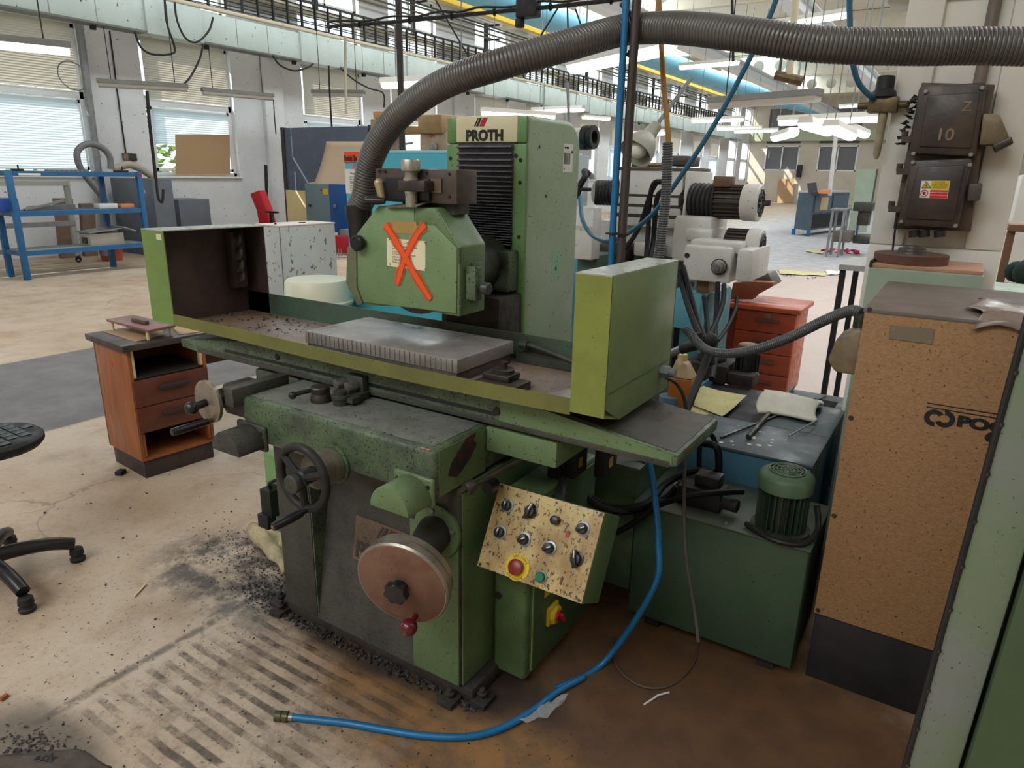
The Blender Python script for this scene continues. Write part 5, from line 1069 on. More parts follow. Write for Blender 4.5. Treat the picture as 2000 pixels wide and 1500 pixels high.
tag(MB().ribbed(cp, .0185, .0085, .16, 14).done('conduit', conduit, ang=60), 'grey corrugated conduit sagging from the hose bundle to the brown cabinet', 'conduit')
hose('air_line', pys((1530, -60, 2.9), (1500, 40, 2.9), (1400, 235, 2.9), (1310, 372, 2.9), (1262, 430, 2.95), (1200, 468, 3.0), (1160, 462, 3.1), (1138, 430, 3.2), (1133, 385, 3.3)), .0105, tealhose, 'teal blue air line slanting from roof to the teal cabinet valve', 'hose')
hose('air_line', pys((1658, -60, 3.2), (1660, 60, 3.2), (1663, 110, 3.2), (1676, 160, 3.25), (1700, 188, 3.3), (1712, 192, 3.36)), .011, tealhose, 'teal air line dropping to the regulator on the cream pillar', 'hose')
rg = thing('air_regulator', 'black and brass air regulator fixed to the left edge of the cream pillar', 'regulator', (-.36, 3.34, 2.02))
rp_ = PY(1725, 190, 3.36); q = MB(); q.lathe((rp_.x, 3.36, rp_.z-.0), (0, 0, 1), [(0, .05), (.02, .045), (.03, .035), (.075, .033), (.08, .028), (.08, 0)], 18); q.done('knob', blackrub, rg)
q = MB(); q.box(rp_.x-.05, rp_.x+.06, 3.33, 3.39, rp_.z-.06, rp_.z); q.cyl((rp_.x-.09, 3.36, rp_.z-.03), (rp_.x+.1, 3.36, rp_.z-.03), .016, n=8); q.done('body', brass, rg, bev=.006)
MB().lathe((rp_.x+.01, 3.36, rp_.z-.24), (0, 0, 1), [(0, .006), (.02, .014), (.15, .018), (.18, .018)], 14).done('bowl', M('yellowed_bowl', (168, 156, 128), .4, dirt=.6, dcol=(120, 104, 80), ds=14), rg)
hose('pole_pipe', [(KX0-.03, KY+.1, 2.42), (KX0-.03, KY+.1, 3.2), (KX0-.03, KY+.1, 4.6)], .022, M('grey_steel_pipe', (112, 110, 106), .45, .3), 'grey pipe standing along the left side of the cream pillar', 'pipe')
# ---------------------------------------------------------------- cream vertical mill behind
MM = thing('milling_machine', 'big cream milling machine with two motors behind the right end guard', 'machine', (-1.7, 4.6, 0))
MY = 4.35
def bp_(px0, px1, py0, py1, y0, d, nm, m, par, bev=.015):
    a_ = PY(px0, py1, y0); b_ = PY(px1, py0, y0); return MB().box(a_.x, b_.x, y0, y0+d, a_.z, b_.z).done(nm, m, par, bev=bev)
bp_(1204, 1336, 332, 440, MY, .55, 'ram_block', millwhite, MM, .012)
for yy in (382, 402, 422): bp_(1204, 1336, yy, yy+.45, MY-.001, .01, 'panel_joint', darksteel, MM, 0)
bp_(1204, 1340, 327, 332, MY-.01, .5, 'ram_top', M('grimy_top', (92, 82, 72), .5, dirt=.6, dcol=(60, 52, 46), ds=6), MM, .006)
bp_(1290, 1344, 304, 324, MY+.1, .25, 'terminal_box', M('dark_terminal', (62, 56, 52), .5), MM, .012)
bp_(1232, 1300, 318, 326, MY+.05, .12, 'brass_fitting', brass, MM, .01)
bp_(1330, 1345, 334, 440, MY-.01, .5, 'ram_end', millwhite, MM, .02)
bp_(1165, 1330, 438, 520, MY+.1, .6, 'carriage', millwhite, MM, .015); bp_(1150, 1330, 505, 760, MY+.05, .7, 'knee', M('dark_knee', (84, 82, 74), .5, dirt=.6, dcol=(50, 46, 42), ds=5), MM, .02)
bp_(1235, 1285, 475, 500, MY-.05, .15, 'gear_housing', millwhite, MM, .02); bp_(1150, 1225, 478, 515, MY-.08, .2, 'oily_drum', darksteel, MM, .03)
def motor(cx0, cx1, cy_, rpx, y0, nm, par, bell=True):
    a_ = PY(cx0, cy_, y0); b_ = PY(cx1, cy_-1, y0); r = (PY(cx0, cy_-rpx, y0)-a_).length; L = b_.x-a_.x; z = a_.z
    mo = MB().lathe((a_.x+L*.44, y0, z), (1, 0, 0), [(0, r*.86), (L*.37, r*.86)], 24).done(nm, M(nm+'_dark', (62, 52, 46), .5, dirt=.5, dcol=(42, 36, 32), ds=8), par)
    for k in range(22):
        t = 2*math.pi*k/22; e = Vector((0, math.cos(t), math.sin(t))); g = Vector((0, -e.z, e.y)); c0 = Vector((a_.x+L*.45, y0, z))
        MB().prism([c0+e*r*.84-g*.005, c0+e*r-g*.004, c0+e*r+g*.004, c0+e*r*.84+g*.005], (L*.34, 0, 0)).done('cooling_fin', mo.data.materials[0], mo)
    MB().lathe((a_.x+L*.79, y0, z), (1, 0, 0), [(0, r*1.02), (L*.03, r*1.06), (L*.19, r*1.06), (L*.21, r*.98), (L*.212, 0)], 32).done('fan_cowl', millwhite, mo)
    for rr in (.2, .45, .7): MB().ring((a_.x+L*1.003, y0, z), (1, 0, 0), r*rr, r*.05, 24, 5).done('grille_ring', blackpaint, mo)
    for k in range(10):
        t = 2*math.pi*k/10; e = Vector((0, math.cos(t), math.sin(t))); MB().tube([Vector((a_.x+L*1.003, y0, z))+e*r*.2, Vector((a_.x+L*1.003, y0, z))+e*r*.8], r*.05, 5).done('grille_slot', blackpaint, mo)
    return a_, r, L
a_, r, L = motor(1335, 1487, 391, 33, MY+.1, 'spindle_motor', MM)
MB().ribbed([Vector((a_.x+.0, MY+.1, a_.z)), Vector((a_.x+L*.45, MY+.1, a_.z))], r*1.06, .028, .10, 24).done('bellows', blackrub, MM, ang=60)
q = MB(); q.box(a_.x+L*.42, a_.x+L*.62, MY+.02, MY+.16, a_.z+r*.85, a_.z+r*1.45); q.done('motor_terminal', M('rusty_box', (112, 82, 60), .6, dirt=.5, dcol=(80, 56, 42), ds=10), MM, bev=.006)
b0 = PY(1164, 376, MY+.15); b1 = PY(1206, 378, MY+.15)
MB().ribbed([b0, Vector((b1.x+.02, MY+.15, b0.z))], .085, .026, .10, 22).done('bellows', blackrub, MM, ang=60)
bp_(1308, 1392, 424, 510, MY-.05, .35, 'vertical_head', millwhite, MM, .03)
bp_(1336, 1392, 448, 470, MY-.08, .3, 'head_cover', millwhite, MM, .02)
motor(1366, 1490, 472, 30, MY-.02, 'feed_motor', MM)
gb_ = bp_(1330, 1432, 484, 546, MY-.28, .42, 'gearbox', millwhite, MM, .02); bp_(1346, 1448, 474, 490, MY-.24, .36, 'gearbox_lid', millwhite, MM, .015); bp_(1433, 1472, 488, 550, MY-.30, .42, 'gearbox_end', millwhite, MM, .02)
kp0 = PY(1405, 521, MY-.29); MB().lathe(kp0, (0, -1, 0), [(0, .042), (.02, .042), (.022, .034), (.05, .032), (.052, .02), (.06, .02), (.06, 0)], 22).done('gearbox_knob', steel, MM)
MB().ring(kp0+Vector((0, -.01, 0)), (0, 1, 0), .04, .008, 22, 6).done('knob_ring', blackrub, MM)
for px_, py_ in ((1342, 499), (1352, 555)): MB().lathe(PY(px_, py_, MY-.281), (0, -1, 0), [(0, .016), (.002, .016), (.002, 0)], 12).done('port', blackpaint, MM)
bp_(1358, 1386, 548, 572, MY-.2, .14, 'spindle_nose', M('bronze_nose', (108, 88, 64), .5, .3, dirt=.5, dcol=(70, 56, 44), ds=8), MM, .01)
bp_(1314, 1388, 575, 760, MY-.1, .5, 'teal_base', tealdark, MM, .03); bp_(1310, 1372, 568, 640, MY-.2, .3, 'teal_cover', M('light_teal', (92, 160, 176), .45, dirt=.3, dcol=(72, 130, 146)), MM, .02)
# hoses around the mill
gm_ = 'black hoses around the cream mill'
for i, (pts_, rr, lab) in enumerate((
    (((1292, 355, 4.0), (1276, 360, 4.0), (1268, 400, 4.0), (1266, 450, 4.0), (1262, 505, 3.9)), .020, 'left one of the twin black hoses hanging on the cream ram'),
    (((1296, 372, 4.0), (1284, 385, 4.0), (1279, 430, 4.0), (1276, 470, 4.0), (1270, 505, 3.9)), .020, 'right one of the twin black hoses hanging on the cream ram'),
    (((1285, 352, 4.05), (1270, 380, 4.05), (1250, 440, 4.05), (1225, 480, 4.0), (1195, 505, 3.9)), .020, 'black hose slanting down left from the cream ram'),
    (((1328, 530, 3.7), (1336, 570, 3.6), (1352, 620, 3.4), (1370, 665, 3.2)), .020, 'thick black hose in the bundle, leftmost under the gearbox'),
    (((1334, 520, 3.7), (1348, 570, 3.6), (1364, 630, 3.4), (1378, 665, 3.2)), .018, 'thick black hose in the bundle, second under the gearbox'),
    (((1402, 552, 3.9), (1400, 600, 3.8), (1397, 640, 3.6), (1396, 700, 3.3), (1390, 740, 3.1)), .018, 'black hose falling straight from the middle of the gearbox'),
    (((1414, 556, 3.9), (1412, 590, 3.8), (1398, 630, 3.6), (1378, 668, 3.3)), .018, 'black hose curving left from the gearbox to the bundle'),
    (((1439, 580, 3.9), (1436, 605, 3.8), (1420, 640, 3.6), (1402, 665, 3.4)), .013, 'thin black hose with a valve at the gearbox end'),
    (((1375, 580, 3.9), (1380, 620, 3.7), (1384, 665, 3.3)), .016, 'short black hose below the spindle nose'))):
    hose('machine_hose', pys(*pts_), rr*.78, blackhose, lab, grp=gm_)
hose('coolant_pipe', pys((1385, 690, 2.9), (1370, 730, 2.9), (1345, 790, 2.85), (1322, 850, 2.8)), .018, M('grey_pipe', (84, 84, 84), .35, .3), 'straight grey pipe slanting down from the hose bundle to the sump', 'pipe')
cl_ = thing('pipe_clamp', 'black pipe tee clamping the hose bundle over the sump', 'pipe fitting', PY(1375, 672, 2.95)[:])
q = MB(); q.cyl(PY(1330, 682, 2.95), PY(1392, 664, 2.95), .024); q.cyl(PY(1362, 650, 2.95), PY(1366, 680, 2.95), .022); q.ball(PY(1388, 665, 2.95), .034); q.cyl(PY(1382, 668, 2.95), PY(1384, 712, 2.95), .03); q.done('tee', blackrub, cl_)
MB().cyl(PY(1306, 692, 2.95), PY(1332, 681, 2.95), .018).done('pipe_stub', galv, cl_)
hose('machine_cable', pys((1302, 738, 2.02), (1322, 750, 2.05), (1338, 785, 2.08), (1340, 850, 2.1), (1336, 960, 2.02), (1340, 1080, 1.95), (1358, 1200, 1.9), (1364, 1255, 1.85)), .006, M('dark_cable', (62, 56, 50), .5), 'dark thin cable from the right guard hanging down to the floor', 'cable')
hose('floor_cable', [PZ(x, y_, .006) for x, y_ in ((1364, 1255), (1352, 1300), (1310, 1338), (1260, 1342), (1215, 1315), (1195, 1275), (1200, 1245))], .004, M('brown_cable', (88, 72, 60), .5), 'thin brown cable looped on the floor beside the blue hose', 'cable')
tag(MB().tube([PZ(1307, 1352, .005), PZ(1285, 1358, .005), PZ(1258, 1376, .005)], .0035, 6).done('cable_tie_strip', whitep), 'thin white strip lying at the end of the looped floor cable', 'strip')
# handlamp with conical shade behind the pole
LP = thing('work_lamp', 'grey bell-shaped work lamp on a rod behind the blue hose', 'lamp', PY(1255, 285, 3.4)[:])
lc0 = PY(1241, 300, 3.4); ld = (PY(1278, 250, 3.525)-lc0).normalized()
q = MB(); q.lathe(lc0, ld, [(.09, 0), (.09, .046), (.05, .073), (.003, .083), (0, .088), (.05, .082), (.10, .060), (.125, .036), (.20, .031), (.205, .018), (.206, 0)], 28); q.done('lamp_shade', M('grey_shade', (168, 164, 154), .45, dirt=.3, dcol=(128, 122, 112), ds=6), LP)
MB().ball(lc0+ld*.03, .045, 18, 10).done('bulb', M('white_bulb', (236, 232, 224), .3), LP)
MB().cyl(lc0+ld*.2, lc0+ld*.55, .010).done('rod', galv, LP)
# teal cabinet with splash panel right of the green column, machine ram above it
TC = thing('teal_unit', 'dark teal machine unit with clear splash panel right of the green column', 'machine', (-1.95, 3.9, 0))
bp_(1112, 1140, 303, 420, 3.9, .08, 'teal_box', tealdark, TC, .006); bp_(1112, 1160, 405, 505, 3.85, .12, 'cream_body', millwhite, TC, .01); bp_(1117, 1165, 292, 440, 3.80, .006, 'splash_panel', clear, TC, 0)
q = MB(); v0 = PY(1141, 352, 3.75); q.tube(spline([v0+Vector((0, .1, .02)), v0+Vector((0, .0, .05)), v0+Vector((.03, -.05, .02)), v0+Vector((.0, -.05, -.03)), v0+Vector((-.02, -.05, -.10))], 5), .018, 8); q.cyl(v0+Vector((-.06, -.05, -.05)), v0+Vector((.07, -.05, -.05)), .010); q.done('ball_valve', blackrub, TC)
bp_(1117, 1166, 500, 720, 3.95, .4, 'lower_body', M('grey_green_base', (70, 88, 78), .5), TC, .01)  # plain grey-green lower body
RM = thing('boring_ram', 'cream cylindrical ram with black collar showing above the green column', 'machine', PY(1130, 270, 5.0)[:])
r0 = PY(1098, 272, 5.0); r1 = PY(1160, 268, 5.0); q = MB(); q.lathe(r0, r1-r0, [(0, .075), (.15, .075), (.16, .068), (.19, .068)], 24); q.done('ram', millwhite, RM)
q = MB(); q.lathe(r0.lerp(r1, .66), r1-r0, [(0, .07), (.01, .088), (.05, .088), (.055, .075), (.075, .075), (.08, .088), (.10, .085), (.10, .05), (.06, .05), (.06, 0)], 26); q.box(r1.x-.12, r1.x-.05, 4.93, 5.07, r1.z-.16, r1.z-.05); q.done('collar', blackrub, RM)
hose('air_pipe', pys((1108, 160, 5.1), (1110, 200, 5.1), (1111, 252, 5.1)), .012, galv, 'thin grey pipe hanging down above the cream ram', 'pipe')
# big sky-blue cabinet behind the green column
SB = thing('sky_blue_cabinet', 'big sky-blue sheet metal enclosure behind the green column', 'cabinet', (-3.2, 4.4, 0))
MB().box(-4.325, -2.45, 4.2, 4.75, .05, 1.835).done('enclosure', teal, SB, bev=.008)
MB().box(-4.325, -2.45, 4.195, 4.2, 1.82, 1.838).done('top_edge', M('pale_blue_edge', (150, 208, 220), .4), SB)
MB().prism([PY(x, z, 4.19) for x, z in ((672, 296), (706, 296), (709, 314), (672, 318))], (0, .008, 0)).done('warning_board', signorange, SB)
text('lettering', 'Vorsicht Glas', .062, PY(672, 314, 4.187), (1, 0, 0), (0, 0, 1), M('red_brown_ink', (96, 30, 22), .6), SB, sx=.42, bold=.002)
MB().prism([PY(x, z, 4.19) for x, z in ((673, 330), (712, 331), (712, 380), (676, 378))], (0, .004, 0)).done('notice_sheet', paper, SB)
for k, s_ in enumerate(('Pozor', 'Achtung')): text('print', s_, .03, PY(684, 341+k*17, 4.188), (1, 0, 0), (0, 0, 1), inkgrey, SB, ext=.0002)
for k in range(7): MB().box(PY(682, 345, 4.188).x, PY(706, 345, 4.188).x, 4.188, 4.1885, PY(682, 345+k*4.4, 4.19).z, PY(682, 345.8+k*4.4, 4.19).z).done('text_line', inkgrey, SB)
q = MB(); t0 = PY(691, 325, 4.187); q.prism([t0+Vector((-.025, 0, -.02)), t0+Vector((.025, 0, -.02)), t0+Vector((0, 0, .03))], (0, .002, 0)); q.done('warning_triangle', M('pale_red', (210, 110, 110), .6), SB)
# tan pillar drill beyond it
PD = thing('pillar_drill', 'tan pillar drilling machine showing above the sky-blue enclosure', 'drill', (-4.4, 6.3, 0))
bp_(728, 770, 215, 232, 6.3, .45, 'drill_cap', M('tan_paint', (190, 146, 98), .45, dirt=.5, dcol=(140, 104, 70), ds=5), PD, .02); bp_(738, 764, 230, 640, 6.4, .25, 'drill_column', M('tan_grey_post', (150, 130, 112), .4, .3), PD, .02)
bp_(815, 862, 222, 262, 6.2, .45, 'drill_head', M('tan_paint_b', (168, 138, 92), .45, dirt=.6, dcol=(120, 96, 66), ds=5), PD, .03); bp_(820, 872, 258, 300, 6.25, .4, 'drill_gearbox', M('pale_tan', (176, 160, 138), .5, dirt=.5, dcol=(140, 112, 84), ds=5), PD, .015)
bp_(856, 878, 224, 300, 6.5, .35, 'drill_motor_guard', M('tan_green', (120, 140, 96), .5), PD, .02); bp_(760, 820, 246, 262, 6.45, .2, 'drill_arm', M('tan_arm', (160, 126, 88), .45), PD, .02); bp_(738, 878, 640, 700, 6.2, .6, 'drill_foot', castdark, PD, .01)
text('lettering', 'TB4', .07, PY(833, 269, 6.245), (1, 0, 0), (0, 0, 1), M('drill_red', (176, 70, 60), .5), PD)
q = MB(); q.lathe(PY(848, 288, 6.24), (0, -1, 0), [(0, .05), (.02, .05), (.03, .03), (.03, 0)], 16); q.tube([PY(775, 288, 6.2), PY(785, 282, 6.2), PY(805, 279, 6.2)], .012, 6); q.done('drill_dial', galv, PD)
# drum with cream lid, chipped grey pedestal cabinet
DR = thing('drum', 'pale green drum with a thick cream plastic lid behind the splash tray', 'drum', (-4.42, 3.95, 0))
MB().lathe((-4.42, 3.92, 0), (0, 0, 1), [(0, .27), (.60, .27), (.605, .275), (.63, .275), (.64, .27), (.66, .27)], 36).done('barrel', drumgreen, DR)
MB().lathe((-4.42, 3.92, .63), (0, 0, 1), [(0, .24), (.0, .285), (.02, .288), (.03, .27), (.17, .262), (.195, .245), (.20, .20), (.195, 0)], 40).done('drum_lid', creamlid, DR)
GB = thing('grey_pedestal', 'chipped light grey steel pedestal box behind the left end guard', 'box', (-6.45, 5.45, 0))
MB().box(-6.65, -6.25, 5.05, 5.86, 0, 1.085).done('body', chipgrey, GB, bev=.004); MB().box(-6.655, -6.245, 5.045, 5.865, 1.085, 1.10).done('lid', pinktop, GB, bev=.003); MB().box(-6.245, -6.243, 5.055, 5.06, .02, 1.08).done('seam', darksteel, GB)
MB().box(-6.45, -6.40, 5.5, 5.56, 1.10, 1.108).done('lid_clip', blackp, GB); MB().cyl((-6.42, 5.15, 1.10), (-6.42, 5.15, 1.115), .012).done('lid_stud', blackp, GB)
# orange desk with drawers, chute on it
OD = thing('orange_desk', 'orange varnished desk with four drawers behind the coolant tank', 'desk', (-1.5, 5.65, 0))
ox0, ox1, oy0, oy1 = -1.40, -.955, 5.45, 5.92
MB().box(-2.5, -.925, 5.42, 5.95, .715, .75).done('top', woodorange, OD, bev=.004); MB().box(ox0, ox1, oy0+.02, oy1, .05, .715).done('pedestal', woodorange, OD, bev=.003); MB().box(-2.4, ox0, 5.6, 5.62, .30, .715).done('modesty_panel', M('red_brown_panel', (150, 66, 48), .45, dirt=.4, dcol=(120, 48, 36), ds=3), OD); MB().box(-2.45, -2.40, 5.48, 5.9, 0, .715).done('side_leg', woodorange, OD)
for k in range(4):
    z1 = .705-k*.163; d_ = MB().box(ox0+.004, ox1-.004, oy0, oy0+.02, z1-.157, z1).done('drawer', M('drawer_front_%d' % k, (172-4*k, 74, 44), .4, dirt=.5, dcol=(138, 54, 34), ds=4, stretch=(.5, 3, 3)), OD, bev=.002)
    MB().box(-1.25, -1.07, oy0-.022, oy0, z1-.075, z1-.055).done('handle', M('brown_handle', (92, 60, 56), .5), d_, bev=.004)
    if k == 0: MB().lathe((-1.16, oy0, z1-.03), (0, -1, 0), [(0, .022), (.004, .022), (.005, .008), (.005, 0)], 16).done('lock', steel, d_)
CH = thing('chute', 'brown and grey folded sheet chute lying on the orange desk', 'chute', (-1.25, 5.65, .75))
c_ = [PY(x, z, 5.5) for x, z in ((1425, 585), (1432, 552), (1470, 550), (1510, 552), (1508, 560), (1475, 578), (1470, 585))]
MB().prism(c_, (0, .10, 0)).done('brown_cheek', M('brown_chute', (150, 82, 58), .6, dirt=.5, dcol=(112, 60, 44), ds=5), CH, bev=.004); c_ = [PY(x, z, 5.62) for x, z in ((1455, 548), (1472, 536), (1500, 534), (1513, 556), (1508, 560))]
MB().prism(c_, (0, .25, 0)).done('grey_hopper', M('grey_chute', (104, 100, 94), .45, .2, dirt=.4, dcol=(74, 70, 66), ds=5), CH, bev=.004)
tag(bp_(1442, 1496, 522, 527, 5.75, .06, 'wooden_batten', woodpale, None, 0), 'short pale wooden batten lying over the chute', 'batten')
fp = thing('floor_pipes', 'pair of grey pipes with wire clips lying on the floor by the orange desk', 'pipe', (-.6, 5.2, 0))
for dy in (0, .09): MB().cyl((-1.6, 5.18+dy, .05), (-.36, 5.18+dy, .05), .03, n=12).done('pipe', galv, fp)
for x in (-.9, -.72, -.55): 
    q = MB(); q.tube([(x, 5.12, .0), (x, 5.12, .15), (x, 5.34, .15), (x, 5.34, .0)], .006, 5); q.done('wire_clip', galv, fp)
bt_ = thing('wall_bench', 'small dark steel-legged bench left of the cream pillar', 'bench', (-.55, 4.6, 0))
bt0 = PY(1655, 512, 4.4); MB().box(bt0.x-.02, bt0.x+.3, 4.25, 4.75, bt0.z-.03, bt0.z).done('top', M('grey_bench_top', (160, 158, 152), .4), bt_); 
for x, y_ in ((bt0.x, 4.28), (bt0.x+.02, 4.7), (bt0.x+.28, 4.28), (bt0.x+.28, 4.7)): MB().box(x-.015, x+.015, y_-.015, y_+.015, 0, bt0.z-.03).done('leg', blackrub, bt_)
# things right of the pillar
RB = thing('right_workbench', 'cluttered wooden bench with black-edged tray right of the cream pillar', 'bench', (.6, 4.2, 0))
MB().box(.16, 1.3, 3.9, 4.9, 1.02, 1.06).done('top', M('bench_wood', (168, 138, 116), .6, dirt=.5, dcol=(130, 100, 80), ds=4), RB, bev=.004); MB().box(.16, 1.3, 3.9, 3.93, .84, 1.02).done('front_rail', M('black_rail', (40, 42, 46), .5), RB)
for x in (.2, 1.25): MB().box(x-.03, x+.03, 3.95, 4.01, 0, .84).done('leg', M('black_leg_%d' % int(x*10), (40, 42, 46), .5), RB)
MB().box(.16, .5, 3.92, 4.3, 1.06, 1.20).done('green_tray', palegreen, RB, bev=.004)
gl_ = MB(); 
for _ in range(16): gl_.ball((.27+random.random()*.28, 4.5+random.random()*.25, 1.16+random.random()*.08), random.uniform(.05, .09), 10, 6)
tag(gl_.done('work_gloves', M('black_green_cloth', (36, 44, 48), .9, dirt=.4, dcol=(24, 84, 66), ds=5)), 'heap of dark blue and green work gloves on the right bench', 'gloves')
bb_ = MB().box(.22, .62, 4.75, 5.05, 1.06, 1.12); bb_.box(.2, .6, 4.9, 5.3, 1.42, 1.46); bb_.box(.2, .24, 4.95, 5.0, 1.1, 1.42); bb_.box(.55, .59, 4.95, 5.0, 1.1, 1.42)
tag(bb_.done('wooden_stand', M('brown_stand', (150, 116, 90), .6, dirt=.5, dcol=(112, 80, 60), ds=4), bev=.004), 'brown wooden stand on the right bench behind the gloves', 'stand')
tag(MB().box(.42, .66, 4.0, 4.3, 1.06, 1.24).done('grey_crate', M('grey_crate_paint', (104, 100, 98), .5), bev=.006), 'grey metal crate at the front of the right bench', 'crate')
tag(MB().box(.3, 1.4, 7.0, 7.6, 0, 1.75).done('white_cupboard', whitep, bev=.01), 'white cupboard standing far behind the right bench', 'cupboard')
# ---------------------------------------------------------------- old wooden desk at the left
DK = thing('wooden_desk', 'old brown desk with a black-edged top and two missing drawers, left of the grinder', 'desk', (-3.63, 1.885, 0))
dx0, dx1, dy0, dy1 = -4.04, -3.63, 1.885, 2.315
MB().box(dx0-.02, dx1+.03, dy0-.03, 3.35, .700, .733).done('top', wooddark, DK, bev=.004)
MB().box(dx0, dx1, dy0, dy0+.018, .10, .700).done('left_side', wood, DK, bev=.002); MB().box(dx0, dx1, dy1-.018, dy1, .10, .700).done('right_side', wood, DK, bev=.002); MB().box(dx0, dx0+.015, dy0, dy1, .10, .700).done('back', wood, DK)
MB().box(dx0+.02, dx1-.012, dy0+.012, dy1-.012, 0, .10).done('plinth', M('dirty_plinth', (50, 42, 42), .6, dirt=.6, dcol=(84, 60, 46), ds=5), DK, bev=.002)
MB().box(dx0, dx1, dy0+.018, dy1-.018, .10, .115).done('bottom_board', wood, DK)
for i, (z0, z1) in enumerate(((.543, .553), (.255, .265), (.395, .405))): MB().box(dx0+.015, dx1-.004, dy0+.018, dy1-.018, z0, z1).done('shelf', M('dark_tray_%d' % i, (52, 50, 46), .4), DK)
for i, (z0, z1) in enumerate(((.398, .538), (.258, .394))):
    d_ = MB().box(dx1-.016, dx1+.012, dy0+.004, dy1-.004, z0, z1).done('drawer', woodred, DK, bev=.002)
    MB().box(dx1+.012, dx1+.035, 2.02, 2.19, (z0+z1)/2+.005, (z0+z1)/2+.028).done('handle', M('dark_drawer_handle_%d' % i, (58, 44, 40), .5), d_, bev=.006)
for y_ in (dy0+.02, dy1-.034): MB().box(dx1-.03, dx1-.004, y_, y_+.014, .548, .695).done('runner', woodpale, DK); MB().box(dx1-.03, dx1-.004, y_, y_+.014, .12, .25).done('runner', wood, DK)
MB().box(dx0+.02, dx0+.04, dy1, 3.25, .45, .70).done('modesty_panel', woodred, DK)
for x in (dx0+.02, dx1-.04): MB().box(x, x+.035, 3.26, 3.295, 0, .70).done('leg', M('cream_steel_leg_%d' % int(-x*100), (190, 180, 140), .5, chip=.2), DK)
MB().lathe((-3.83, dy0-.0005, .60), (0, -1, 0), [(0, .013), (.0005, .013), (.0006, 0)], 12).done('red_dot', M('red_paint_dot', (216, 32, 36), .6), DK)
DK.rotation_euler.z = math.radians(-5); DK.scale.z = 1.063
cb = MB().prism([PZ(x, z, .780) for x, z in ((202, 648), (318, 640), (318, 655), (265, 668))], (0, 0, .003)); tag(cb.done('cardboard', hardboard), 'piece of brown cardboard under the red-brown tray on the old desk', 'cardboard')
cb = MB().prism([PZ(x, z, .780) for x, z in ((338, 640), (360, 634), (395, 648), (350, 654))], (0, 0, .003)); tag(cb.done('cardboard', hardboard), 'piece of brown cardboard at the far end of the old desk top', 'cardboard')
TR = thing('board_jig', 'red-brown wooden board on four pegs with a bar on top, lying on the old desk', 'board', (-3.8, 2.1, .783))
tp_ = [PZ(x, z, .831) for x, z in ((208, 628), (290, 650), (343, 639), (262, 619))]
MB().prism(tp_, (0, 0, .014)).done('board', M('red_brown_board', (134, 88, 82), .4, dirt=.4, dcol=(108, 66, 62), ds=5), TR, bev=.002)
c4 = sum(tp_, Vector())/4
for p in tp_:
    e = c4+(p-c4)*.84; MB().cyl((e.x, e.y, .783), (e.x, e.y, .831), .008, n=8).done('peg', woodpale, TR)
h0, h1 = PZ(260, 627, .846), PZ(288, 634, .846); dv = (h1-h0).normalized(); gv = Vector((-dv.y, dv.x, 0))
MB().prism([h0-gv*.012, h1-gv*.012, h1+gv*.012, h0+gv*.012], (0, 0, .022)).done('handle_bar', M('brown_bar', (92, 72, 66), .5), TR, bev=.003)
# ---------------------------------------------------------------- office chair cut by the left border
OC = thing('work_chair', 'black work chair with a tiled plastic seat and star base at the left border', 'chair', (-3.16, .947, 0))
ccx, ccy = -3.16, .947; a0 = math.atan2(.95-ccy, -2.84-ccx)
for k in range(5):
    a = a0+k*2*math.pi/5; e = Vector((math.cos(a), math.sin(a), 0)); q = MB()
    q.tube(spline([Vector((ccx, ccy, .125)), Vector((ccx, ccy, .128))+e*.10, Vector((ccx, ccy, .115))+e*.22, Vector((ccx, ccy, .085))+e*.31], 4), .024, 10, rf=lambda i: .032-.0005*i); lg = q.done('leg', blackp, OC)
    p = Vector((ccx, ccy, 0))+e*.315; q = MB(); q.lathe(p, (0, 0, 1), [(0, .022), (.004, .03), (.016, .031), (.02, .026), (.03, .024), (.036, .029), (.06, .026), (.066, .018)], 18); q.done('glide', blackrub, lg)
q = MB(); q.lathe((ccx, ccy, .09), (0, 0, 1), [(0, .035), (.05, .045), (.08, .03), (.2, .026), (.2, .016), (.38, .016)], 18); q.done('gas_lift', blackp, OC)
so = PZ(-22, 862, .52)
def seat(th): return
q = MB(); n = 32
pr = [(0, .15), (.012, .19), (.03, .205), (.05, .205), (.064, .19), (.068, .15), (.064, 0)]
q.lathe((so.x, so.y, .475), (0, 0, 1), [(h, r*1.0) for h, r in pr], n); st_ = q.done('seat', blackrub, OC)
q = MB()
for i in range(-3, 4):
    for j in range(-3, 4):
        if (i*i+j*j)*.050**2 < .155**2: MB().box(so.x+i*.05-.022, so.x+i*.05+.022, so.y+j*.05-.022, so.y+j*.05+.022, .535, .5465).done('seat_tile', blackp, st_, bev=.003)
MB().box(so.x-.08, so.x+.08, so.y-.08, so.y+.08, .46, .48).done('seat_plate', blackpaint, OC)
q = MB(); q.cyl((ccx, ccy, .36), (so.x, so.y, .45), .02); q.done('tilt_arm', blackp, OC)
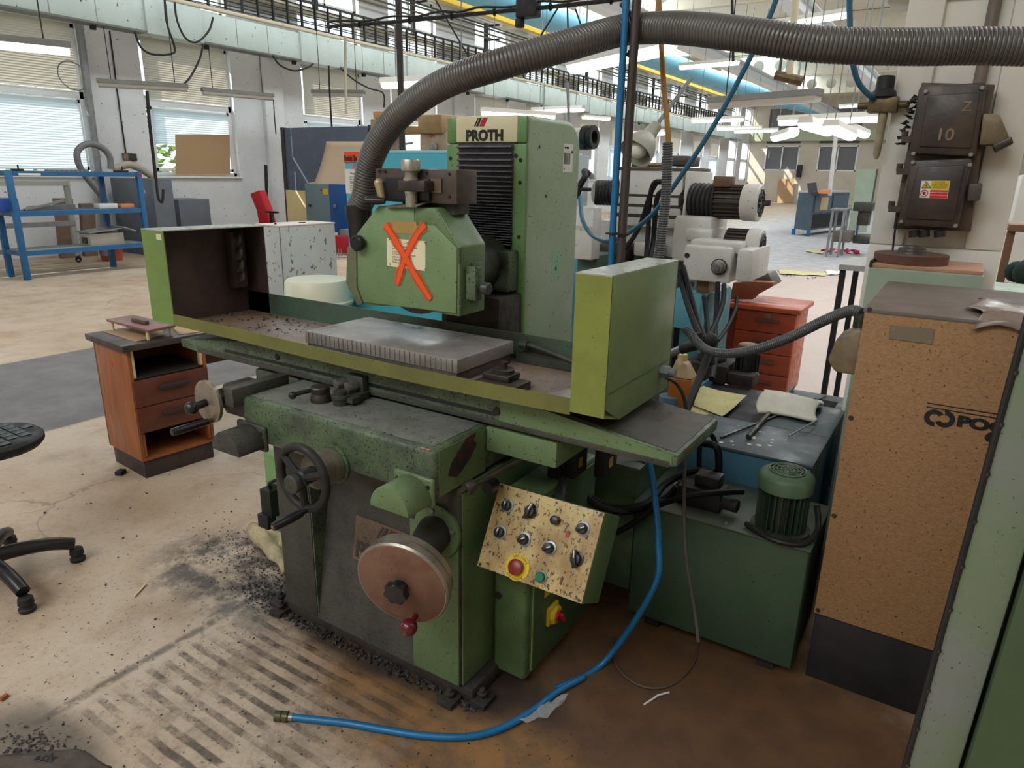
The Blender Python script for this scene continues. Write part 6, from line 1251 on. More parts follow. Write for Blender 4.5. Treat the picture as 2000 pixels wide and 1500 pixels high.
# ---------------------------------------------------------------- blue rack trolley and what stands on it
RK = thing('blue_rack', 'blue steel shelf rack in front of the left windows', 'rack', (-12.1, 5.8, 0))
rx0, rx1, ry0, ry1 = -12.42, -11.88, 4.86, 6.80
def post(x, y_, z1=1.60): MB().box(x-.04, x+.04, y_-.04, y_+.04, 0, z1).done('post', bluerack, RK, bev=.005)
post(rx1, ry0); post(rx1, ry1); post(rx0, 6.45); post(rx0, ry0)
for z in (.40, .98, 1.56):
    MB().box(rx1-.03, rx1+.03, ry0, ry1, z-.04, z+.03).done('front_rail', bluerack, RK); MB().box(rx0-.03, rx0+.03, ry0, ry1, z-.04, z+.03).done('back_rail', bluerack, RK)
    for y_ in (ry0, ry1): MB().box(rx0, rx1, y_-.03, y_+.03, z-.04, z+.03).done('end_rail', bluerack, RK)
    MB().box(rx0+.03, rx1-.03, ry0+.03, ry1-.03, z+.015, z+.03).done('shelf', M('worn_shelf_%d' % int(z*10), (150, 150, 142) if z < .5 else (70, 104, 136), .6), RK)
MB().lathe((rx1+.041, ry1, 1.54), (1, 0, 0), [(0, .03), (.001, .03), (.0011, 0)], 12).done('red_dot', redp, RK)
MB().box(rx1+.031, rx1+.034, ry0+.12, ry0+.42, 1.53, 1.56).done('label_strip', paper, RK)
for (x0, x1, yy0, yy1, z0, z1, nm, m_, lab, cat) in (
    (-12.3, -12.0, 4.55, 4.98, 1.01, 1.2, 'plastic_bin', bluebin, 'blue plastic bin at the left end of the middle blue shelf', 'bin'),
    (-12.2, -12.0, 6.15, 6.45, 1.01, 1.09, 'paper_pile', paper, 'heap of white paper on the middle blue shelf', 'paper'),
    (-12.15, -11.98, 6.5, 6.72, 1.01, 1.08, 'card_box', orangebox, 'flat orange card box at the right end of the middle blue shelf', 'box')):
    tag(MB().box(x0, x1, yy0, yy1, z0, z1).done(nm, m_, bev=.01), lab, cat)
q = MB(); q.prism([(-12.25, 5.1, 1.01), (-12.25, 5.85, 1.01), (-12.25, 5.85, 1.09), (-12.25, 5.2, 1.07)], (.1, 0, 0)); q.obox((-12.05, 5.35, 1.09), (.06, .6, .03), Matrix.Rotation(.22, 3, 'X')); tag(q.done('steel_channel', galv), 'pale steel channels lying on the middle blue shelf', 'profile')
CT = thing('steel_case', 'open pale grey steel case with lid flaps on the bottom blue shelf', 'case', (-12.1, 6.2, .43))
MB().box(-12.3, -11.95, 5.9, 6.45, .43, .62).done('case_body', M('case_grey', (168, 164, 152), .5), CT, bev=.006); MB().obox((-12.1, 6.18, .67), (.40, .62, .02), Matrix.Rotation(.1, 3, 'X')).done('case_lid', galv, CT); MB().obox((-11.98, 6.5, .68), (.3, .22, .02), Matrix.Rotation(-.35, 3, 'X')).done('flap', galv, CT)
MB().box(-12.2, -12.05, 5.885, 5.9, .46, .56).done('case_handle', darksteel, CT)
for i, (yy, L, z, lab) in enumerate(((4.95, .16, 1.59, 'black tool lying at the left end of the top blue shelf'), (6.45, .24, 1.59, 'black clamp lying at the right end of the top blue shelf'))):
    q = MB(); q.box(-12.0, -11.96, yy, yy+L, z, z+.03); q.cyl((-11.98, yy+L*.6, z), (-11.98, yy+L*.6, z+.09), .012, n=8); tag(q.done('hand_tool', blackpaint, bev=.004), lab, 'tool', 'black tools on the top blue shelf')
q = MB()
for k in range(9): q.box(-12.2, -12.1, 5.5+k*.07, 5.56+k*.07, 1.59, 1.615)
stuff(q.done('small_parts', M('grey_small_parts', (128, 128, 124), .6)))['label'] = 'row of small grey machine parts on the top blue shelf'; bpy.data.objects['small_parts']['category'] = 'parts'
# grey frame on castors against the wall
FR = thing('castor_rack', 'tall grey steel frame on castors standing behind the blue rack', 'frame', (-13.6, 5.4, 0))
for y_ in (4.4, 6.36): MB().box(-13.45, -13.38, y_-.04, y_+.04, .12, 1.42).done('upright', M('frame_grey_%d' % int(y_*10), (150, 152, 142), .5), FR)
for z in (1.40, .72, .30): MB().box(-13.46, -13.37, 4.36, 6.4, z-.06, z+.02).done('crossbar', galv if z < 1 else M('frame_bar', (158, 160, 150), .5), FR)
for y_ in (4.4, 6.36):
    q = MB(); q.ring((-13.41, y_, .06), (1, 0, 0), .04, .018, 16, 6); q.box(-13.44, -13.38, y_-.02, y_+.02, .06, .13); q.done('castor', blackrub, FR)
tag(MB().lathe((-13.3, 6.9, 0), (0, 0, 1), [(0, .17), (.2, .2), (.22, .22), (.26, .22), (.26, .18), (.05, .15), (.05, 0)], 22).done('plant_pot', terra), 'terracotta pot on the floor under the blue rack', 'pot')
q = MB(); q.obox((-14.2, 6.6, .55), (.12, .3, 1.1), Matrix.Rotation(.12, 3, 'Y')); q.obox((-14.2, 7.0, .5), (.1, .25, 1.0), Matrix.Rotation(.16, 3, 'Y')); tag(q.done('wooden_planks', M('grey_brown_plank', (130, 108, 92), .7, dirt=.5, dcol=(100, 80, 66), ds=4)), 'brown wooden planks leaning at the wall behind the blue rack', 'planks')
hose('suction_hose', [PX(x, y_, -13.2) for x, y_ in ((205, 500), (207, 440), (206, 396), (190, 372), (168, 345), (153, 318), (152, 294), (172, 281), (198, 288), (214, 306), (216, 330))][::-1][::-1]+[], .055, M('grey_suction_hose', (112, 112, 112), .45), 'grey suction hose looped upright behind the blue rack', grp=None, n=12)
hose('beige_hose', [PX(x, y_, -13.9) for x, y_ in ((222, 330), (250, 322), (275, 330), (302, 348))], .07, M('beige_hose_skin', (168, 158, 140), .5), 'beige flexible hose bent behind the dark grey cabinet', n=12)
tag(bp_(236, 296, 349, 498, 7.75, .40, 'grey_cabinet', greycab, None, .01), 'tall dark grey steel cabinet below the second window', 'cabinet')
g2 = bp_(322, 348, 390, 500, 8.75, .72, 'grey_cabinet', greycab, None, .01); tag(g2, 'lower dark grey chest right of the tall dark grey cabinet', 'cabinet')
xc = PY(296, 400, 7.75).x; p = PX(313, 360, xc); tag(MB().box(xc, xc+.07, p.y-.07, p.y+.07, p.z-.10, p.z+.10).done('socket_box', galv, bev=.02), 'grey socket box on the tall dark grey cabinet', 'socket')
hose('power_cable', [PX(x, y_, xc+.1) for x, y_ in ((287, 178), (292, 240), (300, 310), (304, 350), (308, 385), (316, 394), (318, 370))], .03, blackrub, 'black cable hanging down from the lamp to the dark grey cabinet', 'cable')
# red chair, boards, lockers
RC = thing('red_chair', 'red upholstered swivel chair with black armrests by the left wall', 'chair', PY(515, 440, 9.8)[:2]+(0,))
q = MB(); bk = [PY(487, 378, 9.8), PY(505, 371, 9.8), PY(520, 410, 9.8), PY(527, 440, 9.8), PY(506, 442, 9.8), PY(500, 410, 9.8)]
q.prism(bk, (.06, .14, 0)); q.done('backrest', redfab, RC, bev=.03)
s0 = PY(505, 436, 9.8); s1 = PY(560, 450, 9.8); MB().box(s0.x, s1.x, 9.7, 10.05, s1.z-.02, s0.z).done('seat', redfab, RC, bev=.03)
for y_ in (9.65, 10.1):
    a_ = PY(528, 414, y_); MB().box(a_.x-.12, a_.x+.22, y_-.04, y_+.04, a_.z-.02, a_.z+.02).done('armrest', blackp, RC, bev=.01); MB().box(a_.x-.0, a_.x+.06, y_-.03, y_+.03, s1.z, a_.z).done('arm_post', blackp, RC)
c0 = Vector(((s0.x+s1.x)/2, 10.02, 0)); MB().cyl((c0.x, c0.y, .1), (c0.x, c0.y, s1.z), .04).done('column', blackp, RC)
for k in range(5):
    e = Vector((math.cos(k*1.2566), math.sin(k*1.2566), 0)); MB().tube([Vector((c0.x, c0.y, .12)), Vector((c0.x, c0.y, .06))+e*.32], .03, 8).done('leg', blackp, RC); MB().ball((c0+e*.33)+Vector((0, 0, .035)), .035, 10, 6).done('castor', blackp, RC)
tag(MB().cyl(PY(519, 322, 10.6), PY(525, 494, 10.6), .035).done('prop_bar', blackpaint), 'black bar leaning at the white wall behind the red chair', 'bar')
PB = thing('partition_board', 'large blue-grey partition board in front of the third window', 'partition', PY(640, 480, 11.9)[:2]+(0,))
MB().prism([PY(549, 250, 11.9), PY(720, 246, 11.9), PY(728, 500, 11.9), PY(566, 500, 11.9)], (0, .06, 0)).done('board', greypart, PB, bev=.006)
MB().prism([PY(547, 249, 11.88), PY(553, 249, 11.88), PY(570, 500, 11.88), PY(564, 500, 11.88)], (0, .1, 0)).done('edge_post', darksteel, PB); MB().prism([PY(718, 244, 11.88), PY(723, 244, 11.88), PY(731, 500, 11.88), PY(726, 500, 11.88)], (0, .1, 0)).done('edge_post', darksteel, PB)
def bend(u, v):
    a_ = PY(630+90*u+(8-16*v)*(1-u)*1.0, 276+100*v, 11.6); return a_+Vector((0, -.25*v*v+.1*math.sin(u*3), 0))
hb_ = MB().sheet(None, 8, 10, bend).done('hardboard_sheet', pinkboard, ang=180); hb_.modifiers.new('s', 'SOLIDIFY').thickness = .012; tag(hb_, 'bowed beige hardboard sheet leaning on the blue-grey partition', 'board')
tag(MB().prism([PY(558, 371, 11.4), PY(600, 373, 11.4), PY(603, 480, 11.4), PY(566, 480, 11.4)], (0, .03, 0)).done('plywood_sheet', woodpale), 'pale plywood sheet leaning left of the grey locker', 'board')
tag(MB().tube(spline([PY(604, 480, 11.5), PY(600, 440, 11.5), PY(598, 380, 11.5), PY(602, 361, 11.5), PY(620, 358, 11.5), PY(630, 359, 11.5)], 5), .03, 6).done('bent_lath', woodpale), 'thin bent pale lath around the grey locker', 'lath')
LK = thing('steel_locker', 'grey and blue steel locker pair left of the sky-blue enclosure', 'locker', PY(640, 470, 11.3)[:2]+(0,))
bp_(603, 650, 360, 487, 11.3, .6, 'grey_half', lockgrey, LK, .008); bp_(649, 690, 361, 492, 11.25, .6, 'blue_half', lockblue, LK, .008)
bp_(631, 640, 369, 380, 11.29, .01, 'yellow_sticker', yellowp, LK, 0); bp_(625, 628, 369, 372, 11.29, .01, 'red_sticker', redp, LK, 0); bp_(651, 655, 398, 406, 11.22, .03, 'handle', galv, LK, .004); bp_(602, 606, 399, 404, 11.27, .03, 'handle', darksteel, LK, .004)
tag(bp_(650, 684, 463, 495, 10.4, .5, 'red_crate', M('red_crate_paint', (168, 26, 40), .45), None, .03), 'red crate on the floor in front of the blue locker', 'crate')
a_ = PY(648, 494, 10.5); b_ = PY(648, 456, 10.5); tag(MB().lathe((a_.x, 10.5, max(a_.z, 0)), (0, 0, 1), [(0, .13), (b_.z-a_.z, .15), (b_.z-a_.z, .13), (.04, .11), (.04, 0)], 20).done('white_bucket', creamlid), 'white bucket on the floor beside the red crate', 'bucket')
tag(bp_(663, 690, 450, 464, 10.45, .3, 'pipe_coil', galv, None, .02), 'bright metal parts lying on top of the red crate', 'parts')
q = MB(); q.ring((PY(668, 496, 10.1).x, 10.1, .03), (0, 0, 1), .3, .015, 20, 5)
for k in range(8): q.tube([(PY(668, 496, 10.1).x-.25+k*.07, 9.85, .03), (PY(668, 496, 10.1).x-.25+k*.07, 9.85, .2)], .006, 4)
tag(q.done('wire_basket', galv), 'wire basket on the floor in front of the red crate', 'basket')
tag(MB().prism([PX(x, y_, XW+.03) for x, y_ in ((342, 262), (448, 263), (449, 341), (343, 341))], (.012, 0, 0)).done('cardboard_sheet', hardboard), 'brown cardboard sheet standing in the second window', 'cardboard')
for i, (px_, py_) in enumerate(((243, 306), (252, 306), (260, 307))):
    p = PX(px_, py_, XW); tag(MB().box(XW, XW+.06, p.y-.05, p.y+.05, p.z-.07, p.z+.07).done('wall_socket', castbeige if i == 0 else darksteel, bev=.01), ('cream wall socket, left of three on the pier between windows', 'dark wall socket, middle of three on the pier between windows', 'dark wall socket, right of three on the pier between windows')[i], 'socket', 'wall sockets')
hose('wall_wire', [PX(x, y_, XW+.02) for x, y_ in ((214, 60), (222, 120), (232, 200), (246, 300))], .014, blackrub, 'thin dark wire running down the pier to the wall sockets', 'wire')
tag(MB().ring(PX(142, 148, XW+.1), (1, 0, .2), .26, .012, 28, 5).done('cable_coil', galv), 'coil of thin cable hung beside the first window', 'cable coil')
tag(MB().cyl(PX(152, 30, XW+.22), PX(213, 498, XW+.22), .07).done('down_pipe', galv), 'grey down pipe along the right side of the first window', 'pipe')
for i, (a_, pts_) in enumerate((
    ('black cable loop hanging left below the crane girder', ((263, 62), (275, 92), (298, 106), (335, 105), (341, 92), (326, 45), (321, -8))),
    ('black cable loop hanging across the front of the crane girder', ((341, 4), (346, 40), (362, 74), (385, 82), (408, 60), (416, 34))),
    ('black cable slanting from the crane girder to the second lamp', ((397, 86), (390, 115), (372, 150), (357, 166))),
    ('black cable curve hanging right under the crane girder near the third window', ((532, 108), (548, 128), (575, 138), (600, 132), (612, 124))),
    ('black cable hanging from the girder over the third window', ((665, 133), (690, 155), (720, 172), (748, 182), (750, 210))))):
    hose('hanging_cable', [PX(x, y_, BX+.5) for x, y_ in pts_], .02, blackrub, a_, 'cable', 'cable loops under the crane girder')
tag(MB().cyl(PY(674, 70, 12.0), PY(676, 222, 12.0), .03).done('hanging_rod', M('cream_rod', (190, 184, 160), .5)), 'cream rod hanging before the third window', 'rod')
hose('hanging_wire', pys((642, 128, 12.2), (644, 180, 12.2), (648, 250, 12.2)), .02, blackrub, 'dark wire hanging before the third window', 'wire')
for i, (x, lab) in enumerate(((484, 'wooden handle cord hanging at the pier right of the second window'),)):
    hose('pull_cord', pys((534, 195, 11.2), (537, 240, 11.2), (539, 262, 11.2)), .012, blackrub, 'pull cord with black grip hanging from the third lamp', 'cord')
# ---------------------------------------------------------------- fluorescent lamps
def lamp(a, b, z, lit, label, hang=1.0, w=.095):
    A_, B_ = PZ(a[0], a[1], z), PZ(b[0], b[1], z); c_ = (A_+B_)/2; d_ = (B_-A_).normalized(); g = Vector((-d_.y, d_.x, 0))
    t = thing('fluorescent_lamp', label, 'lamp', c_, 'hanging fluorescent lamps'); L = (B_-A_).length/2
    def sec(pr, nm, m_, inset=0):
        MB().prism([c_-d_*(L-inset)+g*y_+Vector((0, 0, h)) for y_, h in pr], d_*(2*L-2*inset)).done(nm, m_, t)
    hm = lamphouse if lit != 1 else lampwhite
    sec([(-w, .0), (-w*.8, .075), (w*.8, .075), (w, .0)], 'housing', hm)
    dm = {0: diffoff, 1: diffon, 2: tubeon}[lit]
    sec([(-w*.92, -.002), (w*.92, -.002), (w*.75, -.055), (w*.3, -.075), (-w*.3, -.075), (-w*.75, -.055)], 'diffuser', dm, .02)
    for s_ in (-.7, .7):
        p = c_+d_*L*s_; MB().cyl(p+Vector((0, 0, .05)), Vector((p.x, p.y, (4.12 if p.x < BX+.5 and p.y < 30 else 5.2 if min(abs(p.x+7.7), abs(p.x+4.0)) < .25 else ZC-.01))), .008, n=6).done('suspension_wire', blackrub if lit != 1 else galv, t)
        MB().obox(p+Vector((0, 0, .03)), (.05, .05, .07), Matrix.Rotation(math.atan2(d_.y, d_.x), 3, 'Z')).done('clip', hm, t)
    return t
LM = [((-240, 58), (138, 96), 3.0, 2, 'lit blue-white lamp before the first window'), ((190, 162), (368, 172), 3.16, 0, 'unlit grey lamp hanging left of the second window'), ((394, 178), (533, 190), 3.25, 0, 'unlit grey lamp hanging right of the second window'),
 ((610, 182), (712, 183), 3.45, 0, 'unlit lamp hanging before the third window'), ((748, 163), (930, 155), 2.92, 1, 'lit lamp showing behind the dark hanging pole and the ribbed hose'), ((942, 218), (1082, 227), 2.78, 1, 'lit lamp just above the left of the green column top'),
 ((1040, 216), (1140, 212), 3.31, 1, 'lit lamp above the right of the green column top'), ((1138, 228), (1190, 232), 3.9, 1, 'small lit lamp right above the cream ram'), ((1118, 130), (1310, 88), 2.78, 1, 'large bright lamp crossed by the blue hose and ribbed hose'),
 ((1328, 130), (1443, 120), 4.3, 1, 'bright lamp hanging high left of the slanting teal line'), ((1388, 202), (1602, 186), 2.65, 0, 'long unlit cream lamp right of the slanting teal line'), ((1352, 235), (1452, 232), 3.33, 1, 'lit lamp below the long unlit cream lamp'),
 ((1400, 250), (1488, 250), 3.42, 1, 'lit lamp, upper of the close pair in the far hall'), ((1435, 256), (1520, 254), 3.3, 1, 'lit lamp, lower of the close pair in the far hall'), ((1522, 236), (1722, 228), 2.58, 1, 'long lit lamp left of the air regulator'),
 ((1572, 240), (1618, 255), 2.35, 1, 'lit lamp slanting away below the long lit lamp, left one'), ((1622, 246), (1662, 264), 2.3, 1, 'lit lamp slanting away below the long lit lamp, middle one'), ((1664, 252), (1690, 262), 2.53, 1, 'small lit lamp slanting away below the air regulator'),
 ((1514, 268), (1550, 258), 2.42, 1, 'short lit lamp tilted the other way in the far hall'), ((1500, 50), (1660, 25), 4.4, 1, 'lit lamp high above the ribbed hose at the roof'), ((1640, 208), (1692, 204), 4.6, 1, 'small bright lamp left of the regulator knob'), ((1230, 262), (1300, 258), 2.9, 1, 'lit lamp behind the grey work lamp')]
for a, b, z, l, lab in LM: lamp(a, b, z, l, lab)
q = MB(); q.cyl((-4.15, 4.35, 1.6), (-4.15, 4.35, 5.0), .022); 
hp0 = PY(778, -40, 4.9); hp1 = PY(783, 215, 4.9); tag(MB().cyl(((hp0.x+hp1.x)/2, 4.9, 1.0), ((hp0.x+hp1.x)/2, 4.9, ZC), .028, n=12).done('dark_pole', M('dark_pole_paint', (52, 44, 44), .5, .2)), 'dark vertical pole behind the ribbed hose and sky-blue enclosure', 'pole')
tag(MB().cyl(PY(1556, -20, 6.6), PY(1541, 148, 6.6), .03).done('cream_drop_pipe', beamcream), 'cream pipe with a valve hanging down left of the pillar', 'pipe')
q = MB(); v_ = PY(1543, 150, 6.6); q.cyl(v_+Vector((-.12, 0, .02)), v_+Vector((.1, 0, -.04)), .04); q.cyl(v_+Vector((-.09, 0, .02)), v_+Vector((-.09, 0, .2)), .012); tag(q.done('pipe_valve', brass), 'brass valve at the end of the cream hanging pipe', 'valve')
OV = thing('overhead_cable', 'bundle of black cables with a clamp strung across under the roof', 'cable', PY(1032, 17, 4.0)[:])
oc_ = spline([PY(x, y_, 4.0) for x, y_ in ((640, 52), (720, 47), (800, 40), (870, 33), (930, 27), (1025, 18), (1110, 10), (1220, -3), (1400, -30))], 5)
MB().tube(oc_, .012, 6).done('cable', blackrub, OV); MB().tube([p+Vector((0, 0, .028+.008*math.sin(i))) for i, p in enumerate(oc_)], .007, 6).done('cable', blackrub, OV)
q = MB(); c_ = PY(1032, 17, 4.0); q.box(c_.x-.07, c_.x+.07, 3.96, 4.04, c_.z-.05, c_.z+.05); q.cyl(c_+Vector((-.06, 0, -.05)), c_+Vector((-.06, 0, -.10)), .03); q.cyl(c_+Vector((.05, 0, .05)), c_+Vector((.05, 0, .09)), .025); q.done('clamp', blackrub, OV, bev=.008)
for p in oc_[4::6]: MB().ring(p, (1, 0, 0), .018, .006, 12, 5).done('binder', blackrub, OV)
for i, (a, b, yy, lab) in enumerate((((845, -10), (930, 137), 9.0, 'thin stay wire slanting left of the cable clamp'), ((1090, 15), (1030, 112), 9.0, 'thin stay wire slanting down under the light blue duct, left one'), ((1108, 10), (1110, 80), 9.0, 'thin stay wire hanging straight under the light blue duct'), ((1124, 18), (1142, 70), 9.0, 'thin stay wire slanting down under the light blue duct, right one'), ((1430, 0), (1432, 120), 6.0, 'thin dark cable dropping from the roof to the bright high lamp'))):
    tag(MB().cyl(PY(a[0], a[1], yy), PY(b[0], b[1], yy), .012, n=6).done('stay_wire', blackrub), lab, 'wire')
# ---------------------------------------------------------------- far hall
FC = thing('far_tool_cabinet', 'dark blue-grey tool cabinet with two doors in the far hall', 'cabinet', (-4.1, 23.5, 0))
fb = M('slate_blue_paint', (66, 84, 98), .45, dirt=.3, dcol=(54, 68, 80), ds=2); FY2 = 22.8
def fbx(px0, px1, py0, py1, d, nm, m_, par, dy=0): return bp_(px0, px1, py0, py1, FY2+dy, d, nm, m_, par, 0)
fA, fB, fC = PZ(1549, 458, 0), PZ(1578, 462, 0), PZ(1648, 452, 0); fX = (fC-fB).normalized(); fN = Vector((fX.y, -fX.x, 0)); fL = (fC-fB).length; fS = (fA-fB)
def fq(u0, u1, z0, z1, o, d, nm, m_, par, bev=0): 
    p = lambda u, z: fB+fX*(fL*u)+Vector((0, 0, z))+fN*o
    return MB().prism([p(u0, z0), p(u1, z0), p(u1, z1), p(u0, z1)], fN*d).done(nm, m_, par, bev=bev)
MB().prism([fB+Vector((0, 0, .18)), fC+Vector((0, 0, .18)), fC+fS+Vector((0, 0, .18)), fA+Vector((0, 0, .18))], (0, 0, 1.12)).done('body', fb, FC)
MB().prism([p+Vector((0, 0, 1.30)) for p in (fB, fC, fC+fS, fA)], (0, 0, .05)).done('top', M('pale_bench_top', (176, 178, 176), .4), FC)
fq(.05, .46, .72, 1.22, 0, .03, 'door', M('slate_door', (78, 96, 108), .45), FC); fq(.52, .95, .72, 1.22, 0, .03, 'door', M('slate_door_b', (70, 88, 100), .45), FC)
fq(.05, .95, .24, .66, 0, .006, 'open_shelf', M('dark_recess', (18, 18, 20), .8), FC); fq(.18, .38, .78, 1.16, .03, .006, 'notice', M('tan_notice', (186, 164, 124), .7), FC)
for p in (fB, fC, fA): MB().box(p.x-.05, p.x+.05, p.y-.05, p.y+.05, 0, .18).done('leg', bluerack, FC)
LT = thing('laptop', 'open dark laptop on the far tool cabinet', 'laptop', PZ(1590, 375, 1.35)[:]); FY2 = 23.0; MB().prism([PY(1576, 358, FY2+.3), PY(1594, 356, FY2+.3), PY(1597, 377, FY2+.3), PY(1579, 378, FY2+.3)], (0, .03, 0)).done('screen', M('laptop_dark', (74, 74, 78), .4), LT); MB().prism([PY(1579, 378, FY2+.3), PY(1597, 377, FY2+.3), PY(1597, 377, FY2), PY(1579, 378, FY2)], (0, 0, .02)).done('keyboard', blackp, LT)
tag(fbx(1598, 1618, 371, 378, .5, 'orange_case', orangebox, None, .3), 'orange case beside the laptop on the far tool cabinet', 'case')
tag(fbx(1656, 1712, 331, 452, .06, 'green_screen', palegreen, None, 1.2), 'pale green screen panel behind the far tool cabinet', 'panel')
FDm = thing('far_drill_press', 'dark machine vice table of the drill press left of the pillar', 'machine', PY(1690, 440, 18)[:2]+(0,)); bp_(1665, 1705, 396, 412, 18, .5, 'table', castdark, FDm, .02); bp_(1672, 1700, 410, 440, 18.1, .4, 'bracket', darksteel, FDm, .02); bp_(1669, 1677, 430, 466, 18.2, .25, 'blue_column', M('blue_column', (44, 84, 164), .45), FDm, .02); bp_(1664, 1700, 462, 475, 18.0, .8, 'foot', castdark, FDm, .02); bp_(1702, 1712, 330, 396, 18.2, .3, 'head', castdark, FDm, .02)
tag(bp_(1625, 1662, 453, 472, 17.5, .7, 'steel_crate', M('grey_brown_crate', (104, 98, 90), .6), None, .01), 'grey-brown steel crate on the floor before the far tool cabinet', 'crate')
ST = thing('far_stand', 'light steel stand in front of the far tool cabinet', 'stand', PY(1640, 460, 17.4)[:2]+(0,))
a_ = PY(1627, 411, 17.4); b_ = PY(1650, 411, 17.4)
for x in (a_.x, b_.x):
    for y_ in (17.4, 18.0): MB().box(x-.025, x+.025, y_-.025, y_+.025, 0, a_.z).done('leg', galv, ST)
MB().box(a_.x-.05, b_.x+.05, 17.35, 18.05, a_.z, a_.z+.04).done('top', galv, ST)
tag(MB().cyl(PY(1634, 252, 24), PY(1620, 382, 24), .06).done('white_pole', whitep), 'white pole standing by the far tool cabinet', 'pole')
tag(MB().prism([PY(1521, 350, YF-.4), PY(1550, 349, YF-.4), PY(1547, 396, YF-.4), PY(1518, 396, YF-.4)], (0, .06, 0)).done('far_board', hardboard), 'brown board leaning at the far wall', 'board')
tag(bp_(1554, 1567, 322, 346, YF-.3, .3, 'far_switch_box', blackpaint, None, .05), 'black switch box on the far wall between two windows', 'electrical box')
tag(MB().box(PY(1492, 390, 48).x, PY(1502, 390, 48).x, 48, 48.6, 0, .35).done('far_bin', blackpaint, bev=.03), 'small black bin near the far wall', 'bin')
def lumpy(c_, rx_, ry_, h, m_, nm, lab, cat, n=26):
    q = MB()
    for _ in range(n): a = random.random()*6.28; r = random.random()**.5; q.clump((c_[0]+rx_*r*math.cos(a), c_[1]+ry_*r*math.sin(a), h*.35*(1-r)+.005), h*.5)
    return tag(q.done(nm, m_), lab, cat)
c_ = PZ(1642, 493, 0); lumpy(c_, .45, .35, .16, pinkrag, 'pink_rag', 'magenta rag lying on the floor of the far hall', 'rag')
def paperbit(P, nm, lab, m_=paper):
    PP = [PZ(x, y_, .004) for x, y_ in P]; tag(MB().sheet(None, 6, 6, lambda u, v: (PP[0]*(1-u)*(1-v)+PP[1]*u*(1-v)+PP[2]*u*v+PP[3]*(1-u)*v)+Vector((0, 0, .02*abs(math.sin(u*5+v*4))))).done(nm, m_, ang=180), lab, 'paper')
paperbit(((1518, 527), (1615, 535), (1612, 540), (1525, 536)), 'paper_scrap', 'long cream paper scrap on the floor left of the pillar', dirtypaper); paperbit(((1610, 528), (1645, 531), (1650, 536), (1618, 538)), 'paper_scrap', 'grey paper scrap on the floor beside the cream paper scrap'); paperbit(((1578, 488), (1610, 492), (1606, 497), (1574, 492)), 'paper_scrap', 'cream paper scrap on the floor left of the magenta rag', dirtypaper)
c_ = PZ(1555, 541, 0); lumpy(c_, .5, .12, .06, swarf, 'dark_litter', 'dark scraps on the floor in front of the cream paper scrap', 'litter', 16)
# ---------------------------------------------------------------- floor litter round the grinder
q = MB(); random.seed(3)
for _ in range(900):
    x, y_ = random.gauss(-2.35, .22), random.gauss(1.74, .10)
    q.clump((x, y_, .002), random.uniform(.002, .0065))
for _ in range(800):
    x, y_ = random.gauss(-2.12, .10), random.gauss(1.56, .05); q.clump((x, y_, .002), random.uniform(.002, .0075))
for _ in range(420):
    x, y_ = random.gauss(-2.06, .08), random.gauss(.63, .04); q.clump((x, y_, .002), random.uniform(.002, .0065))
t = stuff(q.done('swarf_heap', swarf)); t['label'] = 'heaps of black grinding swarf on the floor left of the grinder foot'; t['category'] = 'swarf'
q = MB()
for _ in range(420):
    x, y_ = random.uniform(-2.6, -.5), random.uniform(.7, 1.6)
    q.clump((x, y_, .001), random.choice((.0015, .002, .003, .005)))
for _ in range(60): q.clump((random.uniform(-4.2, -2.2), random.uniform(.8, 2.2), .002), random.uniform(.004, .009))
t = stuff(q.done('swarf_crumbs', swarf)); t['label'] = 'small black crumbs scattered over the floor in front of the grinder'; t['category'] = 'crumbs'
lb_ = PZ(236, 926, 0); tag(MB().obox((lb_.x, lb_.y, .012), (.04, .05, .024), Matrix.Rotation(.5, 3, 'Z')).done('rubber_block', blackrub, bev=.003), 'small black rubber block on the floor before the old desk', 'block')
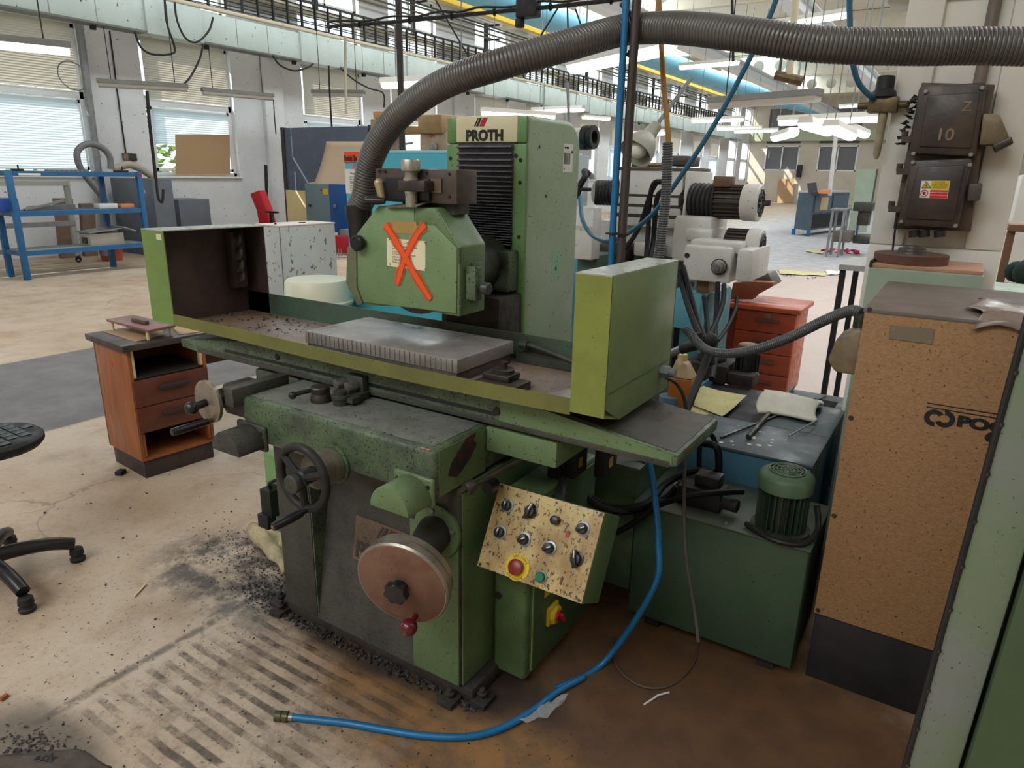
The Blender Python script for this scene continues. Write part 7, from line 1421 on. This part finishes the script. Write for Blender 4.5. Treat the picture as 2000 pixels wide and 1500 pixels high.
FP = [PZ(x, y_, .012) for x, y_ in ((482, 1042), (556, 1118), (600, 1100), (545, 1030))]
def feltf(u, v): return (FP[0]*(1-u)*(1-v)+FP[1]*u*(1-v)+FP[2]*u*v+FP[3]*(1-u)*v)+Vector((0, 0, .05*math.sin(min(v*2.2, 1)*3.1)*(.7+.3*math.sin(u*6))+.008*math.sin(u*17+v*9)))
fl_ = MB().sheet(None, 24, 16, feltf).done('felt_roll', felt, ang=180); fl_.modifiers.new('s', 'SOLIDIFY').thickness = .012; tag(fl_, 'dirty cream felt mat half rolled at the left foot of the grinder', 'mat')
MT = [PZ(x, y_, .006) for x, y_ in ((-40, 1478), (150, 1462), (218, 1496), (60, 1530))]
mt_ = MB().sheet(None, 14, 8, lambda u, v: (MT[0]*(1-u)*(1-v)+MT[1]*u*(1-v)+MT[2]*u*v+MT[3]*(1-u)*v)+Vector((0, 0, .006*math.sin(u*8)*math.sin(v*6)))).done('rubber_mat', M('dirty_rubber_mat', (62, 52, 46), .6, dirt=.6, dcol=(96, 80, 62), ds=10), ang=180); mt_.modifiers.new('s', 'SOLIDIFY').thickness = .006; tag(mt_, 'piece of dirty dark rubber mat at the lower left corner', 'mat')
WP = [PZ(x, y_, .004) for x, y_ in ((1018, 1408), (1088, 1374), (1110, 1360), (1105, 1374), (1040, 1402))]
wr = MB().sheet(None, 16, 6, lambda u, v: (WP[0].lerp(WP[2], u)+Vector((.02*math.sin(u*3.14)*(v-.3)*2, -.035*v*math.sin(u*2.6+.4), .018*abs(math.sin(u*9+v*5)))))).done('plastic_wrap', clear, ang=180); tag(wr, 'scrap of clear plastic wrap lying beside the blue hose', 'wrap')
for i, (a_, b_, lab) in enumerate((((262, 1165), (285, 1140), 'thin pale stick on the floor right of the work chair'), ((0, 1367), (14, 1357), 'brown wood chip on the floor at the left border'))):
    tag(MB().tube([PZ(a_[0], a_[1], .006), PZ(b_[0], b_[1], .006)], .004 if i == 0 else .009, 6).done('stick', woodpale if i == 0 else wood), lab, 'stick')
